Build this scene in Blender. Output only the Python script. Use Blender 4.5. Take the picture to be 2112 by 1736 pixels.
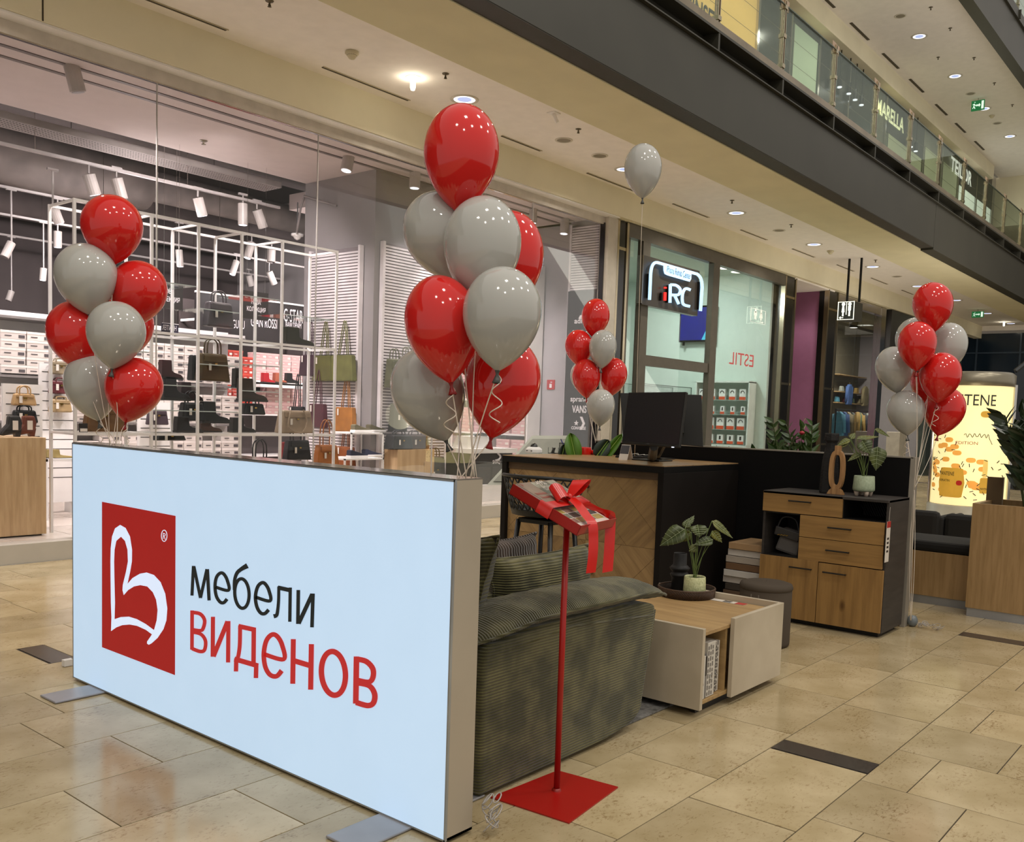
import bpy, math, random
from mathutils import Vector, Matrix
import numpy as np
random.seed(7)
C = bpy.context.scene.collection
for o in list(bpy.data.objects): bpy.data.objects.remove(o)
PI = math.pi
# ---------------------------------------------------------------- camera (2112x1736)
F_, YAW, PIT, ROL, CX, CY, CAMH = 1907.18, 0.688106, -0.0787506, 0.0339702, 1066.963, 1004.576, 1.5
f_ = Vector((math.cos(YAW)*math.cos(PIT), math.sin(YAW)*math.cos(PIT), math.sin(PIT)))
r0 = Vector((math.sin(YAW), -math.cos(YAW), 0)); u0 = r0.cross(f_)
r_ = math.cos(ROL)*r0 + math.sin(ROL)*u0; u_ = -math.sin(ROL)*r0 + math.cos(ROL)*u0
CAM = Vector((0, 0, CAMH))
cd = bpy.data.cameras.new('camera'); cam = bpy.data.objects.new('camera', cd); C.objects.link(cam)
cam.matrix_world = Matrix(((r_.x, u_.x, -f_.x, 0), (r_.y, u_.y, -f_.y, 0), (r_.z, u_.z, -f_.z, CAMH), (0, 0, 0, 1)))
cd.sensor_width = 36; cd.lens = F_*36/2112; cd.shift_x = (1056-CX)/2112; cd.shift_y = (CY-868)/2112
cd.clip_start = 0.05; cd.clip_end = 200
bpy.context.scene.camera = cam
S = bpy.context.scene
S.view_settings.view_transform = 'Standard'; S.view_settings.look = 'None'
S.view_settings.exposure = 0.0; S.view_settings.gamma = 1.0; S.view_settings.use_curve_mapping = False
W = bpy.data.worlds.new('world'); S.world = W; W.use_nodes = True
W.node_tree.nodes['Background'].inputs[0].default_value = (1.0, 0.94, 0.86, 1)
W.node_tree.nodes['Background'].inputs[1].default_value = 0.62

def ray(x, y): return r_*((x-CX)/F_) + u_*(-(y-CY)/F_) + f_
def onz(x, y, z): d = ray(x, y); return CAM + d*((z-CAM.z)/d.z)
def onx(x, y, X): d = ray(x, y); return CAM + d*((X-CAM.x)/d.x)
def ony(x, y, Y): d = ray(x, y); return CAM + d*((Y-CAM.y)/d.y)
def ond(x, y, D): return CAM + ray(x, y)*D

def lamp(kind, name, loc, energy, color=(1, .85, .68), size=.1, target=None, spot=1.9, sy=None, blend=.6):
    l = bpy.data.lights.new(name, kind); l.energy = energy; l.color = color
    if kind == 'AREA':
        l.size = size
        if sy: l.shape = 'RECTANGLE'; l.size_y = sy
    else: l.shadow_soft_size = size
    if kind == 'SPOT': l.spot_size = spot; l.spot_blend = blend
    o = bpy.data.objects.new(name, l); C.objects.link(o); o.location = loc
    if target is not None:
        o.rotation_euler = (Vector(target)-Vector(loc)).to_track_quat('-Z', 'Y').to_euler()
    return o
# big soft light of the atrium above and behind the camera, gallery lamps, shop lamps, added fill and bounce lamps
WARM = (1.0, .93, .83); SHOP = (1.0, .91, .91); COOL = (.86, 1.0, .95)
for x in (-6, 1, 8, 15):
    for y in (-7.5, -1.0): lamp('AREA', 'atrium_light', (x, y, 13.5), 215, WARM, 1.1, (x+.5, y+2.5, 0))
for x in (4.3, 6.3): lamp('SPOT', 'rack_fill_spot', (x, 10.6, 4.6), 330, SHOP, .08, (x+.2, 9.05, 1.4), 1.3)  # added fill to whiten the rack, no fitting modelled here
for x in (4.6, 6.2, 9.8): lamp('SPOT', 'window_fill_spot', (x, 8.95, 4.5), 260, SHOP, .08, (x+.4, 9.3, 1.2), 1.5)  # extra fill behind the glass, added to brighten the rack
for x in (3.0, 7.7, 11.2, 14.5, 18, 21.5, 25):
    lamp('SPOT', 'gallery_light', (x, 7.5, 5.12), 200, WARM, .08, (x, 8.2, 0.5), 2.2)
for x in (2.5, 6.5, 10.5):
    lamp('SPOT', 'shop_light', (x, 9.45, 4.55), 420, SHOP, .1, (x+.6, 12.6, 1.2), 2.2)
    lamp('SPOT', 'shop_light', (x, 11.8, 4.35), 420, SHOP, .1, (x+1.0, 14.5, 1.0), 2.4)
    lamp('SPOT', 'shop_light', (x+1, 14.2, 4.35), 420, SHOP, .1, (x+2.0, 17.5, 1.2), 2.4)
    lamp('AREA', 'shop_fill', (x, 12.2, 3.9), 22, SHOP, .5, (x, 12.3, 6), sy=.5)
lamp('SPOT', 'shop_spot', (5.8, 9.2, 4.5), 130, SHOP, .06, (8.6, 10.4, 2.0), 1.0)
lamp('SPOT', 'shop_spot', (10.5, 9.6, 4.6), 130, SHOP, .06, (12.8, 9.2, 2.2), .9)
lamp('SPOT', 'shop_spot', (9.5, 8.95, 4.6), 90, SHOP, .06, (9.0, 9.9, 2.2), 1.0)
for p in ((15, 10.5), (17.5, 10.5)):
    lamp('AREA', 'phone_shop_light', (p[0], p[1], 4.7), 90, COOL, .5, (p[0]+.5, p[1], 0))
lamp('AREA', 'clothes_shop_light', (27.5, 10.2, 4.7), 200, WARM, .4, (28, 10.4, 0))
lamp('AREA', 'clothes_shop_light', (30, 10.5, 4.7), 160, WARM, .4, (30, 10.5, 0))
lamp('SPOT', 'corridor_light', (21.0, 9.3, 4.65), 40, WARM, .08, (21.6, 9.3, 1.6), 1.8)
for x in (12, 16, 20, 24, 28, 32):
    lamp('SPOT', 'upper_gallery_light', (x, 6.9, 10.2), 90, WARM, .1, (x, 7.2, 6), 2.6)
for x in (15, 22, 28, 33, 38):
    lamp('POINT', 'upper_shop_light', (x, 9.8, 9.0), 80, (1, .95, .82), .2)
lamp('AREA', 'upper_bounce_light', (20, 2.0, 6.2), 260, WARM, 4, (22, 6.9, 9.8), sy=16)  # added upward panel in place of light bounced to the gallery ceiling

# ---------------------------------------------------------------- materials
def lin(c):
    if isinstance(c, str): c = tuple(int(c[i:i+2], 16) for i in (0, 2, 4))
    return tuple(((v/255)/12.92 if v/255 <= .04045 else ((v/255+.055)/1.055)**2.4) for v in c)
MC = {}
def M(name, col=None, rough=.5, metal=0, emit=None, es=1, var=.06, scale=6, bump=0, spec=.5, coat=0, sss=0, kind=None, col2=None, stretch=None, alpha=None, tint=0):
    if name in MC: return MC[name]
    m = bpy.data.materials.new(name); m.use_nodes = True; nt = m.node_tree; N = nt.nodes; L = nt.links
    b = N['Principled BSDF']; MC[name] = m
    c = lin(col)+(1,)
    b.inputs['Roughness'].default_value = rough; b.inputs['Metallic'].default_value = metal
    b.inputs['Specular IOR Level'].default_value = spec; b.inputs['Coat Weight'].default_value = coat
    b.inputs['Coat Roughness'].default_value = .05
    tc = N.new('ShaderNodeTexCoord'); mp = N.new('ShaderNodeMapping'); L.new(tc.outputs['Object'], mp.inputs[0])
    if stretch: mp.inputs['Scale'].default_value = stretch
    nz = N.new('ShaderNodeTexNoise'); nz.inputs['Scale'].default_value = scale; nz.inputs['Detail'].default_value = 5
    L.new(mp.outputs[0], nz.inputs[0])
    rp = N.new('ShaderNodeValToRGB'); L.new(nz.outputs[0], rp.inputs[0])
    c2 = lin(col2)+(1,) if col2 else tuple(max(0, v*(1-var*2)) for v in c[:3])+(1,)
    c1 = c if col2 else tuple(v*(1+var) for v in c[:3])+(1,)
    rp.color_ramp.elements[0].position = .3; rp.color_ramp.elements[0].color = c2
    rp.color_ramp.elements[1].position = .7; rp.color_ramp.elements[1].color = c1
    out = rp.outputs[0]
    if tint:
        oi = N.new('ShaderNodeObjectInfo'); mr = N.new('ShaderNodeMapRange')
        ge = N.new('ShaderNodeNewGeometry'); ad = N.new('ShaderNodeMath'); ad.operation = 'ADD'; fr = N.new('ShaderNodeMath'); fr.operation = 'FRACT'
        L.new(oi.outputs['Random'], ad.inputs[0]); L.new(ge.outputs['Random Per Island'], ad.inputs[1]); L.new(ad.outputs[0], fr.inputs[0])
        L.new(fr.outputs[0], mr.inputs[0]); mr.inputs[3].default_value = 1-tint; mr.inputs[4].default_value = 1+tint*.6
        hs = N.new('ShaderNodeHueSaturation'); L.new(mr.outputs[0], hs.inputs['Value']); L.new(out, hs.inputs['Color']); out = hs.outputs[0]
    L.new(out, b.inputs['Base Color'])
    if emit:
        b.inputs['Emission Color'].default_value = lin(emit)+(1,); b.inputs['Emission Strength'].default_value = es
    if sss:
        b.inputs['Subsurface Weight'].default_value = sss; b.inputs['Subsurface Radius'].default_value = (.05, .02, .02)
    if bump:
        bp = N.new('ShaderNodeBump'); bp.inputs['Strength'].default_value = bump; bp.inputs['Distance'].default_value = .01
        L.new(nz.outputs[0], bp.inputs['Height']); L.new(bp.outputs[0], b.inputs['Normal'])
    if kind == 'glow':
        pass
    return m
def wood(name, c1, c2, axis=0, scale=1.0, rough=.45, knots=True, rot=0):
    if name in MC: return MC[name]
    m = M(name, c1, rough); nt = m.node_tree; N = nt.nodes; L = nt.links; b = N['Principled BSDF']
    tc = N.new('ShaderNodeTexCoord'); mp = N.new('ShaderNodeMapping'); L.new(tc.outputs['Object'], mp.inputs[0])
    s = [11*scale]*3; s[axis] = .8*scale; mp.inputs['Scale'].default_value = s
    mp0 = N.new('ShaderNodeMapping'); mp0.inputs['Rotation'].default_value = (rot, 0, 0)
    L.new(tc.outputs['Object'], mp0.inputs[0]); L.new(mp0.outputs[0], mp.inputs[0])
    n1 = N.new('ShaderNodeTexNoise'); n1.inputs['Scale'].default_value = 2.2; n1.inputs['Detail'].default_value = 8; n1.inputs['Distortion'].default_value = .25; n1.inputs['Roughness'].default_value = .62
    L.new(mp.outputs[0], n1.inputs[0])
    rp = N.new('ShaderNodeValToRGB'); e = rp.color_ramp.elements
    e[0].position = .29; e[0].color = lin(c2)+(1,); e[1].position = .60; e[1].color = lin(c1)+(1,)
    L.new(n1.outputs[0], rp.inputs[0]); out = rp.outputs[0]
    if knots:
        mp2 = N.new('ShaderNodeMapping'); s2 = [5*scale]*3; s2[axis] = 2.6*scale; mp2.inputs['Scale'].default_value = s2
        L.new(mp0.outputs[0], mp2.inputs[0])
        v = N.new('ShaderNodeTexVoronoi'); v.inputs['Scale'].default_value = .9; L.new(mp2.outputs[0], v.inputs[0])
        r2 = N.new('ShaderNodeValToRGB'); r2.color_ramp.elements[0].position = .03; r2.color_ramp.elements[0].color = (.25, .17, .1, 1)
        r2.color_ramp.elements[1].position = .11; r2.color_ramp.elements[1].color = (1, 1, 1, 1)
        L.new(v.outputs['Distance'], r2.inputs[0])
        mx = N.new('ShaderNodeMix'); mx.data_type = 'RGBA'; mx.blend_type = 'MULTIPLY'; mx.inputs[0].default_value = .8
        L.new(out, mx.inputs[6]); L.new(r2.outputs[0], mx.inputs[7]); out = mx.outputs[2]
    L.new(out, b.inputs['Base Color'])
    bp = N.new('ShaderNodeBump'); bp.inputs['Strength'].default_value = .12; bp.inputs['Distance'].default_value = .004
    L.new(n1.outputs[0], bp.inputs['Height']); L.new(bp.outputs[0], b.inputs['Normal'])
    return m
def cord(name, c1, c2, axis='Z', freq=60, curve=0):
    if name in MC: return MC[name]
    m = M(name, c1, .95, spec=.15); nt = m.node_tree; N = nt.nodes; L = nt.links; b = N['Principled BSDF']
    tc = N.new('ShaderNodeTexCoord'); wv = N.new('ShaderNodeTexWave'); wv.bands_direction = axis
    wv.inputs['Scale'].default_value = freq; wv.inputs['Distortion'].default_value = 1.2; wv.inputs['Detail'].default_value = 1; wv.inputs['Detail Scale'].default_value = .15
    L.new(tc.outputs['Object'], wv.inputs[0])
    nz = N.new('ShaderNodeTexNoise'); nz.inputs['Scale'].default_value = 7; nz.inputs['Detail'].default_value = 4; L.new(tc.outputs['Object'], nz.inputs[0])
    rp = N.new('ShaderNodeValToRGB'); e = rp.color_ramp.elements
    e[0].position = .4; e[0].color = lin(c2)+(1,); e[1].position = .62; e[1].color = lin(c1)+(1,); L.new(nz.outputs[0], rp.inputs[0])
    mx = N.new('ShaderNodeMix'); mx.data_type = 'RGBA'; mx.blend_type = 'MULTIPLY'; mx.inputs[0].default_value = .75
    r2 = N.new('ShaderNodeValToRGB'); r2.color_ramp.elements[0].position = .05; r2.color_ramp.elements[0].color = (.35, .35, .33, 1)
    r2.color_ramp.elements[1].position = .45; r2.color_ramp.elements[1].color = (1, 1, 1, 1)
    L.new(wv.outputs[1], r2.inputs[0]); L.new(rp.outputs[0], mx.inputs[6]); L.new(r2.outputs[0], mx.inputs[7]); L.new(mx.outputs[2], b.inputs['Base Color'])
    bp = N.new('ShaderNodeBump'); bp.inputs['Strength'].default_value = .9; bp.inputs['Distance'].default_value = .006
    L.new(wv.outputs[1], bp.inputs['Height']); L.new(bp.outputs[0], b.inputs['Normal'])
    b.inputs['Sheen Weight'].default_value = .3
    return m
def glass(name, tint=(.93, .96, .95), refl=1.0, rough=.0):
    if name in MC: return MC[name]
    m = bpy.data.materials.new(name); m.use_nodes = True; nt = m.node_tree; N = nt.nodes; L = nt.links; MC[name] = m
    N.remove(N['Principled BSDF']); t = N.new('ShaderNodeBsdfTransparent'); t.inputs[0].default_value = tint+(1,)
    g = N.new('ShaderNodeBsdfGlossy'); g.inputs['Roughness'].default_value = rough; g.inputs[0].default_value = (.9, .95, .93, 1)
    fr = N.new('ShaderNodeFresnel'); fr.inputs[0].default_value = 1.45; mu = N.new('ShaderNodeMath'); mu.operation = 'MULTIPLY'; mu.inputs[1].default_value = refl
    L.new(fr.outputs[0], mu.inputs[0]); mx = N.new('ShaderNodeMixShader'); L.new(mu.outputs[0], mx.inputs[0])
    L.new(t.outputs[0], mx.inputs[1]); L.new(g.outputs[0], mx.inputs[2]); L.new(mx.outputs[0], N['Material Output'].inputs[0])
    return m
def emis(name, col, s=1):
    if name in MC: return MC[name]
    m = M(name, col, .6, emit=col, es=s, var=.02); return m

# ---------------------------------------------------------------- mesh helpers
class MB:
    def __init__(s): s.v = []; s.f = []
    def add(s, vs, fs):
        n = len(s.v); s.v += [tuple(v) for v in vs]; s.f += [tuple(i+n for i in f) for f in fs]; return s
    def box(s, x0, y0, z0, x1, y1, z1):
        return s.add([(x0,y0,z0),(x1,y0,z0),(x1,y1,z0),(x0,y1,z0),(x0,y0,z1),(x1,y0,z1),(x1,y1,z1),(x0,y1,z1)],
            [(0,3,2,1),(4,5,6,7),(0,1,5,4),(1,2,6,5),(2,3,7,6),(3,0,4,7)])
    def obox(s, c, size, R=None, top=1.0):
        c = Vector(c); hx, hy, hz = [q/2 for q in size]; R = R or Matrix.Identity(3)
        P = [Vector((a*hx*(top if k > 0 else 1), b*hy*(top if k > 0 else 1), k*hz)) for k in (-1, 1) for a, b in ((-1,-1),(1,-1),(1,1),(-1,1))]
        return s.add([c+R@p for p in P], [(0,3,2,1),(4,5,6,7),(0,1,5,4),(1,2,6,5),(2,3,7,6),(3,0,4,7)])
    def tube(s, pts, r, n=8, cap=True):
        pts = [Vector(p) for p in pts]; rs = r if isinstance(r, (list, tuple)) else [r]*len(pts)
        rings = []; prev = None
        for i, p in enumerate(pts):
            d = (pts[min(i+1, len(pts)-1)]-pts[max(i-1, 0)])
            if d.length < 1e-9: d = Vector((0, 0, 1))
            d.normalize()
            if prev is None: a = d.orthogonal().normalized()
            else:
                a = prev - d*prev.dot(d)
                a = a.normalized() if a.length > 1e-6 else d.orthogonal().normalized()
            prev = a; b = d.cross(a)
            rings.append([p+(a*math.cos(2*PI*k/n)+b*math.sin(2*PI*k/n))*rs[i] for k in range(n)])
        vs = [q for R in rings for q in R]; fs = []
        for i in range(len(rings)-1):
            for k in range(n):
                fs.append((i*n+k, i*n+(k+1) % n, (i+1)*n+(k+1) % n, (i+1)*n+k))
        if cap: fs.append(tuple(range(n-1, -1, -1))); fs.append(tuple((len(rings)-1)*n+k for k in range(n)))
        return s.add(vs, fs)
    def lathe(s, prof, c=(0,0,0), n=24, R=None, sx=1, sy=1, cap=False):
        c = Vector(c); R = R or Matrix.Identity(3); vs = []; fs = []
        for r, z in prof:
            for k in range(n):
                vs.append(c+R@Vector((r*sx*math.cos(2*PI*k/n), r*sy*math.sin(2*PI*k/n), z)))
        for i in range(len(prof)-1):
            for k in range(n): fs.append((i*n+k, i*n+(k+1) % n, (i+1)*n+(k+1) % n, (i+1)*n+k))
        if cap: fs.append(tuple(range(n-1, -1, -1))); fs.append(tuple((len(prof)-1)*n+k for k in range(n)))
        return s.add(vs, fs)
    def prism(s, poly, ext):
        ext = Vector(ext); n = len(poly); vs = [Vector(p) for p in poly]; vs += [p+ext for p in vs]
        fs = [tuple(range(n)), tuple(range(2*n-1, n-1, -1))] + [(i, i+n, (i+1) % n+n, (i+1) % n) for i in range(n)]
        return s.add(vs, fs)
    def strip(s, A, B, th=None):
        n = len(A); s.add(list(A)+list(B), [(i, i+1, n+i+1, n+i) for i in range(n-1)]); return s
    def grid(s, fn, nu, nv, closed=False):
        vs = [fn(i/nu, j/nv) for j in range(nv+1) for i in range(nu+1)]
        return s.add(vs, [(j*(nu+1)+i, j*(nu+1)+i+1, (j+1)*(nu+1)+i+1, (j+1)*(nu+1)+i) for j in range(nv) for i in range(nu)])
    def build(s, name, mat, parent=None, smooth=False, bevel=0, solid=0, subsurf=0, off=None, recalc=True):
        me = bpy.data.meshes.new(name); org = Vector(parent.location) if (parent and off is None) else Vector(off or (0,0,0))
        if parent and parent.parent and off is None: org = Vector((0,0,0))+parent_loc(parent)
        me.from_pydata([tuple(Vector(v)-org) for v in s.v], [], s.f); me.update()
        if recalc:
            import bmesh
            bm = bmesh.new(); bm.from_mesh(me); bmesh.ops.recalc_face_normals(bm, faces=bm.faces); bm.to_mesh(me); bm.free()
        if smooth:
            for p in me.polygons: p.use_smooth = True
        me.materials.append(mat)
        o = bpy.data.objects.new(name, me); C.objects.link(o)
        if parent: o.parent = parent
        if solid: md = o.modifiers.new('s', 'SOLIDIFY'); md.thickness = solid; md.offset = 0
        if bevel:
            md = o.modifiers.new('b', 'BEVEL'); md.width = bevel; md.segments = 2; md.limit_method = 'ANGLE'; md.angle_limit = .6
            md.use_clamp_overlap = True
        if subsurf: md = o.modifiers.new('ss', 'SUBSURF'); md.levels = subsurf; md.render_levels = subsurf
        return o
def parent_loc(p):
    l = Vector((0,0,0))
    while p: l = l+Vector(p.location); p = p.parent
    return l
def thing(name, label, cat, loc=(0,0,0), group=None):
    o = bpy.data.objects.new(name, None); C.objects.link(o); o.location = loc; o.empty_display_size = .1
    return tag(o, label, cat, group)
def tag(o, label, cat, group=None, kind=None):
    o['label'] = label; o['category'] = cat
    if group: o['group'] = group
    if kind: o['kind'] = kind
    return o
def struct(o): o['kind'] = 'structure'; return o
def dup(root, loc=None, rotz=None, label=None, group=None):
    r = root.copy(); C.objects.link(r)
    if loc is not None: r.location = loc
    if rotz is not None: r.rotation_euler = (0, 0, rotz)
    if label: r['label'] = label
    if group: r['group'] = group
    for ch in list(root.children):
        c = ch.copy(); C.objects.link(c); c.parent = r
        for g in list(ch.children):
            d = g.copy(); C.objects.link(d); d.parent = c
    return r
FONT = {}
def text(txt, name, mat, parent, origin, xdir, ydir, h, align='LEFT', ext=.001, bold=0, width=None, label=None):
    """flat lettering mesh; origin = baseline start (or centre), xdir = reading direction, h = cap height"""
    cu = bpy.data.curves.new('t', 'FONT'); cu.body = txt; cu.size = 1; cu.align_x = align; cu.resolution_u = 3; cu.offset = bold
    o = bpy.data.objects.new('t', cu); C.objects.link(o)
    dg = bpy.context.evaluated_depsgraph_get(); me = bpy.data.meshes.new_from_object(o.evaluated_get(dg)); bpy.data.objects.remove(o)
    xs = [v.co.x for v in me.vertices]; w0 = (max(xs)-min(xs)) if xs else 1; xm = min(xs) if xs else 0
    sc = h/.72; sx = sc if not width else width/w0
    X = Vector(xdir).normalized(); Y = Vector(ydir).normalized(); Nn = X.cross(Y)
    org = parent_loc(parent) if parent else Vector((0,0,0)); O = Vector(origin)-org
    x0 = xm if (align == 'LEFT' and width) else 0
    for v in me.vertices: v.co = O + X*((v.co.x-x0)*sx) + Y*(v.co.y*sc) + Nn*ext
    me.materials.clear(); me.materials.append(mat); me.name = name
    ob = bpy.data.objects.new(name, me); C.objects.link(ob)
    if parent: ob.parent = parent
    return ob
# ================================================================ STRUCTURE
def inpx(P, m=60):
    d = Vector(P)-CAM; z = d.dot(f_)
    if z < .3: return None
    x = CX+F_*d.dot(r_)/z; y = CY-F_*d.dot(u_)/z
    return (x, y, z) if (-m < x < 2112+m and -m < y < 1736+m) else None
ceil_m = M('ceiling_plaster', 'efe9e3', .85, var=.02); bulk_m = M('bulkhead_plaster', 'e4dcc0', .85, var=.025, scale=2)
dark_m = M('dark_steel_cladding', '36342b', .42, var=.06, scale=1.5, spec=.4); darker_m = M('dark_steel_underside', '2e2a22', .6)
blk_m = M('black_lacquer', '0b0a0a', .18, spec=.6); white_m = M('white_powder_coat', 'e6e3e0', .4, var=.02)
brass_m = M('polished_steel', 'b9ac92', .18, metal=1, var=.03); glass_m = glass('shop_glass', (.96, .955, .955), .22); gbal_m = glass('balustrade_glass', (.76, .80, .76), .32)
grey_m = M('shop_grey_paint', '8f8a8a', .7, var=.02); chrome_m = M('chrome', 'c9c6c2', .12, metal=1, var=.02)
# floor ----------------------------------------------------------
tile_m = M('limestone_tile', 'c6b592', .16, col2='a7956f', scale=3.2, spec=.5, bump=0, tint=.16, stretch=(1, 1, 1))
def floor_nodes(m, specks=True):
    nt = m.node_tree; N = nt.nodes; L = nt.links; b = N['Principled BSDF']
    src = b.inputs['Base Color'].links[0].from_socket
    gp = N.new('ShaderNodeNewGeometry')
    mp = N.new('ShaderNodeMapping'); mp.inputs['Scale'].default_value = (1.0, 1.9, 1); L.new(gp.outputs['Position'], mp.inputs[0])
    n = N.new('ShaderNodeTexNoise'); n.inputs['Scale'].default_value = 36; n.inputs['Detail'].default_value = 9; n.inputs['Roughness'].default_value = .72; n.inputs['Distortion'].default_value = .7; L.new(mp.outputs[0], n.inputs[0])
    n2 = N.new('ShaderNodeTexNoise'); n2.inputs['Scale'].default_value = 3.2; n2.inputs['Detail'].default_value = 4; L.new(mp.outputs[0], n2.inputs[0])
    ad = N.new('ShaderNodeMath'); ad.operation = 'MULTIPLY_ADD'; ad.inputs[1].default_value = .32; L.new(n2.outputs[0], ad.inputs[0]); L.new(n.outputs[0], ad.inputs[2])
    rp = N.new('ShaderNodeValToRGB'); e = rp.color_ramp.elements; e[0].position = .71; e[0].color = (1, 1, 1, 1); e[1].position = .86; e[1].color = (.55, .46, .35, 1)
    L.new(ad.outputs[0], rp.inputs[0])
    mx = N.new('ShaderNodeMix'); mx.data_type = 'RGBA'; mx.blend_type = 'MULTIPLY'; mx.inputs[0].default_value = 1
    L.new(src, mx.inputs[6]); L.new(rp.outputs[0], mx.inputs[7]); L.new(mx.outputs[2], b.inputs['Base Color'])
    r2 = N.new('ShaderNodeMapRange'); r2.inputs[3].default_value = .10; r2.inputs[4].default_value = .24; L.new(n2.outputs[0], r2.inputs[0]); L.new(r2.outputs[0], b.inputs['Roughness'])
floor_nodes(tile_m)
dtile_m = M('dark_granite_tile', '34302d', .2, col2='4a443f', scale=60)
grout_m = M('grout', '3d3428', .9)
fl = struct(MB().box(-6, -9, -.06, 45, 8.72, -.004).build('floor', grout_m))
tiles = []
g = .005; P_ = .4465; T = .765
offs = {0: 4.156, 1: 4.25, 2: 4.0, 3: 4.33, 4: 1.58, 5: 1.99, 6: 1.786, 7: 1.99, 8: 4.1, 9: 2.47}
for k in range(0, 17):
    y0 = 1.272+P_*k; y1 = y0+P_
    if y0 > 8.7: break
    y1 = min(y1, 8.7)
    if k in (0, 9, 16):
        x = 4.156 if k == 0 else 2.47
        x -= 3.22*2
        while x < 26:
            tiles.append((x-.15, y0, x, y1, 1))
            for i in range(4): tiles.append((x+i*T+(.003 if i else 0), y0, x+(i+1)*T, y1, 0))
            x += 4*T+.16
    else:
        x = offs.get(k, 2+random.random()*.7)
        while x > -1: x -= T
        while x < 26: tiles.append((x, y0, x+T, y1, 0)); x += T
k = 0; x = 3.405-.504*9
while x < 27:
    ys = 1.272; first = [.29, .19, .42, .19][k % 4] if k % 2 else .19
    cuts = [1.272]; yy = 1.272-(.19 if k % 2 == 0 else .42)
    while yy > -5: cuts.append(yy); yy -= .90
    for a, b in zip(cuts[:-1], cuts[1:]): tiles.append((x, b, x+.504, a, 0))
    x += .504; k += 1
vis = []
for t in tiles:
    q = inpx(((t[0]+t[2])/2, (t[1]+t[3])/2, 0), 700)
    if q: vis.append((q[2], t))
vis.sort(key=lambda a: a[0]); shared = {}
far_mb = MB(); fd = MB()
for i, (z, t) in enumerate(vis):
    w, h = t[2]-t[0]-g, t[3]-t[1]-g
    if i < 298:
        key = (round(w, 3), round(h, 3), t[4])
        if key not in shared:
            o = MB().add([(-w/2+.0004, -h/2+.0004, 0), (w/2-.0004, -h/2+.0004, 0), (w/2-.0004, h/2-.0004, 0), (-w/2+.0004, h/2-.0004, 0),
                          (-w/2, -h/2, -.0010), (w/2, -h/2, -.0010), (w/2, h/2, -.0010), (-w/2, h/2, -.0010),
                          (-w/2, -h/2, -.02), (w/2, -h/2, -.02), (w/2, h/2, -.02), (-w/2, h/2, -.02)],
                         [(0,1,2,3),(4,5,1,0),(5,6,2,1),(6,7,3,2),(7,4,0,3),(8,9,5,4),(9,10,6,5),(10,11,7,6),(11,8,4,7),(11,10,9,8)]).build('tile', dtile_m if t[4] else tile_m, recalc=False)
            shared[key] = o.data
        else:
            o = bpy.data.objects.new('tile', shared[key]); C.objects.link(o)
        o.location = ((t[0]+t[2])/2, (t[1]+t[3])/2, 0); o.parent = fl
    else:
        (fd if t[4] else far_mb).box(t[0]+g, t[1]+g, -.02, t[2]-g, t[3]-g, 0)
o = far_mb.build('tile_field', tile_m, fl); o['kind'] = 'stuff'
if fd.v: o = fd.build('dark_tile_field', dtile_m, fl); o['kind'] = 'stuff'
# wide plain stone beyond and behind the camera
struct(MB().box(27, -9, -.02, 60, 8.7, 0).build('floor', tile_m)); struct(MB().box(-6, -9, -.02, -1.1, 8.7, 0).build('floor', tile_m))
# shop plinth and floors -----------------------------------------
plinth_m = M('plinth_panel', 'b3aca1', .45, var=.02); shopfl_m = M('shop_floor_tile', 'cfc3b8', .2, var=.05, scale=2)
struct(MB().box(-6, 8.7, 0, 12.75, 8.9, .18).build('trim_1', plinth_m, bevel=.004))
sf = struct(MB().box(-6, 8.9, -.02, 13.4, 20.4, .165).build('floor', grout_m))
sm = MB()
for i in range(32):
    for j in range(13):
        sm.box(-6+i*.6+.003, 8.9+j*.9+.003, .16, -6+i*.6+.597, 8.9+j*.9+.897, .17)
o = sm.build('tile_field', shopfl_m, sf); o['kind'] = 'stuff'
struct(MB().box(12.75, 8.7, -.02, 45, 16, .02).build('floor', M('phone_shop_floor', 'a8a59c', .3)))
# bulkhead over the shopfronts
BK = MB().box(-6, 8.5, 4.735, 27.9, 8.75, 5.6); struct(BK.build('trim_2', bulk_m))
struct(MB().box(-6, 8.52, 4.715, 12.75, 8.78, 4.733).build('trim_3', white_m))
struct(MB().box(-6, 8.68, 4.60, 12.62, 8.74, 4.715).build('trim_4', M('header_paint', 'c9c0b4', .6)))
for px_ in ((88, 0),):
    p = ony(88, 20, 8.5); struct(MB().box(p.x-.006, 8.494, 4.735, p.x+.006, 8.5, 5.17).build('trim_5', grout_m))
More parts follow.
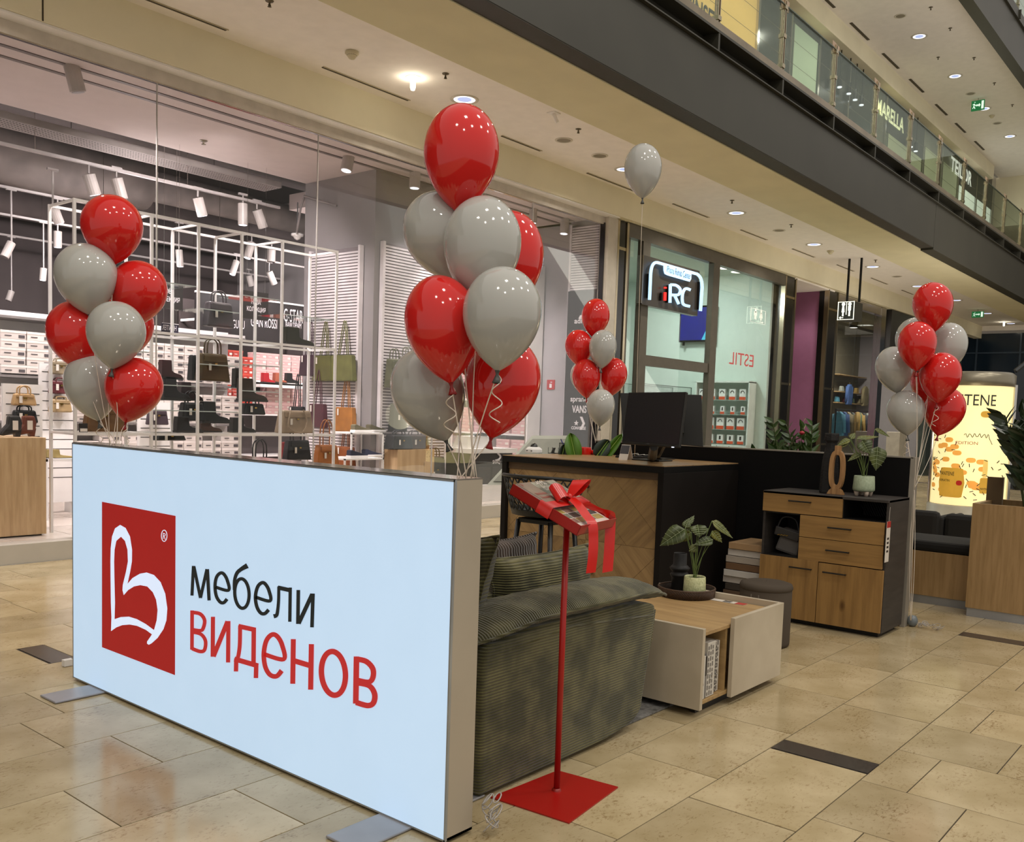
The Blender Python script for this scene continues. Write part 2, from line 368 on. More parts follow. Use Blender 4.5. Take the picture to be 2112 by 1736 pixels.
# lower gallery ceiling with step-down beam
lc = struct(MB().box(-8, 6.65, 5.17, 36, 8.6, 5.5).build('ceiling_lower', ceil_m))
beam_m = M('beam_plaster', 'd3cbaa', .85, var=.025, scale=2)
struct(MB().box(-8, 5.69, 4.97, 36, 6.65, 5.5).build('trim_6', beam_m, bevel=.01))
struct(MB().box(-8, 5.69, 4.955, 36, 6.1, 4.972).build('trim_7', beam_m, bevel=.006))
vent_m = M('slot_black', '4a4233', .7)
slots = [(297, 0, 467, 62), (663, 139, 845, 206), (1035, 280, 1115, 311), (1220, 355, 1300, 395), (1387, 420, 1462, 448), (1525, 474, 1584, 494), (1632, 513, 1682, 530), (1724, 546, 1763, 559), (1797, 573, 1830, 586), (1860, 598, 1883, 607)]
for i, (x0, y0, x1, y1) in enumerate(slots):
    a = onz(x0, y0, 5.168); b = onz(x1, y1, 5.168)
    if i == 0: a = b-Vector((1.7, 0, 0))
    ym = (a.y+b.y)/2; m = MB(); m.box(a.x, ym-.02, 5.163, b.x, ym+.02, 5.1705)
    o = m.build('slot_diffuser', vent_m); tag(o, ['linear air slot in lower ceiling above shop spotlight rails at left', 'linear air slot beside the bare glowing bulb in ceiling', 'linear air slot just right of the tallest red balloon', 'linear air slot left of the lone grey balloon', 'linear air slot above the black phone shop sign', 'linear air slot near second round downlight past lone balloon', 'linear air slot in front of the hanging restroom sign poles', 'linear air slot just behind the hanging restroom sign poles', 'linear air slot left of the rightmost balloon bunch top', 'farthest linear air slot beside the rightmost red balloon'][i], 'air vent', group='air slots in the lower ceiling')
    MB().box(a.x-.01, ym-.026, 5.160, b.x+.01, ym-.02, 5.17).build('edge_strip', M('slot_fin', 'b8ab90', .5), o)
# dark edge beam of the upper gallery
FB = MB(); FB.box(-8, 5.45, 4.975, 18.98, 5.69, 5.79)
bm1 = struct(FB.build('trim_8', dark_m, bevel=.004))
struct(MB().box(19.0, 5.45, 4.93, 45, 5.69, 5.79).build('trim_9', dark_m, bevel=.004))
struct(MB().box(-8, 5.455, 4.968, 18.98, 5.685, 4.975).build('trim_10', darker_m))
fg = MB().box(-8, 5.40, 5.79, 45, 5.69, 5.805); fg.box(-8, 5.60, 5.805, 45, 5.69, 6.0); fg.box(-8, 5.40, 6.0, 45, 5.69, 6.03)
bm2 = struct(fg.build('trim_11', dark_m))
post_px = [(235, 155), (620, 410), (940, 645), (1197, 835), (1405, 975), (1590, 1110), (1755, 1250), (1880, 1330), (2003, 1410), (2100, 1490)]
px0 = 9.9-1.79*3
for i in range(22):
    x = 10.0+1.79*(i-4)
    MB().box(x-.02, 5.405, 5.805, x+.02, 5.6, 6.0).build('bracket', dark_m, bm2)
# balustrade -----------------------------------------------------
def balustrade(z0, xs, nm):
    bal = thing('glass_balustrade', nm, 'railing', (xs[0], 5.48, z0))
    for i, x in enumerate(xs):
        p = MB(); p.box(x-.03, 5.42, z0, x-.012, 5.47, z0+.98); p.box(x+.012, 5.42, z0, x+.03, 5.47, z0+.98)
        for zz in (.12, .5, .86): p.box(x-.04, 5.41, z0+zz, x+.04, 5.49, z0+zz+.05)
        p.build('post', brass_m, bal)
        if i < len(xs)-1:
            MB().box(x+.05, 5.44, z0+.05, xs[i+1]-.05, 5.452, z0+.92).build('glass_pane', gbal_m, bal)
            MB().prism([(x-.10, 5.445, z0+.86), (x+.14, 5.445, z0+.86), (x+.15, 5.445, z0+1.0), (x-.12, 5.445, z0+1.02)], (0, .003, 0)).build('corner_guard', M('packing_tape', 'a58a72', .4), bal) if z0 < 8 and i > 1 else None
    t = MB().box(xs[0], 5.435, z0+.92, xs[-1], 5.455, z0+.935); t.build('top_rail', M('rail_edge', '4d5a50', .3, metal=.5), bal)
    for zz in (.3, .6): MB().box(xs[0], 5.465, z0+zz, xs[-1], 5.468, z0+zz+.004).build('cable', brass_m, bal)
    return bal
balustrade(6.03, [10.0+1.79*(i-2) for i in range(13)]+[33.3, 35.2], 'clear glass balustrade with steel posts on edge of upper gallery')
# ledge reflector plates under glass
struct(MB().box(-8, 5.41, 6.03, 45, 5.43, 6.12).build('trim_12', M('ledge_steel', '8f8370', .3, metal=.6, var=.12, scale=3)))
# upper floor slab + upper ceiling + beam
struct(MB().box(-8, 5.69, 5.5, 45, 12, 6.03).build('floor', M('upper_slab', 'a79b84', .5)))
struct(MB().box(8, 5.69, 10.28, 46, 8.3, 10.6).build('ceiling_upper', ceil_m))
struct(MB().box(8, 8.08, 9.86, 34.3, 8.35, 10.3).build('trim_13', bulk_m, bevel=.01))
struct(MB().box(8, 5.45, 10.1, 46, 5.69, 10.95).build('trim_14', dark_m))
u2 = struct(MB().box(8, 5.40, 10.95, 46, 5.72, 11.15).build('trim_15', dark_m))
for i in range(14): x = 17+1.79*i; MB().box(x-.02, 5.36, 10.95, x+.02, 5.4, 11.15).build('bracket', dark_m, u2)
balustrade(11.15, [17+1.79*i for i in range(9)], 'glass balustrade of the top gallery in upper right corner')
# upper shopfront wall behind the balustrade
UY = 8.4
up = [(8, 13.6, M('upper_dark_a', '2a2a27', .4)), (13.6, 17.0, emis('upper_gold', 'd8b060', 1.0)), (17.0, 20.0, M('upper_glass_dark', '3b3e38', .15)), (20, 23.6, M('upper_dark_b', '1d1e1c', .25)),
      (23.6, 24.4, M('upper_olive', '6e6c57', .5)), (24.4, 27.6, M('upper_black', '191a19', .3)), (27.6, 31.2, M('upper_olive2', '8a8a74', .5)), (31.2, 35.5, M('upper_black2', '232424', .3)), (35.5, 46, M('upper_pale', 'b7b3a4', .5))]
for i, (a, b, m) in enumerate(up): struct(MB().box(a, UY, 6.03, b, UY+.2, 10.3).build('wall_upper', m))
for x in (11, 13.6, 17.0, 18.5, 20.0, 21.8, 23.6, 24.4, 27.6, 29.4, 31.2, 33.4, 35.5, 37.5):
    struct(MB().box(x-.04, UY-.05, 6.03, x+.04, UY, 9.86).build('trim_16', chrome_m))
winm = emis('lit_shop_interior', 'a8ab88', .38)
for a, b, z0, z1, mm in ((18.6, 19.9, 8.6, 9.7, emis('lit_window', 'b9c8a8', .5)), (24.6, 27.5, 6.1, 9.0, winm), (27.7, 29.3, 6.1, 9.4, winm), (29.5, 31.1, 6.1, 9.4, winm), (31.3, 33.3, 6.1, 9.1, emis('bright_interior', 'dfe6d6', .9)), (33.5, 35.4, 6.1, 9.1, emis('bright_interior', 'dfe6d6', .9))):
    w = struct(MB().box(a, UY-.03, z0, b, UY-.01, z1).build('window_2', mm))
    MB().box(a, UY-.045, z0, a+.04, UY-.02, z1).build('window_frame', chrome_m, w)
def sign_text(txt, x, z, w, h, mat, nm, lab, y=UY-.04, panel=None, pm=None):
    t = thing(nm, lab, 'sign', (x, y, z))
    if panel: MB().box(panel[0], y, panel[1], panel[2], y+.03, panel[3]).build('panel', pm, t)
    text(txt, 'lettering', mat, t, (x, y-.01, z), (1, 0, 0), (0, 0, 1), h, width=w, bold=.025)
    return t
a = ony(1804, 222, UY); b = ony(1860, 268, UY)
sign_text('MARELLA', a.x, 9.27, b.x-a.x, .36, emis('sign_cream', 'f0efc0', 1.1), 'shop_sign', 'dark shop sign with glowing cream letters MARELLA on upper gallery', panel=(24.4, 9.0, 27.6, 9.86), pm=M('upper_black', '191a19', .3))
a = ony(1957, 345, UY); b = ony(2001, 372, UY)
sign_text('TEILOR', a.x, 9.32, b.x-a.x, .42, emis('sign_white', 'f4f2ea', 1.1), 'shop_sign', 'dark shop sign with white letters TEILOR on upper gallery', panel=(31.2, 9.1, 35.5, 9.86), pm=M('upper_black2', '232424', .3))
a = ony(1405, 0, UY); b = ony(1478, 45, UY)
sign_text('TWINSET', a.x-.35, (a.z+b.z)/2-.2, b.x-a.x+.35, .34, M('sign_black_letters', '17130c', .5), 'shop_sign', 'golden backlit shopfront with black letters TWINSET at top edge')
# far ends
struct(MB().box(36, 5.69, 8.6, 46, 12, 10.3).build('trim_17', bulk_m))
struct(MB().box(46, -9, 0, 46.3, 12, 14).build('wall_far', M('far_wall', '6f6a5c', .6)))
struct(MB().box(36, 4.0, 5.0, 46, 12, 5.4).build('ceiling_far', ceil_m))
fw = M('far_blue_glass', '1e2c3a', .12, var=.2, scale=.6)
wf = struct(MB().box(36.0, 3.0, 0, 36.1, 12, 4.9).build('window_3', fw))
for i in range(7):
    MB().box(35.96, 3+i*1.4, 0, 36.0, 3.05+i*1.4, 4.9).build('window_frame', M('far_frame', '3c4c5c', .3), wf)
for z in (1.6, 3.2, 4.2): MB().box(35.97, 3, z, 36.0, 12, z+.05).build('window_frame', M('far_frame', '3c4c5c', .3), wf)
# return of the ceiling at the far end of the lower storey
struct(MB().box(27.9, 8.5, 4.735, 36, 8.75, 5.6).build('trim_18', bulk_m))
# shoe shop shell ------------------------------------------------
blackc = M('open_ceiling_dark', '453b39', .8, var=.08)
struct(MB().box(-6, 8.75, 4.75, 12.75, 11.27, 5.0).build('ceiling_shop', M('shop_soffit', 'c4b8b4', .8, var=.02)))
struct(MB().box(9.6, 11.27, 4.75, 13.4, 13.0, 5.0).build('ceiling_shop', M('shop_soffit', 'c4b8b4', .8, var=.02)))
struct(MB().box(-6, 11.2, 6.2, 14, 20.4, 6.4).build('ceiling_shop', blackc))
struct(MB().box(-6, 11.2, 5.0, 8.7, 11.3, 6.2).build('wall_shop', blackc))
struct(MB().box(-6, 20.2, 0, 14, 20.4, 6.4).build('wall_back', M('shop_back', '443b3a', .7)))
struct(MB().box(-6.2, 8.7, 0, -6, 20.4, 6.4).build('wall_left', grey_m))
struct(MB().box(13.0, 9.5, 0, 13.04, 11.0, 6.3).build('wall_right', M('shop_right_grey', 'a9a4a6', .7, var=.02)))
struct(MB().box(12.75, 8.72, 0, 13.0, 9.5, 4.75).build('wall_right', grey_m))
colc = ony(768.5, 700, 9.75); cx0 = colc.x; yb = onx(627, 600, cx0).y
struct(MB().box(cx0, 9.75, .16, cx0+1.5, yb, 6.2).build('wall_column', grey_m))
struct(MB().box(13.4, 11.0, 0, 13.6, 20.4, 6.3).build('wall_right', grey_m))
# track slots in the soffit
for y in (9.42, 9.72): struct(MB().box(-6, y-.03, 4.742, 12.7, y+.03, 4.751).build('trim_19', M('slot_dark', '6c6260', .5)))
struct(MB().box(-6, 8.98, 4.735, 12.7, 9.05, 4.751).build('trim_19', M('rail_grey', '8c8886', .4)))
# shop glazing of the shoe shop
w1 = thing('window_1', '', '', (0, 8.7, .18)); del w1['label']; del w1['category']; w1['kind'] = 'structure'
xs = [-1.0, .95, 2.9, 4.86, 6.82, 8.78, 10.74, 12.6]
for a, b in zip(xs[:-1], xs[1:]): MB().box(a+.004, 8.712, .19, b-.004, 8.722, 4.62).build('glass_pane', glass_m, w1)
for x in xs[1:-1]: MB().box(x-.0035, 8.706, .19, x+.0035, 8.724, 4.62).build('joint_seal', M('seal_grey', 'b5b0aa', .5), w1)
MB().box(-6, 8.695, 4.59, 12.6, 8.735, 4.62).build('top_channel', chrome_m, w1)
p = MB(); p.box(12.55, 8.6, 0, 12.83, 8.78, 4.72); struct(p.build('trim_20', M('door_jamb', 'bdb5a8', .5), bevel=.005))
MB().box(12.52, 8.66, .18, 12.545, 8.74, 4.62).build('side_channel', blk_m, w1)
# piers ----------------------------------------------------------
def pier(x0, x1, nm):
    w = struct(MB().box(x0, 8.62, 0, x1, 8.85, 4.72).build(nm, blk_m, bevel=.004))
    for z in (.02, 1.0, 2.35, 4.25): MB().box(x0-.004, 8.61, z, x1+.004, 8.625, z+.05).build('band', brass_m, w)
    MB().box(x0-.06, 8.60, 0, x0, 8.7, 4.72).build('edge_trim', brass_m, w); MB().box(x1, 8.60, 0, x1+.06, 8.7, 4.72).build('edge_trim', brass_m, w)
pier(12.88, 13.10, 'wall_pier'); pier(19.5, 19.98, 'wall_pier'); pier(21.98, 22.55, 'wall_pier')
# phone repair shop ----------------------------------------------
frame_m = M('taupe_frame', '5d574c', .4, metal=.3); mint = M('mint_wall', 'c3d1c6', .6, var=.02)
struct(MB().box(19.3, 8.85, 0, 19.4, 14, 4.78).build('wall_phone_shop', mint))
struct(MB().box(13.0, 13.6, 0, 19.4, 13.7, 4.78).build('wall_phone_shop', mint))
struct(MB().box(13.05, 9.5, 0, 13.1, 13.7, 4.78).build('wall_phone_shop', mint))
struct(MB().box(13.0, 8.75, 4.78, 19.4, 13.7, 4.85).build('ceiling_phone_shop', mint))
w2 = thing('window_4', '', '', (13.1, 8.7, 0)); del w2['label']; del w2['category']; w2['kind'] = 'structure'
fm = MB(); fm.box(13.16, 8.6, 4.5, 19.45, 8.72, 4.72); fm.box(13.16, 8.66, 0.1, 13.3, 8.735, 4.5); fm.box(13.62, 8.603, 0.1, 13.85, 8.715, 4.5); fm.box(16.15, 8.603, 0.1, 16.4, 8.715, 4.5)
fm.box(13.85, 8.62, 2.42, 16.15, 8.73, 2.6); fm.box(13.2, 8.6, 0, 19.45, 8.74, .1)
fm.build('window_frame', frame_m, w2)
for a, b, z0, z1 in ((13.3, 13.62, .1, 4.5), (13.85, 16.15, 2.6, 4.5), (13.85, 16.15, .1, 2.42), (16.4, 17.9, .1, 4.6), (17.9, 19.45, .1, 4.6)):
    MB().box(a, 8.69, z0, b, 8.70, z1).build('glass_pane', glass_m, w2)
# corridor with plum wall
struct(MB().box(22.0, 8.75, 0, 22.1, 12.5, 4.70).build('wall_plum', M('plum_paint', '8d5878', .6, var=.03)))
struct(MB().box(19.95, 8.6, 4.70, 22.3, 14, 4.74).build('ceiling_corridor', ceil_m)); struct(MB().box(20, 12.5, 0, 22, 12.6, 4.7).build('wall_corridor', M('corridor_end', '8a8478', .6)))
struct(MB().box(19.95, 8.9, 0, 20.0, 12.5, 4.7).build('wall_corridor', M('corridor_end', '8a8478', .6)))
# clothes shop
w3 = thing('window_5', '', '', (22.6, 8.7, 0)); del w3['label']; del w3['category']; w3['kind'] = 'structure'
fm = MB(); fm.box(22.6, 8.62, 4.5, 25.75, 8.75, 4.72); fm.box(25.75, 8.6, 0, 26.1, 8.8, 4.72); fm.box(22.6, 8.61, 0, 25.75, 8.75, .12); fm.build('window_frame', chrome_m, w3)
MB().box(22.6, 8.69, .12, 24.2, 8.70, 4.5).build('glass_pane', glass_m, w3); MB().box(24.21, 8.69, .12, 25.75, 8.70, 4.5).build('glass_pane', glass_m, w3)
struct(MB().box(22.1, 12.0, 0, 34, 12.1, 4.75).build('wall_clothes_shop', M('clothes_back', '77715c', .7)))
struct(MB().box(22.1, 8.75, 4.76, 34, 12.1, 4.85).build('ceiling_clothes_shop', M('clothes_ceiling', '4b4a3e', .7)))
struct(MB().box(26.4, 8.55, 3.55, 30.6, 8.8, 4.72).build('trim_21', M('sign_board_black', '1c1a18', .35)))
struct(MB().box(30.6, 8.6, 0, 34, 8.9, 4.73).build('wall_far_shop', M('far_shop_glass', '39403c', .15)))
struct(MB().box(33.8, 8.8, 0, 34, 12, 4.75).build('wall_far_shop', grey_m))

for i, (x0, y0, x1, y1) in enumerate(((1702, 0, 1723, 15), (1754, 47, 1792, 82), (1821, 110, 1853, 141), (1876, 163, 1905, 190), (1929, 215, 1954, 237), (1970, 254, 1992, 273), (2011, 291, 2029, 309))):
    a = onz(x0, y0, 10.278); b = onz(x1, y1, 10.278); ym = (a.y+b.y)/2
    t = MB().box(a.x, ym-.03, 10.27, b.x, ym+.03, 10.281).build('slot_diffuser', vent_m); tag(t, ['nearest linear slot cut by top picture edge', 'linear slot beside nearest upper downlight', 'linear slot left of the second upper downlight', 'linear slot left of the upper exit sign', 'linear slot below left of the upper exit sign', 'linear slot between third and fourth upper downlight', 'farthest linear slot at end of upper bulkhead'][i]+' in upper ceiling', 'air vent', 'air slots in the upper ceiling')
# ================================================================ LIGHT BOX
LX = 2.264
lb = thing('light_box', 'large freestanding white light box with red emblem and furniture shop wordmark', 'light box', (2.33, 3.55, 0))
alu = M('light_box_frame', 'b5aa98', .45, metal=.25, var=.02); lbtop = M('light_box_top', '8a8278', .12, metal=.7, var=.03)
Y0, Y1, Z0, Z1 = 2.132, 4.90, .012, 1.272
m = MB(); m.box(LX+.004, Y0, Z0, LX+.138, Y0+.012, Z1-.002); m.box(LX+.004, Y1-.012, Z0, LX+.138, Y1, Z1-.002); m.box(LX+.004, Y0, Z0, LX+.138, Y1, Z0+.01)
m.box(LX+.13, Y0+.012, Z0+.01, LX+.138, Y1-.012, Z1-.002); m.build('frame', alu, lb)
MB().box(LX+.002, Y0, Z1-.002, LX+.14, Y1, Z1+.003).build('top_plate', lbtop, lb)
MB().box(LX, Y0+.006, Z0+.004, LX+.006, Y1-.006, Z1-.006).build('front_panel', emis('light_box_fabric', 'b6cfe8', .72), lb)
e = MB(); e.box(LX-.002, Y0-.001, Z0, LX+.008, Y0+.006, Z1); e.box(LX-.002, Y1-.006, Z0, LX+.008, Y1+.001, Z1); e.box(LX-.002, Y0, Z1-.007, LX+.008, Y1, Z1); e.box(LX-.002, Y0, Z0, LX+.008, Y1, Z0+.006)
e.build('edge_profile', M('edge_silver', 'a9adb0', .3, metal=.6), lb)
footm = M('foot_plate_grey', '9d9c9f', .35, metal=.3)
for a, b in ((4.55, 4.72), (2.30, 2.47)):
    o = MB().box(LX-.25, a, 0.002, LX+.40, b, .012).build('foot_plate', footm, lb, bevel=.004)
LS = lambda x, y: onx(180+x/3.3, 1000+y/3.3, LX-.0012)
def plane_poly(pts, fn, name, mat, parent, thick=.0008):
    MB().prism([fn(*p) for p in pts], (-thick, 0, 0)).build(name, mat, parent)
red_l = emis('logo_red', 'a81d1c', .42); red_t = emis('wordmark_red', 'ba2b2c', .5); dk_t = emis('wordmark_black', '232a2c', .12); wh_l = emis('logo_white', 'cbd9f0', .80)
plane_poly([(101, 114), (601, 210), (597, 1293), (101, 1103)], LS, 'emblem_square', red_l, lb)
def ribbon(pts, fn, name, mat, parent, off=0, closed=False, X=None, sm=True):
    """pts: (x, y, w) in measured drawing units; ribbon of varying width laid on a plane"""
    P = [Vector((p[0], p[1], 0)) for p in pts]; Wd = [p[2] for p in pts]
    if sm and len(P) > 2:
        Q = []; QW = []; n = len(P); rng = range(n if closed else n-1)
        for i in rng:
            p0 = P[(i-1) % n] if (closed or i > 0) else P[i]; p1 = P[i]; p2 = P[(i+1) % n]; p3 = P[(i+2) % n] if (closed or i+2 < n) else P[(i+1) % n]
            for k in range(8):
                t = k/8; Q.append(.5*((2*p1)+(-p0+p2)*t+(2*p0-5*p1+4*p2-p3)*t*t+(-p0+3*p1-3*p2+p3)*t**3)); QW.append(Wd[i]*(1-t)+Wd[(i+1) % n]*t)
        if not closed: Q.append(P[-1]); QW.append(Wd[-1])
        P, Wd = Q, QW
    n = len(P); A = []; B = []
    for i in range(n):
        a = P[(i-1) % n] if (closed or i > 0) else P[i]; b = P[(i+1) % n] if (closed or i < n-1) else P[i]
        d = (b-a).normalized(); nn = Vector((-d.y, d.x, 0))
        A.append(P[i]+nn*Wd[i]/2); B.append(P[i]-nn*Wd[i]/2)
    if closed: A.append(A[0]); B.append(B[0])
    mb = MB(); o = Vector((-off, 0, 0)) if X is None else Vector(X)*off
    mb.strip([fn(p.x, p.y)+o for p in A], [fn(p.x, p.y)+o for p in B])
    return mb
def glyph(strokes, fn, name, mat, parent, off, X=None):
    mb = MB()
    for i, s in enumerate(strokes):
        r = ribbon([(q_[0], q_[1], q_[2]*(1.14 if name == 'lettering' else 1)) for q_ in s[1]], fn, '', None, None, off+.00008*i, closed=(s[0] == 'c'), sm=(s[0] != 'l'), X=X); mb.add(r.v, r.f)
    return mb.build(name, mat, parent, recalc=False)
# emblem: variable ribbon outline of the stylised letter
O1 = [(163,994),(166,900),(162,800),(160,640),(159,520),(161,430),(170,350),(190,295),(225,271),(262,292),(292,350),(306,440),(305,520),(293,590),(275,672),(310,632),(360,603),(405,595),(455,612),(500,660),(532,740),(546,840),(540,920),(520,980),(480,1040),(440,1076),(420,1087),(408,1078),(409,1064),(442,1016),(400,985),(340,958),(290,949),(240,953),(200,968)]
I1 = [(188,912),(191,800),(187,640),(185,520),(188,440),(200,380),(231,352),(258,380),(275,440),(278,520),(265,590),(243,680),(241,715),(250,750),(280,715),(320,690),(362,681),(410,690),(448,730),(470,780),(480,850),(474,920),(456,986),(400,945),(340,912),(285,895),(230,898)]
plane_poly(O1, LS, 'emblem_outline', wh_l, lb, .0012)
plane_poly(I1, LS, 'emblem_fill', red_l, lb, .0016)
circ = [(525+19*math.cos(a), 345+38*math.sin(a), 5) for a in [i*PI/8 for i in range(16)]]
glyph([('c', circ), ('l', [(519,326,4),(518,366,4)]), ('s', [(519,328,4),(530,332,4),(532,342,4),(519,347,4)]), ('l', [(524,346,4),(533,372,4)])], LS, 'registered_mark', wh_l, lb, .0012)
w1_ = 19
def el(cx, cy, rx, ry, w, sk=0, n=12): return [(cx+rx*math.cos(i*2*PI/n), cy+ry*math.sin(i*2*PI/n)+sk*rx*math.cos(i*2*PI/n), w) for i in range(n)]
T1 = {
 'm': [('l', [(724,550,w1_),(714,752,w1_)]), ('l', [(727,553,w1_),(772,768,w1_)]), ('l', [(772,768,w1_),(816,572,w1_)]), ('l', [(819,572,w1_+2),(831,785,w1_+1)])],
 'e': [('s', [(871,693,19),(962,716,19),(955,650,20),(930,605,20),(905,600,20),(880,630,20),(871,690,20),(880,755,20),(905,795,20),(930,800,20),(953,775,21)])],
 'b': [('c', el(1054,738,49,100,20,.18)), ('s', [(1002,715,18),(1004,650,20),(1020,600,22),(1050,572,24),(1092,548,32)])],
 'e2': [('s', [(1146,762,20),(1245,788,20),(1238,718,21),(1212,672,21),(1187,666,21),(1160,695,21),(1146,760,21),(1156,828,21),(1182,870,21),(1210,874,21),(1236,848,22)])],
 'l': [('l', [(1383,697,20),(1380,930,20)]), ('l', [(1298,697,25),(1392,718,25)]), ('s', [(1305,690,18),(1304,780,19),(1298,850,20),(1290,885,22),(1270,893,26)])],
 'i': [('l', [(1438,714,22),(1435,945,22)]), ('l', [(1538,738,22),(1531,968,22)]), ('l', [(1440,942,25),(1533,742,25)])]}
for k_, v in T1.items(): glyph(v, LS, 'lettering', dk_t, lb, .0012)
T2 = {
 'v': [('l', [(715,853,22),(714,1120,22)]), ('s', [(714,866,22),(770,877,22),(800,920,22),(790,975,22),(770,990,20),(714,982,20)]), ('s', [(716,1000,20),(775,1015,21),(806,1060,22),(800,1120,22),(770,1132,22),(714,1112,22)])],
 'i': [('l', [(857,896,25),(855,1168,25)]), ('l', [(962,925,25),(960,1207,25)]), ('l', [(860,1166,28),(957,928,28)])],
 'd': [('l', [(1030,960,28),(1148,986,28)]), ('l', [(1135,980,27),(1133,1225,27)]), ('s', [(1042,955,24),(1040,1080,24),(1032,1150,24),(1022,1190,24)]), ('l', [(1003,1183,30),(1165,1230,30)]), ('l', [(1016,1180,26),(1014,1268,26)]), ('l', [(1152,1222,27),(1150,1313,27)])],
 'e': [('s', [(1203,1150,26),(1338,1185,26),(1328,1090,28),(1295,1030,28),(1258,1018,28),(1220,1060,28),(1203,1148,28),(1213,1235,28),(1245,1290,28),(1290,1300,28),(1325,1262,30)])],
 'n': [('l', [(1404,1048,30),(1400,1352,30)]), ('l', [(1527,1082,31),(1522,1392,31)]), ('l', [(1402,1193,32),(1524,1230,32)])],
 'o': [('c', el(1677,1281,82,148,33,.2))],
 'v2': [('l', [(1834,1166,34),(1829,1487,34)]), ('s', [(1832,1183,32),(1900,1200,33),(1945,1250,33),(1945,1310,33),(1915,1340,30),(1832,1325,30)]), ('s', [(1834,1345,30),(1920,1365,32),(1957,1420,34),(1950,1480,34),(1910,1500,33),(1830,1478,33)])]}
for k_, v in T2.items(): glyph(v, LS, 'lettering', red_t, lb, .0012)
# bundle of curled ribbon at the foot of the light box
cr = MB(); random.seed(3)
rib_m = M('curling_ribbon', 'e9dccb', .35, var=.03, spec=.6); clear_m = M('clear_ribbon', 'a8a29c', .2, spec=.8)
for j in range(10):
    c = Vector((2.43+random.uniform(-.01, .02), 2.08+random.uniform(-.03, .02), .03+.012*j)); r = random.uniform(.015, .03); a0 = random.random()*6
    cr.tube([c+Vector((r*math.cos(a0+t*.6), r*.6*math.sin(a0+t*.6), r*.8*math.sin(t*.6+j))) for t in range(13)], .0028, 4)
tag(cr.build('ribbon_curls', clear_m, smooth=True), 'tangle of shiny curled ribbon ends at bottom corner of light box', 'ribbon')
MB_ = MB().box(1.98+.3, 4.93, .003, 2.34, 4.97, .02)
p = onz(132, 1367, .02); tag(MB().obox((p.x+.02, p.y, .02), (.05, .035, .035)).build('socket_strip', white_m), 'small white plug block on the floor behind left end of light box', 'power strip')
# ================================================================ BALLOONS
def balloon_mat(name, col, dark, sss=.0):
    if name in MC: return MC[name]
    m = M(name, col, .08, spec=.55, var=.015, coat=.25); nt = m.node_tree; N = nt.nodes; L = nt.links; b = N['Principled BSDF']
    lw = N.new('ShaderNodeLayerWeight'); lw.inputs[0].default_value = .35
    src = b.inputs['Base Color'].links[0].from_socket
    mx = N.new('ShaderNodeMix'); mx.data_type = 'RGBA'; L.new(lw.outputs['Facing'], mx.inputs[0]); L.new(src, mx.inputs[6]); mx.inputs[7].default_value = lin(dark)+(1,)
    L.new(mx.outputs[2], b.inputs['Base Color'])
    return m
BR = M('red_latex', 'd42521', .08, spec=.5, var=.015, coat=.2, sss=.15); BG = M('grey_latex', 'b3b2ac', .08, spec=.5, var=.015, coat=.25, sss=.1)
BRK = M('red_latex_knot', '8f1010', .35); BGK = M('grey_latex_knot', '4d4f4c', .4)
bprof = []
for i in range(25):      # teardrop profile, height 1.43 of width 1 (z down = neck)
    t = i/24
    z = .5*math.cos(t*PI*.5) if t < .0 else 0
prof = []
for i in range(13): a = i/12*PI/2; prof.append((.5*math.sin(a), .43*math.cos(a)))
for i in range(1, 17):
    t = i/16; r = .5*max(0, 1-t**2.0)**.80; prof.append((max(r, .02), -.57*t))
prof[0] = (.004, .43)
def balloon(name, red, tx, ty, bx, by, w, D, label, group, knot=True, tie=None):
    """top px, tip px, width px, depth"""
    T_ = ond(tx, ty, D); B_ = ond(bx, by, D); rad = w*D/F_; ax = T_-B_; Lg = ax.length; ax.normalize()
    zc = .57; cen = B_+ax*Lg*zc
    q = ax.to_track_quat('Z', 'Y').to_matrix()
    t = thing(name, label, 'balloon', tuple(cen), group)
    mb = MB(); mb.lathe([(r*rad if r > .03 else .006, z*Lg) for r, z in prof], cen, 28, q); mb.build('latex_body', BR if red else BG, t, smooth=True)
    k = MB(); k.lathe([(.010, .004), (.006, -.006), (.005, -.012), (.011, -.028), (.016, -.04), (.013, -.041)], B_, 10, q)
    k.build('knot', BRK if red else BGK, t, smooth=True)
    return t, B_-ax*.01
def string(P0, P1, nm, lab, grp, r=.0018, sag=.02, curl=False):
    P0, P1 = Vector(P0), Vector(P1); pts = []
    sd = (P1-P0).cross(Vector((0, 0, 1))); sd = sd.normalized() if sd.length > 1e-4 else Vector((1, 0, 0))
    for i in range(13): t = i/12; pts.append(P0.lerp(P1, t)+sd*sag*math.sin(t*PI))
    m = MB().tube(pts, r, 5)
    if curl:
        cp = []; d = (P1-P0).normalized()
        for i in range(40):
            t = i/39; a = t*4.2*PI; rr = .012+.012*t; cp.append(P0+Vector((0,0,-1))*(.16*t)+Vector((r_.x, r_.y, 0))*(math.sin(a)*rr)+Vector((f_.x, f_.y, 0))*math.cos(a)*rr)
        m.tube(cp, [.0022]*40, 4)
    return tag(m.build('balloon_string', rib_m, smooth=True), lab, 'string', grp)
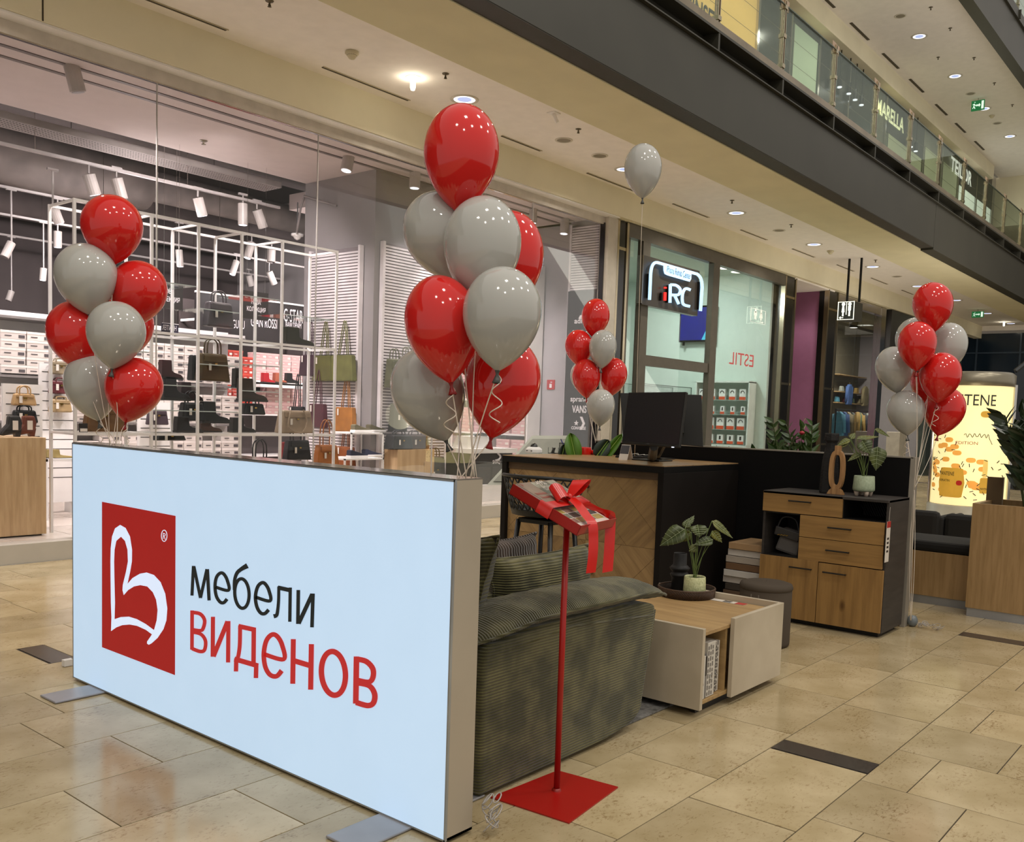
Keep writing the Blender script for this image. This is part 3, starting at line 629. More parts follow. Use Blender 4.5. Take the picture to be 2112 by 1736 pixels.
CL = {
 'front': (3.30, [(1, 958,217, 944,437, 156, 0, 'tallest red balloon topping the largest bunch at light box corner'),
   (0, 880,400, 942,580, 150, .12, 'grey balloon at upper left of the largest bunch'), (0, 1003,406, 985,628, 161, -.06, 'grey balloon just under the tallest red one in largest bunch'),
   (1, 1058,436, 1036,650, 146, .22, 'red balloon half hidden at upper right of largest bunch'), (1, 897,569, 930,790, 154, -.12, 'red balloon at middle left of the largest bunch'),
   (0, 1043,551, 1026,765, 163, -.25, 'grey balloon in front at right of the largest bunch'), (0, 853,722, 920,909, 152, .14, 'lowest grey balloon at bottom left of largest bunch'),
   (1, 1056,696, 1013,903, 155, .06, 'lowest red balloon at bottom right of largest bunch'), (1, 975,560, 963,776, 130, .38, 'red balloon mostly hidden in middle of largest bunch')]),
 'left': (4.95, [(1, 227,403, 236,545, 121, .05, 'top red balloon of the left bunch on light box'), (0, 172,503, 184,649, 123, 0, 'upper grey balloon of the left bunch'),
   (1, 288,538, 281,672, 115, .16, 'red balloon at right side of the left bunch'), (1, 144,622, 174,766, 115, .1, 'red balloon at far left of the left bunch'),
   (0, 246,622, 231,761, 116, -.16, 'front grey balloon in middle of the left bunch'), (1, 262,610, 254,742, 112, .40, 'red balloon hidden behind front grey one of left bunch'),
   (0, 178,730, 204,868, 108, .12, 'lowest grey balloon of the left bunch'), (1, 290,739, 259,871, 114, -.02, 'lowest red balloon of the left bunch')]),
 'mid': (9.2, [(1, 1232,616, 1224,696, 58, .1, 'top red balloon of the small bunch behind desk'), (1, 1191,680, 1197,756, 57, .1, 'red balloon at upper left of small bunch behind desk'),
   (0, 1246,680, 1240,760, 57, -.1, 'grey balloon at upper right of small bunch behind desk'), (1, 1208,740, 1210,821, 58, 0, 'red balloon at lower left of small bunch behind desk'),
   (1, 1270,738, 1259,817, 57, .1, 'red balloon at lower right of small bunch behind desk'), (0, 1241,802, 1237,879, 58, -.2, 'lowest grey balloon of small bunch behind desk'),
   (0, 1207,742, 1206,815, 61, .5, 'grey balloon edge behind lower left red one of small bunch')]),
 'right': (6.94, [(1, 1920,582.5, 1928,684, 79, 0, 'top red balloon of the right bunch'), (0, 1886,655, 1890,757, 78, .3, 'grey balloon behind upper left of right bunch'),
   (1, 1893,663, 1889,765, 76, -.18, 'front red balloon at upper left of right bunch'), (0, 1962,666, 1946,768, 76, .2, 'grey balloon at upper right of right bunch'),
   (0, 1838,715, 1852,811, 74, .1, 'leftmost grey balloon of the right bunch'), (1, 1946,727, 1932,831, 81, -.12, 'front red balloon at middle right of right bunch'),
   (0, 1866,805, 1871,898, 75, .05, 'lowest grey balloon of the right bunch'), (1, 1960,800, 1934,898, 80, .1, 'lowest red balloon of the right bunch'),
   (1, 1916,748, 1913,834, 70, .4, 'red balloon hidden in the middle of right bunch')]),
}
TIE = {'front': [Vector((2.415, 2.17+.012*i, 1.26)) for i in range(9)], 'left': [Vector((2.408, onx(226+3*i, 905, 2.408).y, 1.25)) for i in range(9)],
       'mid': [ond(1232, 930, 9.2)+Vector((.004*i, 0, 0)) for i in range(9)], 'right': [ond(1886, 1010, 6.90)+Vector((0, .001*i, 0)) for i in range(9)]}
GN = {'front': 'balloons of the largest bunch', 'left': 'balloons of the left bunch', 'mid': 'balloons of the small bunch behind desk', 'right': 'balloons of the right bunch'}
SL = {'front': 'thin cream ribbon holding the largest balloon bunch at light box corner', 'left': 'thin cream ribbon holding the left balloon bunch', 'mid': 'thin cream ribbon holding small bunch behind the desk', 'right': 'thin cream ribbon holding the right balloon bunch'}
for key, (D, L_) in CL.items():
    for i, (red, tx, ty, bx, by, w, dd, lab) in enumerate(L_):
        t, kp = balloon('balloon', red, tx, ty, bx, by, w, D+dd, lab, GN[key])
        e_ = TIE[key][i]
        string(kp, e_, '', 'thin cream ribbon under the '+lab, 'ribbons of the '+key+' balloon bunch', r=.0022 if key == 'front' else .002, sag=random.uniform(-.02, .02), curl=(key, i) in (('front', 4), ('front', 5), ('left', 6), ('right', 5), ('right', 6), ('left', 7)))
# ribbon bundle continuing to the floor weight of the right bunch
a = TIE['right'][0]; bz = onz(1880, 1288, 0)
for i in range(3):
    q = onz(1879, 1282, .05)
    string(a+Vector((0, .004*i, 0)), (q.x, q.y+.003*i, .06), '', 'thin cream ribbon running down to the floor weight of right bunch', 'ribbons down to the round floor weight', sag=.02*(i-1), r=.002)
wq = onz(1881, 1291, 0)
t = thing('balloon_weight', 'small grey round balloon weight on floor beside dark partition', 'balloon weight', (wq.x, wq.y, 0))
MB().lathe([(.004, .085), (.025, .08), (.036, .06), (.040, .04), (.034, .015), (.02, .002), (.004, 0)], (wq.x, wq.y, 0), 16).build('weight_body', M('weight_grey', '70777a', .3), t, smooth=True)
cr = MB(); random.seed(5)
for j in range(16):
    c = Vector((wq.x-.03+random.uniform(-.03, .05), wq.y-.06-random.uniform(0, .16), .014+random.uniform(0, .03))); r = random.uniform(.012, .024); a0 = random.random()*6
    cr.tube([c+Vector((r*math.cos(a0+k*.6), r*math.sin(a0+k*.6), r*.5*math.sin(k*.6+j))) for k in range(12)], .002, 4)
tag(cr.build('ribbon_curls', clear_m, smooth=True), 'loose shiny curled ribbon on floor next to round balloon weight', 'ribbon')
wz = Vector(TIE['mid'][0]); wt_ = thing('balloon_weight', 'small grey balloon weight on floor behind desk under small bunch', 'balloon weight', (wz.x, wz.y, 0)); MB().lathe([(.004, .085), (.025, .08), (.036, .06), (.040, .04), (.034, .015), (.02, .002), (.004, 0)], (wz.x, wz.y, 0), 16).build('weight_body', M('weight_grey', '70777a', .3), wt_, smooth=True)
string(wz, (wz.x, wz.y, .08), '', 'thin cream ribbon from small bunch down to its floor weight', 'ribbons of the mid balloon bunch', sag=0)
# single balloon
t, kp = balloon('balloon', 0, 1327, 297, 1325, 409, 77, 7.15, 'single grey balloon floating alone above the desk', 'lone balloon')
string(kp, onz(1309, 940, 1.16), '', 'single thin cream ribbon of the lone balloon tied at desk', 'lone ribbon', r=.0026, sag=0)
# ================================================================ SOFA
oli = cord('olive_corduroy', '6f6a45', '474529', 'Z', 26); oliX = cord('olive_corduroy_top', '736f4e', '4d4b31', 'X', 26); brc = cord('brown_corduroy', '51433a', '30271f', 'X', 14); oliY = cord('olive_corduroy_seat', '59552f', '38361d', 'Z', 20)
sofa = thing('armchair', 'olive green corduroy armchair with pillow arms right behind light box', 'armchair', (3.1, 2.66, 0), 'olive corduroy armchairs')
def pillow(c, size, name, mat, parent, R=None, n=14, flat=.0, pinch=.12, edge=True, bend=0):
    """cushion with pinched corners; size = full extents, thin axis last"""
    c = Vector(c); R = R or Matrix.Identity(3); sx, sy, sz = size; mb = MB()
    def surf(s):
        def fn(u, v):
            a = (u-.5)*2; b = (v-.5)*2
            ex = 1-pinch*(1-abs(b)**2)*0 ; k = (1-a**4)*(1-b**4)
            x = a*(1-pinch*(1-b*b)*(a*a)); y = b*(1-pinch*(1-a*a)*(b*b))
            z = s*sz/2*(max(k, 0)**.5)
            zb = bend*(a*a)
            return c+R@Vector((x*sx/2, y*sy/2, z+zb+.003*math.sin(a*17+b*3)+.003*math.sin(b*13)))
        return fn
    mb.grid(surf(1), n, n); mb.grid(surf(-1), n, n)
    o = mb.build(name, mat, parent, smooth=True)
    if edge:
        pts = []
        for i in range(n+1): pts.append(surf(1)(i/n, 0))
        for i in range(n+1): pts.append(surf(1)(1, i/n))
        for i in range(n+1): pts.append(surf(1)(1-i/n, 1))
        for i in range(n+1): pts.append(surf(1)(0, 1-i/n))
        cp = MB().tube(pts, .006, 5); cp.build('piping', mat, o, smooth=True, off=parent_loc(parent))
    return o
# side body of the near arm: padded trapezoid with rounded outline in the x-z plane
def armbody(y0, y1):
    mb = MB()
    out = [(2.63, .02), (2.66, .018), (3.0, .018), (3.40, .02), (3.55, .028), (3.72, .055), (3.79, .10), (3.80, .14), (3.835, .30), (3.87, .47), (3.885, .57), (3.84, .61), (3.6, .635), (3.1, .645), (2.72, .62), (2.62, .58), (2.61, .35), (2.615, .06)]
    # smooth closed outline
    n = len(out); P = []
    for i in range(n):
        p0, p1, p2, p3 = [Vector((*out[(i+k) % n], 0)) for k in (-1, 0, 1, 2)]
        for k in range(4): t = k/4; P.append(.5*((2*p1)+(-p0+p2)*t+(2*p0-5*p1+4*p2-p3)*t*t+(-p0+3*p1-3*p2+p3)*t**3))
    cxm = sum(p.x for p in P)/len(P); czm = sum(p.y for p in P)/len(P)
    rings = [(y0-.01, .955), (y0-.008, .98), (y0-.001, .993), (y0+.015, 1.0), (y1-.04, 1.0), (y1-.012, .97), (y1, .93)]
    vs = []; fs = []; m_ = len(P)
    for yy, s_ in rings:
        for p in P: vs.append((cxm+(p.x-cxm)*s_, yy, czm+(p.y-czm)*s_))
    for i in range(len(rings)-1):
        for k in range(m_): fs.append((i*m_+k, i*m_+(k+1) % m_, (i+1)*m_+(k+1) % m_, (i+1)*m_+k))
    fs.append(tuple(range(m_))); fs.append(tuple((len(rings)-1)*m_+k for k in range(m_-1, -1, -1)))
    return mb.add(vs, fs)
arm = armbody(2.30, 2.46).build('arm_panel', oli, sofa, smooth=True)
# front edge seam
MB().tube([(3.895, 2.305, .57), (3.87, 2.305, .42), (3.81, 2.305, .25), (3.74, 2.31, .115)], .006, 6).build('seam', oli, arm, smooth=True, off=parent_loc(sofa))
MB().tube([(2.65, 2.296, .56), (3.2, 2.290, .60), (3.86, 2.292, .55)], .005, 6).build('seam', oli, arm, smooth=True, off=parent_loc(sofa))
armbody(2.86, 3.02).build('arm_panel', oli, sofa, smooth=True)
def armpad(yc, name):
    mb = MB(); n = 30; xs0, xs1 = 2.56, 4.05
    def fn(s):
        def g(u, v):
            a = 2*u-1; b = 2*v-1
            x = xs0+(xs1-xs0)*u; zt = .652+.035*(1-a*a)
            if u > .85: zt -= .35*(u-.85)**1.2
            if u < .25: zt -= .16*(.25-u)
            hw = .17*(1-.5*abs(a)**6); k = max((1-a**6)*(1-b*b), 0)**.6
            th = .052 if s > 0 else -.055
            fold = .004*math.sin(u*70+b*3)*k
            return Vector((x, yc+b*hw+.012*math.sin(u*9), zt+th*k+fold))
        return g
    mb.grid(fn(1), 40, 14); mb.grid(fn(-1), 40, 14)
    o = mb.build(name, oliX, sofa, smooth=True)
    g = fn(1); MB().tube([g(i/40, 0)+Vector((0, -.004, 0)) for i in range(41)], .007, 6).build('piping', oli, o, smooth=True, off=parent_loc(sofa))
    return o
armpad(2.42, 'arm_cushion')
xa_, xb_ = ony(1010, 1180, 2.84).x, ony(1218, 1170, 2.84).x; zt_a = ony(1120, 1137, 2.84).z
pillow(((xa_+xb_)/2, 2.85, (zt_a+.46)/2), (xb_-xa_, zt_a-.46, .20), 'arm_pillow', oli, sofa, Matrix.Rotation(math.radians(86), 3, 'X'), n=20, pinch=.10)
MB().box(2.52, 2.45, .06, 3.80, 2.87, .36).build('seat_base', oliY, sofa, bevel=.03)
pillow((3.25, 2.66, .42), (1.1, .42, .20), 'seat_cushion', oliY, sofa)
MB().box(2.50, 2.40, .06, 2.72, 2.92, .62).build('back_frame', oliY, sofa, bevel=.03)
Rb = Matrix.Rotation(math.radians(-72), 3, 'Y')
pillow((2.80, 2.68, .73), (.56, .44, .22), 'back_cushion', oliY, sofa, Rb)
for x, y in ((2.72, 2.5), (3.45, 2.42), (3.45, 2.9), (2.72, 2.9)):
    MB().box(x-.03, y-.02, 0.002, x+.03, y+.02, .075).build('leg', M('sofa_leg_black', '15120f', .5), sofa)
# second armchair beside the first, with a loose brown cushion
sofa2 = dup(sofa, (3.1-.08, 2.66+.745, 0), None, 'second olive corduroy armchair mostly hidden behind the first one')
for c_ in list(sofa2.children):
    if c_.name.startswith(('arm_cushion', 'arm_pillow')):
        for g_ in list(c_.children): bpy.data.objects.remove(g_)
        bpy.data.objects.remove(c_)
a = ony(994, 1125, 3.40); b = ony(1109, 1125, 3.40); zt = ony(1060, 1104, 3.40).z
bp_ = thing('brown_cushion', 'dark brown ribbed corduroy cushion standing on the second armchair', 'cushion', ((a.x+b.x)/2, 3.40, .53))
pillow(((a.x+b.x)/2-.06, 3.40, (zt+.50)/2), (b.x-a.x+.12, zt-.50, .16), 'cover', brc, bp_, Matrix.Rotation(math.radians(84), 3, 'X'), pinch=.14)
# rug
rug_m = M('rug_grey', '8b8985', .95, col2='55534f', scale=30, bump=.6)
rg = MB().box(3.0, 2.36, 0.001, 5.25, 4.4, .012); tag(rg.build('rug', rug_m, bevel=.003), 'grey mottled short pile rug under armchairs and coffee table', 'rug')
# ================================================================ RED FLYER STAND
redp = M('red_powder_coat', 'a3130d', .35, var=.02)
sx, sy = 2.903, 2.13
st = thing('leaflet_stand', 'tall red metal leaflet stand with tilted box tray and satin bow', 'stand', (sx, sy, 0))
pl = [onz(1012, 1643, .006), onz(1150, 1588, .006), onz(1275, 1622, .006), onz(1174, 1696, .006)]
MB().prism([(p.x, p.y, .001) for p in pl], (0, 0, .005)).build('base_plate', redp, st)
zt = 1.5-(1.5-1.19)*1.0; zt = onx(1160, 1068, sx).z
MB().tube([(sx, sy, .006), (sx, sy, zt+.0)], .0125, 10).build('pole', redp, st, smooth=True)
MB().lathe([(.02, .006), (.018, .012), (.013, .016)], (sx, sy, 0), 12).build('weld_ring', M('weld', '8c1a12', .4), st, smooth=True)
# tray: corners measured on the depth of the pole
Dp = (Vector((sx, sy, 1.1))-CAM).dot(f_)
ZB = lambda x, y, d=0: ond(1020+x/7.233, 960+y/7.233, Dp+d)
rh = Vector((math.sin(YAW), -math.cos(YAW), 0)); fh = Vector((math.cos(YAW), math.sin(YAW), 0)); hb = .042
Vv = rh*.162+fh*.306; Uv = rh*.256-fh*.136-Vector((0, 0, .137)); U = Uv.normalized(); V = (Vv-U*Vv.dot(U)).normalized(); Nn = U.cross(V); Nn = -Nn if Nn.z < 0 else Nn
Lu, Lv = Uv.length, Vv.length; C0 = ond(1168, 1034, Dp); A_ = C0-U*Lu/2-V*Lv/2-Nn*hb
def TP(u, v, n): return A_+U*u+V*v+Nn*n
def tbox(u0, v0, n0, u1, v1, n1):
    return [TP(u0, v0, n0), TP(u1, v0, n0), TP(u1, v1, n0), TP(u0, v1, n0), TP(u0, v0, n1), TP(u1, v0, n1), TP(u1, v1, n1), TP(u0, v1, n1)]
BF = [(0,3,2,1),(4,5,6,7),(0,1,5,4),(1,2,6,5),(2,3,7,6),(3,0,4,7)]
tr = MB(); tk = .003
tr.add(tbox(0, 0, 0, Lu, Lv, tk), BF); tr.add(tbox(0, 0, 0, Lu, tk, hb), BF); tr.add(tbox(0, Lv-tk, 0, Lu, Lv, hb), BF); tr.add(tbox(Lu-tk, 0, 0, Lu, Lv, hb), BF)
tr.build('tray', redp, st)
MB().add(tbox(.0, tk, tk, .004, Lv-tk, .02), BF).build('tray_back', redp, st)
# leaflets in the tray
t = thing('leaflet_stack', 'stack of glossy furniture leaflets with white -49% in red tray top', 'leaflet', tuple(TP(Lu*.28, Lv/2, .03)))
pho = M('leaflet_brown', '8e7c6c', .5, var=.1, scale=20); ph2 = M('leaflet_green_grey', '6d6f60', .5, var=.25, scale=25); whp = M('leaflet_white', 'ddd6cc', .3, var=.03); prr = M('leaflet_red', 'b3242a', .3)
MB().add(tbox(.005, .012, tk, Lu*.46, Lv-.012, .044), BF).build('paper_stack', whp, t)
MB().add(tbox(.005, .012, .044, Lu*.46, Lv-.012, .0455), BF).build('cover_page', pho, t)
for i in range(3):
    for j in range(3): MB().add(tbox(.012+.044*i, Lv*.34+j*Lv*.2, .0455, .052+.044*i, Lv*.34+(j+.9)*Lv*.2, .046), BF).build('picture', ph2 if (i+j) % 2 else M('leaflet_pale', 'a9a898', .25, var=.2, scale=25), t)
text('-49%', 'lettering', whp, t, TP(.036, Lv*.40, .0465), V, -U, .032, bold=.01)
text('ДНЕВНА', 'lettering', whp, t, TP(.058, Lv*.42, .0465), V, -U, .016)
text('ТРАНСФОРМ', 'lettering', whp, t, TP(.078, Lv*.40, .0465), V, -U, .014)
text('b', 'lettering', prr, t, TP(.03, Lv*.07, .0465), V, -U, .02)
text('Мебели', 'lettering', prr, t, TP(.10, Lv*.08, .0465), V, -U, .016)
text('Виденов', 'lettering', prr, t, TP(.125, Lv*.08, .0465), V, -U, .014)
t2 = thing('leaflet_stack', 'second stack of leaflets with room photos in lower half of red tray', 'leaflet', tuple(TP(Lu*.75, Lv/2, .02)))
MB().add(tbox(Lu*.55, .012, tk, Lu-.012, Lv-.012, .026), BF).build('paper_stack', whp, t2)
pp = [M('leaflet_yellow', 'b09a5a', .3, var=.2, scale=30), M('leaflet_dark', '3c3a3a', .3, var=.3, scale=30), M('leaflet_pink', '9c7d70', .3, var=.3, scale=30), ph2]
for i in range(3):
    for j in range(4): MB().add(tbox(Lu*.56+.035*i, .02+j*(Lv-.04)/4, .026, Lu*.56+.035*i+.031, .02+(j+.92)*(Lv-.04)/4, .0266), BF).build('picture', pp[(i*3+j*2) % 4], t2)
for k_, s_ in enumerate(('ЛЯТНА КАМПАНИЯ', 'ДО 30.09', 'videnov.bg')):
    text(s_, 'lettering', M('print_black', '2a2623', .5), t2, TP(Lu*.90+.012*k_, .10, .0272), V, -U, .007)
# satin bow
satin = M('red_satin', 'd11a10', .28, var=.05, scale=12, spec=.6)
bow = thing('satin_bow', 'large red satin ribbon bow tied round the red leaflet tray', 'bow', tuple(TP(Lu*.55, Lv*.5, .06)))
def rib(path, w, wd=None, nm='ribbon_tail'):
    A = []; B = []
    for i, p in enumerate(path):
        p = Vector(p); d = Vector(path[min(i+1, len(path)-1)])-Vector(path[max(i-1, 0)]); s = Vector(wd) if wd is not None else d.cross(Nn).normalized()
        A.append(p+s*w/2); B.append(p-s*w/2)
    return MB().strip(A, B).build(nm, satin, bow, smooth=True)
def sm(pts, k=6):
    P = [Vector(p) for p in pts]; Q = []
    for i in range(len(P)-1):
        p0 = P[max(i-1, 0)]; p1 = P[i]; p2 = P[i+1]; p3 = P[min(i+2, len(P)-1)]
        for j in range(k): t = j/k; Q.append(.5*((2*p1)+(-p0+p2)*t+(2*p0-5*p1+4*p2-p3)*t*t+(-p0+3*p1-3*p2+p3)*t**3))
    return Q+[P[-1]]
uk = Lu*.50; kn = TP(uk, Lv*.52, .062)
# band around tray
rib([TP(uk, -.003, -.004), TP(uk, -.003, hb+.003), TP(uk, Lv+.003, hb+.003), TP(uk, Lv+.003, -.004)], .06, U, 'ribbon_band')
def loop(dirv, ln, ht, w):
    side = dirv.cross(Nn).normalized(); P = sm([kn, kn+dirv*ln*.45+Nn*ht*1.0, kn+dirv*ln*.9+Nn*ht*1.2, kn+dirv*ln*1.05+Nn*ht*.5, kn+dirv*ln*.7-Nn*.005, kn-Nn*.006])
    A = []; B = []
    for i, p in enumerate(P):
        q = i/(len(P)-1); ww = w*(.22+.78*math.sin(PI*q)**.7); s_ = (side*.9+u_*.45).normalized(); A.append(p+s_*ww/2); B.append(p-s_*ww/2)
    return MB().strip(A, B).build('bow_loop', satin, bow, smooth=True)
loop((-V*.75-r_*.5+U*.05).normalized(), .088, .030, .075); loop((V*.65+r_*.35-U*.4).normalized(), .085, .045, .075)
MB().lathe([(.003, .014), (.010, .010), (.013, 0), (.010, -.012), (.003, -.016)], kn, 12, None).build('knot', satin, bow, smooth=True)
def atd(x, y, P): return ond(1020+x/7.233, 960+y/7.233, (P-CAM).dot(f_))
e1 = TP(Lu+.003, Lv*.27, hb+.002); e2 = TP(Lu*.93, Lv+.006, .02)
q1 = atd(1435, 1600, e1); q2 = atd(1685, 1585, e2)
rib(sm([kn, TP(uk+.05, Lv*.46, hb+.02), TP(Lu*.86, Lv*.34, hb+.012), e1, e1.lerp(q1, .3)+r_*.006, e1.lerp(q1, .65)+r_*.006, q1]), .048, (V*.7+r_*.5).normalized())
rib(sm([kn, TP(uk+.05, Lv*.62, hb+.02), TP(Lu*.78, Lv*.80, hb+.008), TP(Lu*.88, Lv*.96, hb+.006), e2, e2.lerp(q2, .5)+r_*.002, q2]), .048, (r_*.8+V*.3-U*.2).normalized())
# ================================================================ COFFEE TABLE
oak = wood('oak_veneer', 'a88a5c', '8a6d45', 1, 1.1); oakx = wood('oak_top', 'ad8e60', '8e7049', 1, .9); stone = M('pale_stone_panel', 'c4b8a2', .5, col2='ada08a', scale=2.5); edge_w = M('white_edge', 'd9d1c3', .5)
ct = thing('coffee_table', 'low square coffee table with pale stone side panels and oak top', 'coffee table', (4.6, 2.55, 0))
MB().box(4.145, 2.17, .415, 5.03, 2.94, .435).build('top', oakx, ct, bevel=.002)
MB().box(4.115, 2.15, .045, 4.142, 2.96, .462).build('side_panel', stone, ct, bevel=.002)
MB().box(4.44, 2.14, .045, 5.06, 2.165, .470).build('front_panel', stone, ct, bevel=.002)
MB().box(5.035, 2.165, .045, 5.062, 2.96, .470).build('back_panel', stone, ct, bevel=.002)
MB().box(4.142, 2.17, .06, 5.03, 2.94, .08).build('bottom_shelf', oak, ct, bevel=.002); MB().box(4.42, 2.18, .08, 4.44, 2.93, .415).build('divider', oak, ct)
MB().box(4.142, 2.70, .08, 4.42, 2.715, .415).build('niche_back', oak, ct)
ff = MB(); ff.box(4.2, 2.22, .0, 4.98, 2.25, .06); ff.box(4.2, 2.85, 0, 4.98, 2.88, .06); ff.box(4.2, 2.22, .03, 4.23, 2.88, .06); ff.box(4.95, 2.22, .03, 4.98, 2.88, .06); ff.build('plinth', M('table_plinth', '191512', .5), ct)
# binders in the niche
bw_ = M('binder_white', 'c9c3b8', .5, var=.03); bk_ = M('binder_black', '24211f', .5); bgm = M('binder_print', '77716b', .6)
def binder(y, x, w, h, lab, lean=0, spiral=False, sl=0):
    t = thing('binder', lab, 'binder', (x, y, .082), group='catalogue binders in the coffee table')
    MB().box(x, y, .082, x+w, y+.24, .082+h).build('cover', bw_, t, bevel=.002)
    k = 0; hh = .012
    for r in range(int(h/.03)):
        for c in range(max(1, int(w/.022))):
            x0 = x+.004+c*.022; z0 = .09+r*.03
            if z0+.02 < .08+h and x0+.014 < x+w: MB().box(x0, y-.0008, z0, x0+.013, y-.0002, z0+.018+.006*((r+c) % 2)).build('printed_block', bgm, t)
    MB().tube([(x+w/2+.012*math.cos(a*PI/8), y-.002, .082+h*.35+.012*math.sin(a*PI/8)) for a in range(17)], .0014, 5).build('finger_ring', chrome_m, t)
    if spiral: 
        for i in range(14): MB().tube([(x+w+.004+.004*math.cos(a*PI/4), y-.002, .10+i*.018+.006*math.sin(a*PI/4)) for a in range(9)], .0012, 4).build('spiral_loop', bk_, t)
binder(2.176, 4.146, .06, .225, 'white patterned ring binder at left in coffee table niche'); binder(2.180, 4.232, .085, .285, 'wide white patterned ring binder in middle of coffee table niche', spiral=True); binder(2.20, 4.345, .055, .27, 'narrow patterned catalogue at right of coffee table niche')
t = thing('catalogue', 'thin grey and black catalogue sleeve between the two white binders', 'catalogue', (4.22, 2.19, .082)); MB().box(4.210, 2.18, .082, 4.228, 2.42, .31).build('sleeve', M('sleeve_grey', '6f6d6b', .3), t); MB().box(4.211, 2.178, .2, 4.227, 2.1795, .30).build('label', bk_, t)
# tray
trc = onz(1417, 1222, .46); TC = (trc.x+.03, trc.y+.02)
ty = thing('rattan_tray', 'round dark brown woven rattan tray on the coffee table', 'tray', (*TC, .436))
rat = M('rattan', '4a3423', .6, var=.25, scale=120); Rr = .165
MB().lathe([(.005, .004), (Rr-.01, .004), (Rr-.005, .008), (.005, .008)], (*TC, .436), 40).build('base', rat, ty, smooth=True)
wv = MB()
for i in range(110):
    a = 2*PI*i/110; b = a+.16
    wv.tube([(TC[0]+Rr*math.cos(a), TC[1]+Rr*math.sin(a), .438), (TC[0]+(Rr+.006)*math.cos(b), TC[1]+(Rr+.006)*math.sin(b), .486)], .0038, 4)
o = wv.build('woven_wall', rat, ty, smooth=True); o['kind'] = 'stuff'
MB().lathe([(Rr-.003, .002), (Rr-.003, .05), (Rr-.001, .05), (Rr-.001, .002)], (*TC, .436), 40).build('wall_core', M('rattan_core', '2b1e14', .7), ty, smooth=True)
MB().tube([(TC[0]+(Rr+.004)*math.cos(2*PI*i/40), TC[1]+(Rr+.004)*math.sin(2*PI*i/40), .488) for i in range(41)], .006, 6).build('rim', rat, ty, smooth=True)
vp = onz(1400, 1225, .445); vx, vy = TC[0]+.055, TC[1]+.085
v = thing('black_vase', 'matt black ringed ceramic vase on the rattan tray', 'vase', (vx, vy, .445))
MB().lathe([(.004, 0), (.045, 0), (.047, .004), (.047, .085), (.058, .098), (.060, .104), (.05, .116), (.044, .120), (.05, .126), (.062, .140), (.063, .146), (.05, .158), (.042, .165), (.041, .235), (.039, .237), (.036, .233), (.036, .17)], (vx, vy, .445), 28).build('body', M('matt_black_ceramic', '131211', .6), v, smooth=True)
pxx, pyy = TC[0]-.005, TC[1]-.055
# leaf builder ----------------------------------------------------
def leaf(mb, base, tip, width, up, n=8, cup=.12, droop=.0):
    base, tip = Vector(base), Vector(tip); d = tip-base; L_ = d.length; s = d.cross(Vector(up)).normalized(); nn = s.cross(d).normalized()
    A = []; Bc = []; Cv = []
    for i in range(n+1):
        t = i/n; w = width/2*math.sin(PI*min(1, t**.62))**.85*(1-.25*t); c = base+d*t+nn*(-droop*L_*t*t)
        if i in (0, n): w = .0006
        A.append(c+s*w+nn*cup*w); Bc.append(c); Cv.append(c-s*w+nn*cup*w)
    mb.strip(A, Bc); mb.strip(Bc, Cv)
def alocasia(name, lab, base, leaves, potf, grp):
    t = thing(name, lab, 'plant', tuple(base), grp)
    lg = M('alocasia_green', '2b3725', .4, col2='59622f', scale=9); lgy = M('alocasia_yellow', '7c7a2e', .45, col2='454f24', scale=9); vn = M('alocasia_vein', 'a9b58b', .5); stm = M('alocasia_stem', '5f7236', .5)
    soil = M('moss_soil', '20240f', .9); potf(t)
    for (bx_, tip, w, up, yel) in leaves:
        m = MB(); leaf(m, bx_, tip, w, up, droop=.05); o = m.build('leaf', lgy if yel else lg, t, smooth=True, solid=.001)
        B0 = Vector(bx_); T0 = Vector(tip); d = T0-B0; s = d.cross(Vector(up)).normalized(); n_ = s.cross(d).normalized()
        v_ = MB(); v_.tube([B0+d*(i/8)+n_*(.0018-.05*d.length*(i/8)**2) for i in range(9)], [.0016-.0001*i for i in range(9)], 4)
        for q in (.2, .36, .52, .68):
            ww = w/2*math.sin(PI*q**.62)**.85*(1-.25*q)*.9; cc = B0+d*q+n_*(.0018-.05*d.length*q*q)
            for sg in (-1, 1): v_.tube([cc, cc+s*sg*ww+n_*.12*ww+d*.10], .0008, 3)
        v_.build('vein', vn, o, off=parent_loc(t))
        s0 = Vector(base)+Vector((random.uniform(-.012, .012), random.uniform(-.012, .012), 0)); mid = s0.lerp(B0, .5)+Vector((0, 0, .03))+ (s0-B0)*.08
        MB().tube(sm([s0, mid, B0]), .0022, 5).build('stem', stm, t, smooth=True)
    return t
def pot1(t):
    MB().lathe([(.004, 0), (.05, 0), (.052, .012), (.066, .02), (.068, .03), (.064, .115), (.061, .118), (.058, .112), (.058, .1)], (pxx, pyy, .445), 30).build('pot', M('speckled_green_glaze', 'a3a779', .3, col2='cfd0a0', scale=90), t, smooth=True)
    MB().lathe([(.003, .104), (.057, .104)], (pxx, pyy, .445), 20).build('soil', M('moss_soil', '20240f', .9), t)
PD = (Vector((pxx, pyy, .6))-CAM).dot(f_)
ZL = lambda x, y, d=0: ond(1360+x/7.89, 1040+y/7.89, PD+d)
camup = -f_
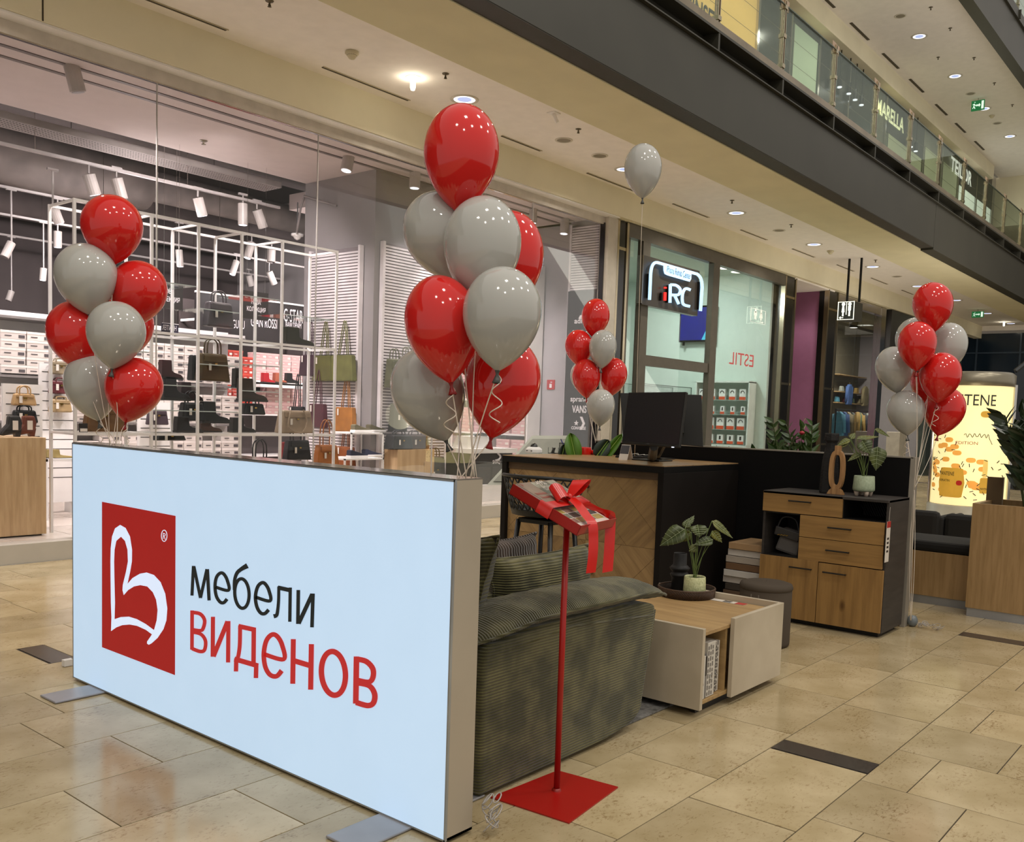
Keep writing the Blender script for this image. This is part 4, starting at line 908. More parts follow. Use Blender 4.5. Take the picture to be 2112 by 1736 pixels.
lv = [(ZL(410, 400), ZL(5, 668), .13, camup+Vector((0,0,.6)), 0), (ZL(855, 270, .03), ZL(1205, 540, .05), .075, camup+Vector((.2,0,.9)), 1), (ZL(620, 330, -.02), ZL(655, 535, -.05), .11, camup+Vector((0,0,.5)), 0),
      (ZL(520, 450, .06), ZL(235, 600, .06), .085, camup+Vector((0,0,-.3)), 1), (ZL(870, 575), ZL(560, 650, -.03), .075, camup+Vector((0,0,.8)), 0), (ZL(860, 430, .03), ZL(1020, 620, .03), .06, camup, 1),
      (ZL(640, 440, -.03), ZL(800, 395, -.02), .065, camup+Vector((0,0,.7)), 0), (ZL(470, 320, .03), ZL(570, 180, .05), .04, camup, 0), (ZL(600, 690), ZL(480, 760), .06, camup+Vector((0,0,.3)), 1), (ZL(420, 390, .02), ZL(480, 225, .03), .06, camup, 0)]
alocasia('potted_plant', 'veined arrow leaf plant in speckled green pot on rattan tray', (pxx, pyy, .545), lv, pot1, 'potted veined plants')
# price tag on the table
tg = thing('price_card', 'white price card with red end lying on coffee table back edge', 'price tag', (4.97, 2.42, .436))
MB().box(4.955, 2.34, .4362, 5.01, 2.62, .4375).build('card', whp, tg); MB().box(4.955, 2.34, .4375, 5.01, 2.40, .438).build('red_band', prr, tg)
for i in range(5): MB().box(4.962+.009*i, 2.43, .4376, 4.967+.009*i, 2.48, .438).build('print_bar', bk_, tg)
# ================================================================ STOOL
sc = onz(1580, 1350, 0); SC = (5.88, 2.62)
stl = thing('pouffe', 'round brown velvet pouffe standing behind the coffee table', 'pouffe', (*SC, 0))
vel = M('brown_velvet', '4f463c', .9, var=.05, scale=3, spec=.2)
MB().lathe([(.16, .004), (.17, .01), (.172, .03), (.172, .375), (.168, .382)], (*SC, 0), 36).build('body', vel, stl, smooth=True)
MB().lathe([(.168, .378), (.176, .386), (.177, .40), (.170, .418), (.14, .427), (.004, .432)], (*SC, 0), 36).build('seat_pad', vel, stl, smooth=True)
MB().box(SC[0]-.17, SC[1]-.03, .33, SC[0]-.168, SC[1]+.03, .36).build('label', M('clear_label', '7b756c', .2), stl)
MB().lathe([(.15, 0), (.15, .006)], (*SC, 0), 24, cap=True).build('base', bk_, stl)
# ================================================================ SALES DESK
dblk = M('desk_black', '0e0d0c', .45, var=.04, spec=.3); dside = M('desk_side_brown_black', '120d0a', .6, var=.08, spec=.25)
desk = thing('sales_desk', 'tall black framed sales desk with oak chevron front', 'desk', (6.5, 4.3, 0))
DX, DY0, DY1, DZ = 5.94, 3.49, 5.06, 1.155
oakd = wood('desk_oak_top', 'a8885e', '7e6140', 1, 1.0, rough=.3)
MB().box(DX, DY0, DZ-.055, 7.16, DY1, DZ-.006).build('top_frame', dblk, desk, bevel=.002)
MB().box(DX+.004, DY0+.004, DZ-.006, 7.155, DY1-.004, DZ).build('top_surface', oakd, desk)
MB().box(DX, DY0, 0.002, 7.16, DY0+.05, DZ-.055).build('side_panel', dside, desk, bevel=.002); MB().box(DX, DY1-.05, .002, 7.16, DY1, DZ-.055).build('side_panel', dside, desk, bevel=.002)
MB().box(DX+.03, DY0+.05, 1.045, DX+.05, DY1-.05, 1.10).build('apron', wood('apron_oak', '5f4a35', '46361f', 1, 1, .5, False), desk)
fp = MB().box(DX+.045, DY0+.05, .02, DX+.06, DY1-.05, 1.05).build('front_panel', dblk, desk)
def clip(poly, y0, y1, z0, z1):
    def cut(P, f):
        out = []
        for i in range(len(P)):
            a, b = P[i], P[(i+1) % len(P)]; fa, fb = f(a), f(b)
            if fa >= 0: out.append(a)
            if fa*fb < 0: t = fa/(fa-fb); out.append((a[0]+(b[0]-a[0])*t, a[1]+(b[1]-a[1])*t))
        return out
    for f in (lambda p: p[0]-y0, lambda p: y1-p[0], lambda p: p[1]-z0, lambda p: z1-p[1]):
        poly = cut(poly, f)
        if len(poly) < 3: return None
    return poly
oakA = wood('chevron_oak_a', '9c7e52', '7c6140', 1, 1.0, .45, True, math.radians(45)); oakB = wood('chevron_oak_b', 'a3855a', '826642', 1, 1.0, .45, True, math.radians(-45))
zs_ = onx(1340, 1133, DX).z; yc_ = onx(1206, 1000, DX).y
for (ya, yb_, za, zb_, sg) in ((DY0+.052, yc_, zs_, 1.045, 1), (DY0+.052, yc_, .02, zs_, -1), (yc_, DY1-.052, zs_, 1.045, -1), (yc_, DY1-.052, .02, zs_, 1)):
    w = .27; 
    for i in range(-14, 22):
        c = ya+zs_*0+i*w*1.35
        # strip along direction (1, sg)
        p = [(c, za-1), (c+w*1.35, za-1), (c+w*1.35+sg*3, za+2), (c+sg*3, za+2)]
        p = [(c, za-1.0), (c+w*1.35-.003, za-1.0), (c+w*1.35-.003+sg*3.0, za+2.0), (c+sg*3.0, za+2.0)]
        q = clip(p, ya+.001, yb_-.001, za+.001, zb_-.001)
        if q:
            MB().prism([(DX+.045, a, b) for a, b in q], (-.008, 0, 0)).build('plank', oakA if sg > 0 else oakB, desk)
# partition
part = thing('partition', 'low black display partition with pale grey end cap behind desk and sideboard', 'partition', (7.22, 3.5, 0))
MB().box(7.18, 2.12, .03, 7.25, 4.97, 1.272).build('panel', M('partition_black', '070606', .7, var=.05, spec=.2), part); MB().box(7.175, 2.10, 1.272, 7.262, 4.97, 1.282).build('top_cap', M('cap_grey', '8f887c', .4), part)
MB().box(7.175, 2.085, 0.0, 7.262, 2.12, 1.28).build('end_cap', M('cap_grey', '8f887c', .4), part, bevel=.002); MB().box(7.19, 2.2, 0, 7.24, 4.9, .03).build('plinth', dblk, part)
# ================================================================ SIDEBOARD
sb = thing('sideboard', 'oak and charcoal sideboard with three drawers two doors and open niches', 'cabinet', (6.86, 2.55, 0))
char = M('charcoal_wood', '38332f', .55, col2='2a2623', scale=4, stretch=(1, 1, 8)); ofr = wood('sideboard_oak', '9c7845', '7f5f36', 1, 1.0, .4); ofv = wood('sideboard_oak_vertical', '9a7644', '7d5d34', 2, .9, .4)
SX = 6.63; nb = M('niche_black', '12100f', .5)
MB().box(SX+.02, 2.085, .035, 7.10, 2.103, .985).build('side_panel', char, sb, bevel=.002); MB().box(SX+.02, 3.0, .035, 7.10, 3.018, .985).build('side_panel', char, sb)
MB().box(SX-.0, 2.085, .967, 7.10, 3.018, .987).build('top_panel', char, sb, bevel=.002); MB().box(SX+.02, 2.1, .035, 7.10, 3.0, .055).build('bottom_panel', char, sb)
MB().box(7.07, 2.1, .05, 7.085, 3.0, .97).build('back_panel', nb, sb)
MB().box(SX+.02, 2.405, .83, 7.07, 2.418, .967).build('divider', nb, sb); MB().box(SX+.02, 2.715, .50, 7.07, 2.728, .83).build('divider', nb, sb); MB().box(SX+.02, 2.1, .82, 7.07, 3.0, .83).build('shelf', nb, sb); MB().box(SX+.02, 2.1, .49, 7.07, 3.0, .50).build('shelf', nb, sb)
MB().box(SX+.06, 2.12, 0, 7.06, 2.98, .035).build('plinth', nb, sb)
def front(nm, y0, y1, z0, z1, mm, hy, hz):
    o = MB().box(SX, y0, z0, SX+.019, y1, z1).build(nm, mm, sb, bevel=.0015)
    h = MB(); h.tube([(SX-.022, hy-.085, hz), (SX-.022, hy+.085, hz)], .006, 8)
    for s_ in (-.08, .08): h.tube([(SX-.022, hy+s_, hz), (SX, hy+s_, hz)], .0045, 6)
    h.build('handle', M('handle_black', '17130f', .35), o, off=parent_loc(sb))
front('drawer', 2.409, 3.018, .832, .984, ofr, onx(1651, 1034, SX).y, onx(1651, 1034, SX).z); front('drawer', 2.103, 2.718, .665, .826, ofr, 2.415, .755); front('drawer', 2.103, 2.718, .495, .661, ofr, 2.42, .588)
front('door', 2.562, 3.018, .04, .495, ofv, onx(1652, 1171, SX).y, onx(1652, 1171, SX).z); front('door', 2.09, 2.557, .04, .488, ofv, onx(1722, 1182, SX).y, onx(1722, 1182, SX).z)
for i in range(16): MB().obox((7.03, 2.13+.018*i, .895), (.02, .004, .15), Matrix.Rotation(math.radians(-28), 3, 'X')).build('slat', nb, sb)
hb_ = thing('grey_handbag', 'soft grey handbag with gold clasp inside the open niche of sideboard', 'bag', (6.82, 2.86, .502))
Rh = Matrix.Rotation(math.radians(12), 3, 'X'); MB().obox((6.80, 2.85, .60), (.10, .19, .19), Rh, top=.8).build('body', M('bag_grey', '5d5955', .55), hb_, bevel=.02)
MB().obox((6.745, 2.86, .66), (.02, .2, .07), Rh).build('flap', M('bag_flap', '3a3836', .5), hb_, bevel=.008); MB().tube(sm([(6.745, 2.95, .66), (6.74, 2.90, .78), (6.75, 2.80, .77), (6.745, 2.76, .64)]), .007, 6).build('strap', M('bag_strap', '23252b', .5), hb_, smooth=True)
MB().tube([(6.73, 2.93-.012*i, .645+.006*(i % 2)) for i in range(8)], .0035, 5).build('clasp', M('gold', 'b89a55', .25, metal=1), hb_)
pt = thing('hanging_price_tag', 'long white and red price tag hanging on sideboard side', 'price tag', (6.80, 2.082, .7))
a = ony(1832, 1075, 2.08); b = ony(1830, 1158, 2.08); MB().box(a.x-.03, 2.077, b.z, a.x+.05, 2.079, a.z).build('card', whp, pt); MB().box(a.x-.03, 2.0765, a.z-.045, a.x+.05, 2.077, a.z).build('red_band', prr, pt)
for i in range(4): MB().box(a.x-.01, 2.0765, a.z-.13-.03*i, a.x+.03, 2.077, a.z-.115-.03*i).build('print_bar', bk_, pt)
MB().tube([(a.x+.01, 2.078, a.z), (a.x+.02, 2.078, .94)], .001, 4).build('thread', whp, pt)
# things on the sideboard
TZ = .988; xx = 6.86
SBp = lambda x, y: onx(1550+x/7.543, 860+y/7.543, xx)
cpt = SBp(1200, 1140); y_ = cpt.y
ch = thing('candle_holder', 'tall black rough carved candle holder at left on sideboard', 'candle holder', (xx, y_, TZ))
zt_ = onx(1550+1210/7.543, 893, xx).z; H_ = zt_-TZ
MB().lathe([(.004, 0), (.068, 0), (.07, .01), (.066, H_*.35), (.056, H_*.6), (.042, H_*.78), (.040, H_*.84), (.052, H_*.88), (.053, H_*.885), (.053, H_*.98), (.05, H_), (.004, H_)], (xx, y_, TZ), 8, Matrix.Rotation(.3, 3, 'Z')).build('body', M('black_carved_wood', '14110f', .75, bump=.6, scale=40, stretch=(1, 1, 6)), ch, bevel=.003)
ov = SBp(1355, 1185); yo = ov.y; zo = TZ; 
ovt = thing('oval_wood_vase', 'natural wood vase shaped as an open oval ring on sideboard', 'vase', (6.80, yo, TZ))
Hv = onx(1550+1375/7.543, 860+445/7.543, 6.80).z-TZ
def sup(rx, rz, cz, n=36, p=3.2): 
    L_ = []
    for i in range(n):
        a = 2*PI*i/n; c, s_ = math.cos(a), math.sin(a); L_.append((rx*abs(c)**(2/p)*(1 if c > 0 else -1), cz+rz*abs(s_)**(2/2.4)*(1 if s_ > 0 else -1)))
    return L_
vm = MB(); zc_ = Hv*.50; OUT = sup(.058, Hv*.40, zc_); INN = sup(.027, Hv*.31, zc_); n_ = len(OUT); vs = []
for xo in (-.017, .017):
    for lst in (OUT, INN): vs += [(6.80+xo, yo+a, TZ+b) for a, b in lst]
fs = []
for i in range(n_):
    j = (i+1) % n_; fs += [(i, j, n_+j, n_+i), (2*n_+i, 3*n_+i, 3*n_+j, 2*n_+j), (i, 2*n_+i, 2*n_+j, j), (n_+i, n_+j, 3*n_+j, 3*n_+i)]
vm.add(vs, fs); vm.build('oval_ring', wood('olive_wood', 'b08657', '7a5330', 2, 2.2, .45), ovt, bevel=.002)
MB().prism([(6.78, yo-.062, TZ), (6.78, yo+.062, TZ), (6.78, yo+.045, TZ+.03), (6.78, yo+.03, TZ+Hv*.12), (6.78, yo-.03, TZ+Hv*.12), (6.78, yo-.045, TZ+.03)], (.04, 0, 0)).build('foot', wood('olive_wood', 'b08657', '7a5330', 2, 2.2, .45), ovt)
MB().box(6.785, yo-.022, TZ+Hv*.88, 6.815, yo+.022, TZ+Hv).build('neck', wood('olive_wood', 'b08657', '7a5330', 2, 2.2, .45), ovt, bevel=.002)
pp_ = SBp(1740, 1180); yp = pp_.y
def pot2(t):
    MB().lathe([(.004, .035), (.07, .035), (.078, .045), (.078, .06), (.072, .145), (.069, .148), (.066, .142), (.066, .13)], (xx, yp, TZ), 30).build('pot', M('sage_pot', '8e9b7e', .6, col2='a3ae92', scale=60, bump=.2), t, smooth=True)
    MB().lathe([(.003, .132), (.066, .132)], (xx, yp, TZ), 20).build('soil', M('moss_soil', '20240f', .9), t)
    for a in (.6, 2.2, 3.9, 5.4): MB().lathe([(.012, 0), (.021, .04)], (xx+.05*math.cos(a), yp+.05*math.sin(a), TZ), 10, cap=True).build('foot', M('pale_foot', 'bfae9c', .6), t, smooth=True)
PD2 = (Vector((xx, yp, 1.2))-CAM).dot(f_)
ZL2 = lambda x, y, d=0: ond(1550+x/7.543, 860+y/7.543, PD2+d)
lv2 = [(ZL2(1530, 345, .05), ZL2(1330, 440, .05), .06, camup+Vector((0,0,1.2)), 1), (ZL2(1545, 340, .05), ZL2(1610, 240, .08), .05, camup+Vector((0,0,1)), 1), (ZL2(1640, 340), ZL2(2000, 285, .06), .07, camup+Vector((0,0,2)), 1),
       (ZL2(1720, 370, -.02), ZL2(1845, 570, -.06), .13, camup, 0), (ZL2(1960, 460, -.02), ZL2(1940, 830, -.04), .15, camup, 0), (ZL2(1700, 560, .02), ZL2(1495, 680, .02), .055, camup+Vector((0,0,1.2)), 1), (ZL2(1920, 190, .1), ZL2(2160, 300, .1), .08, camup+Vector((0,0,1.6)), 1), (ZL2(1500, 400, .06), ZL2(1300, 490, .06), .05, camup+Vector((0,0,1.4)), 1), (ZL2(1800, 500, .04), ZL2(1720, 330, .06), .07, camup, 0)]
alocasia('potted_plant', 'tall veined arrow leaf plant in sage green footed pot on sideboard', (xx, yp, TZ+.13), lv2, pot2, 'potted veined plants')
# sample board stack
cols = [('a58560', 'oak coloured'), ('c4bdb4', 'white'), ('a79c8f', 'greige'), ('6d5138', 'walnut'), ('c0bbb4', 'pale grey'), ('a8a19a', 'light grey'), ('3a332d', 'dark'), ('5b4737', 'brown'), ('8d857b', 'taupe'), ('7a644b', 'tan')]
zz = .002
for i, (c, nm) in enumerate(reversed(cols)):
    th_ = .055; w_ = .30+.012*((i*5) % 3)
    t = thing('sample_board', nm+' furniture front sample board in the stack beside sideboard', 'sample board', (6.85, 3.2, zz), 'stack of sample boards beside the sideboard')
    MB().box(6.72-.006*((i*7) % 4), 3.04, zz, 7.1, 3.04+w_-.02*(i > 6), zz+th_-.004).build('board', M('board_'+c, c, .5, var=.06, scale=8), t, bevel=.003)
    zz += th_
# ================================================================ BAR CHAIR
bc_ = thing('bar_chair', 'black plastic bar chair with lattice back at the sales desk', 'chair', (5.42, 4.2, 0))
blkp = M('chair_black_plastic', '151716', .5); CXc, CYc = 5.45, 4.20
def shell(th, z):   # th=0 at the back (towards -x)
    r = .235+.06*(z-.78)/.25; return Vector((CXc-r*math.cos(th)*1.02, CYc+r*1.12*math.sin(th), z))
ths = [math.radians(a) for a in range(-118, 119, 6)]
rimz = lambda th: 1.055-.07*(abs(th)/2.05)**3
MB().tube([shell(t_, rimz(t_)) for t_ in ths], .013, 8).build('rim', blkp, bc_, smooth=True)
lat = MB()
for i in range(20):
    a0 = math.radians(-112+i*11.8)
    for sg in (-1, 1):
        pts = [(a0+sg*math.radians(30)*k/5, .80+(rimz(a0)-.80)*k/5) for k in range(6)]
        if all(abs(p_[0]) < 2.06 for p_ in pts): MB().tube([shell(*p_) for p_ in pts], .006, 5).build('lattice_bar', blkp, bc_, smooth=True)
sm_ = MB(); 
sm_.grid(lambda u, v: shell(math.radians(-118+236*u), .76+.05*v) if v > .34 else Vector((CXc, CYc, .735)).lerp(shell(math.radians(-118+236*u), .765), min(1, (v*3)**.8)), 36, 6)
sm_.build('seat_shell', blkp, bc_, smooth=True, solid=.008)
MB().box(CXc-.14, CYc-.15, .70, CXc+.16, CYc+.15, .735).build('seat_frame', blkp, bc_, bevel=.006)
for sx_, sy_ in ((-1, -1), (-1, 1), (1, -1), (1, 1)):
    MB().tube([(CXc+.01+sx_*.14, CYc+sy_*.15, .72), (CXc+.01+sx_*.20, CYc+sy_*.21, .0)], [.02, .014], 8).build('leg', M('chair_leg_black', '141312', .4), bc_, smooth=True)
for a, b in (((-1, -1), (1, -1)), ((-1, 1), (1, 1)), ((-1, -1), (-1, 1)), ((1, -1), (1, 1))):
    MB().tube([(CXc+.01+a[0]*.18, CYc+a[1]*.19, .27), (CXc+.01+b[0]*.18, CYc+b[1]*.19, .27)], .010, 6).build('footrest_bar', M('chair_leg_black', '141312', .4), bc_, smooth=True)
# ================================================================ MONITORS AND DESK ITEMS
def quadbox(P, n, name, mat, parent, **k):   # P = TL,TR,BR,BL ; n = thickness vector
    return MB().prism(P, n).build(name, mat, parent, **k)
scr = M('screen_off', '1a1a1e', .25, var=.02); bez = M('monitor_black', '15140f', .45)
def monitor(px4, D4, foot, lab, back=False):
    P = [ond(x, y, d) for (x, y), d in zip(px4, D4)]; nn = (P[1]-P[0]).cross(P[3]-P[0]).normalized(); nn = nn if nn.dot(f_) > 0 else -nn
    cc = sum(P, Vector())/4; t = thing('monitor', lab, 'monitor', (foot.x, foot.y, DZ))
    quadbox(P, nn*.028, 'housing', bez, t, bevel=.003)
    if not back:
        Q = [cc+(p-cc)*.965-nn*.0015 for p in P]; up_ = (P[0]-P[3])*.035; Q[2] += up_; Q[3] += up_; quadbox(Q, nn*.001, 'screen', scr, t)
        bl = P[3].lerp(P[2], .45)+(P[0]-P[3])*.02-nn*.002; text('BenQ', 'lettering', M('logo_grey', '6a6a6a', .4), t, bl, P[1]-P[0], P[0]-P[3], .006)
        e_ = P[3].lerp(P[2], .90)-nn*.002; MB().obox(e_, (.014, .014, .006)).build('power_light', emis('power_white', 'dfe8ff', 1.5), t)
    else:
        Q = [cc+(p-cc)*.55+nn*0-nn*.03 for p in P]; quadbox(Q, nn*.03, 'rear_housing', bez, t, bevel=.006)
    lo = (P[2]+P[3])/2; MB().tube([cc+nn*.05, lo+nn*.06, Vector((foot.x, foot.y, DZ+.02))], [.03, .03, .04], 8).build('stand_neck', bez, t)
    MB().prism([foot+Vector((-.11, -.13, .001)), foot+Vector((.11, -.13, .001)), foot+Vector((.11, .13, .001)), foot+Vector((-.11, .13, .001))], (0, 0, .01)).build('base', bez, t, bevel=.003)
    return t
ft = onz(1345, 950, DZ); monitor([(1296, 809), (1415.5, 808), (1400.5, 923), (1282, 914)], [6.75, 6.45, 6.42, 6.72], ft, 'black monitor with blank screen facing the camera on desk')
ft2 = onz(1420, 944, DZ); ft2.x = min(ft2.x, 6.95); monitor([(1279, 810), (1447, 814), (1450, 921), (1285, 905)], [7.15, 7.0, 6.98, 7.13], ft2, 'second black monitor seen from behind next to first one', back=True)
kb = thing('keyboard', 'dark keyboard with tangled cable under the front monitor', 'keyboard', tuple(onz(1330, 945, DZ))); kp_ = onz(1330, 946, DZ)
MB().obox(kp_+Vector((-.02, .06, .009)), (.13, .36, .015), Matrix.Rotation(.25, 3, 'Z')).build('body', bez, kb)
km = MB()
for i in range(14):
    for j in range(4): km.obox(kp_+Matrix.Rotation(.25, 3, 'Z')@Vector((-.07+.026*j, -.09+.024*i, .019)), (.02, .02, .005))
o = km.build('keys', M('keys_dark', '2a2a2c', .5), kb); o['kind'] = 'stuff'
cb = thing('cable', 'pale tangled cable lying on keyboard beneath monitor', 'cable', tuple(kp_+Vector((0, 0, .025)))); random.seed(11)
MB().tube(sm([kp_+Vector((random.uniform(-.06, .04), -.08+.022*i, .028+.012*random.random())) for i in range(12)], 4), .003, 5).build('cord', M('pale_cable', 'a9a59c', .4), cb, smooth=True)
# tent card
tcx = onz(1288, 948, DZ); tcard = thing('tent_card', 'white and grey folded card standing at left of monitor', 'card', tuple(tcx))
MB().prism([tcx+Vector((-.03, .04, 0)), tcx+Vector((-.03, -.045, 0)), tcx+Vector((.012, -.045, .125)), tcx+Vector((.012, .04, .125))], (.002, 0, 0)).build('front_leaf', whp, tcard); MB().prism([tcx+Vector((.06, .04, 0)), tcx+Vector((.06, -.045, 0)), tcx+Vector((.014, -.045, .125)), tcx+Vector((.014, .04, .125))], (.002, 0, 0)).build('back_leaf', whp, tcard)
MB().prism([tcx+Vector((-.013, .038, .05)), tcx+Vector((-.013, -.043, .05)), tcx+Vector((.010, -.043, .12)), tcx+Vector((.010, .038, .12))], (-.001, 0, 0)).build('grey_print', M('print_grey', '4b4b50', .5), tcard)
# dome camera
dcx = onz(1101, 934, DZ); dcm = thing('dome_camera', 'small white security dome camera unit on left end of desk', 'camera', tuple(dcx))
MB().lathe([(.004, 0), (.078, 0), (.08, .01), (.078, .035), (.055, .055), (.004, .058)], dcx, 8, Matrix.Rotation(.4, 3, 'Z')).build('base', white_m, dcm, bevel=.004)
MB().lathe([(.034, .05), (.034, .06), (.026, .078), (.012, .088), (.002, .09)], dcx, 18).build('dome', blk_m, dcm, smooth=True)
for k_ in (-.03, .02): MB().lathe([(.007, .02), (.007, .026)], dcx+Vector((-.074, k_, 0)), 8, cap=True).build('screw_hole', bk_, dcm)
# pen cup
pcx = onz(1164, 936, DZ); pc = thing('pen_cup', 'black wire mesh pen cup holding two blue pens', 'pen cup', tuple(pcx)); mesh_m = M('mesh_black', '171817', .5)
cupg = MB(); hh, rr = .098, .05
for i in range(22): a = 2*PI*i/22; cupg.tube([pcx+Vector((rr*math.cos(a), rr*math.sin(a), 0)), pcx+Vector((rr*math.cos(a), rr*math.sin(a), hh))], .001, 3)
for j in range(9): cupg.tube([pcx+Vector((rr*math.cos(2*PI*i/20), rr*math.sin(2*PI*i/20), hh*j/9)) for i in range(21)], .001, 3)
o = cupg.build('mesh_wall', mesh_m, pc); o['kind'] = 'stuff'
MB().tube([pcx+Vector((rr*math.cos(2*PI*i/20), rr*math.sin(2*PI*i/20), hh)) for i in range(21)], .003, 5).build('rim', mesh_m, pc); MB().lathe([(.002, 0), (rr, 0), (rr, .004), (.002, .004)], pcx, 20).build('bottom', mesh_m, pc)
for s_, lb_ in ((1, 'blue pen leaning left in the wire mesh cup'), (-1, 'blue pen leaning right in the wire mesh cup')):
    t = thing('pen', lb_, 'pen', tuple(pcx+Vector((0, 0, .005))), 'blue pens in the mesh cup'); MB().tube([pcx+Vector((.01*s_, -.03*s_, .006)), pcx+Vector((-.01*s_, .035*s_, .125))], .005, 6).build('barrel', M('pen_blue', '1b2470', .35), t, smooth=True); MB().tube([pcx+Vector((-.01*s_, .035*s_, .125)), pcx+Vector((-.011*s_, .038*s_, .135))], .004, 6).build('cap', M('pen_blue_cap', '10163f', .35), t)
nb2 = onz(1141, 935, DZ); t = thing('note_holder', 'small black wire box with grey cards between camera and pen cup', 'note holder', tuple(nb2))
MB().box(nb2.x-.03, nb2.y-.035, DZ, nb2.x+.03, nb2.y+.035, DZ+.006).build('base', mesh_m, t)
for a, b in ((-1, -1), (-1, 1), (1, -1), (1, 1)): MB().tube([nb2+Vector((.03*a, .035*b, 0)), nb2+Vector((.03*a, .035*b, .055))], .002, 4).build('wire_post', mesh_m, t)
MB().obox(nb2+Vector((0, 0, .03)), (.04, .006, .05), Matrix.Rotation(.4, 3, 'X')).build('card', M('card_grey', '6d6d6a', .5), t)
# ribbon roll
rx_ = onz(1206, 937, DZ); t = thing('ribbon_roll', 'roll of wide red satin ribbon standing on desk', 'ribbon', tuple(rx_))
MB().lathe([(.03, 0), (.055, 0), (.057, .004), (.057, .062), (.055, .066), (.03, .066), (.03, 0)], rx_, 24).build('roll', satin, t, smooth=True); MB().tube([rx_+Vector((0, -.05, .006)), rx_+Vector((-.03, .03, .004)), rx_+Vector((-.05, .1, .003))], .006, 6).build('loose_end', satin, t)
rx2 = onz(1229, 938, DZ)+Vector((0, 0, 0)); t = thing('ribbon_roll', 'smaller rolled piece of red ribbon lying beside the standing roll', 'ribbon', tuple(rx2))
MB().lathe([(.004, -.05), (.022, -.05), (.022, .05), (.004, .05)], rx2+Vector((0, 0, .022)), 16, Matrix.Rotation(PI/2, 3, 'X')).build('roll', satin, t, smooth=True)
# broad leaves of the plant behind desk
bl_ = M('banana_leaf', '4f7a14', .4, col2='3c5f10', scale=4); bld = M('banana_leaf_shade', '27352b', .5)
pb = onz(1190, 925, DZ); bx0, by0 = 7.40, 5.35
t = thing('broad_leaf_plant', 'plant with broad bright green leaves in black pot behind the desk', 'plant', (bx0, by0, 0))
MB().lathe([(.004, 0), (.16, 0), (.19, .5), (.18, .5), (.17, .46), (.004, .46)], (bx0, by0, 0), 24).build('pot', dblk, t, smooth=True)
Dl = 8.3; ZD = lambda x, y, d=0: ond(1060+x/9.183, 880+y/9.183, Dl+d)
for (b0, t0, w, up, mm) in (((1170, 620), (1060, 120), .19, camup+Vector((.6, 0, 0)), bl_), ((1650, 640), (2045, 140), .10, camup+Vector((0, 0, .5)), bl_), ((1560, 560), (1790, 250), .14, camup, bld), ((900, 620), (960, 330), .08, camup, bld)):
    m = MB(); B0, T0 = ZD(*b0), ZD(*t0); d_ = T0-B0; s_ = d_.cross(up).normalized(); A = []; Bc = []; Cv = []
    for i in range(13):
        q = i/12; ww = w/2*(math.sin(PI*min(1, .12+q*.88))**.55 if i < 12 else .02); c = B0+d_*q; A.append(c+s_*ww+f_*-.03); Bc.append(c); Cv.append(c-s_*ww+f_*-.03)
    m.strip(A, Bc); m.strip(Bc, Cv); o = m.build('leaf', mm, t, smooth=True, solid=.002); MB().tube([B0.lerp(T0, k/6)-f_*.004 for k in range(7)], .004, 5).build('midrib', M('midrib', '7f9c3e', .5), o, off=parent_loc(t))
    MB().tube(sm([(bx0, by0, .46), Vector((bx0, by0, .46)).lerp(B0, .5)+Vector((0, 0, .1)), B0]), .008, 6).build('stem', M('leaf_stem', '4c6420', .5), t, smooth=True)
# slanted kiosk panel
kx = thing('slanted_display_stand', 'grey slanted display stand behind the left end of desk', 'display stand', (7.4, 6.35, 0))
gk = M('kiosk_grey', 'a4a69a', .4, var=.03); gkd = M('kiosk_panel', '84857a', .5)
Dk = 9.0; K = [ond(1098, 898, Dk), ond(1180, 898, Dk-.1), ond(1120, 1000, Dk-.5), ond(1004, 1000, Dk-.4)]
quadbox(K, f_*.05, 'panel', gk, kx); cK = sum(K, Vector())/4; quadbox([cK+(p-cK)*.86-f_*.012 for p in K], f_*.01, 'inner_panel', gkd, kx)
MB().box(cK.x+.0, cK.y-.25, 0, cK.x+.25, cK.y+.25, K[2].z+.05).build('body', gkd, kx)
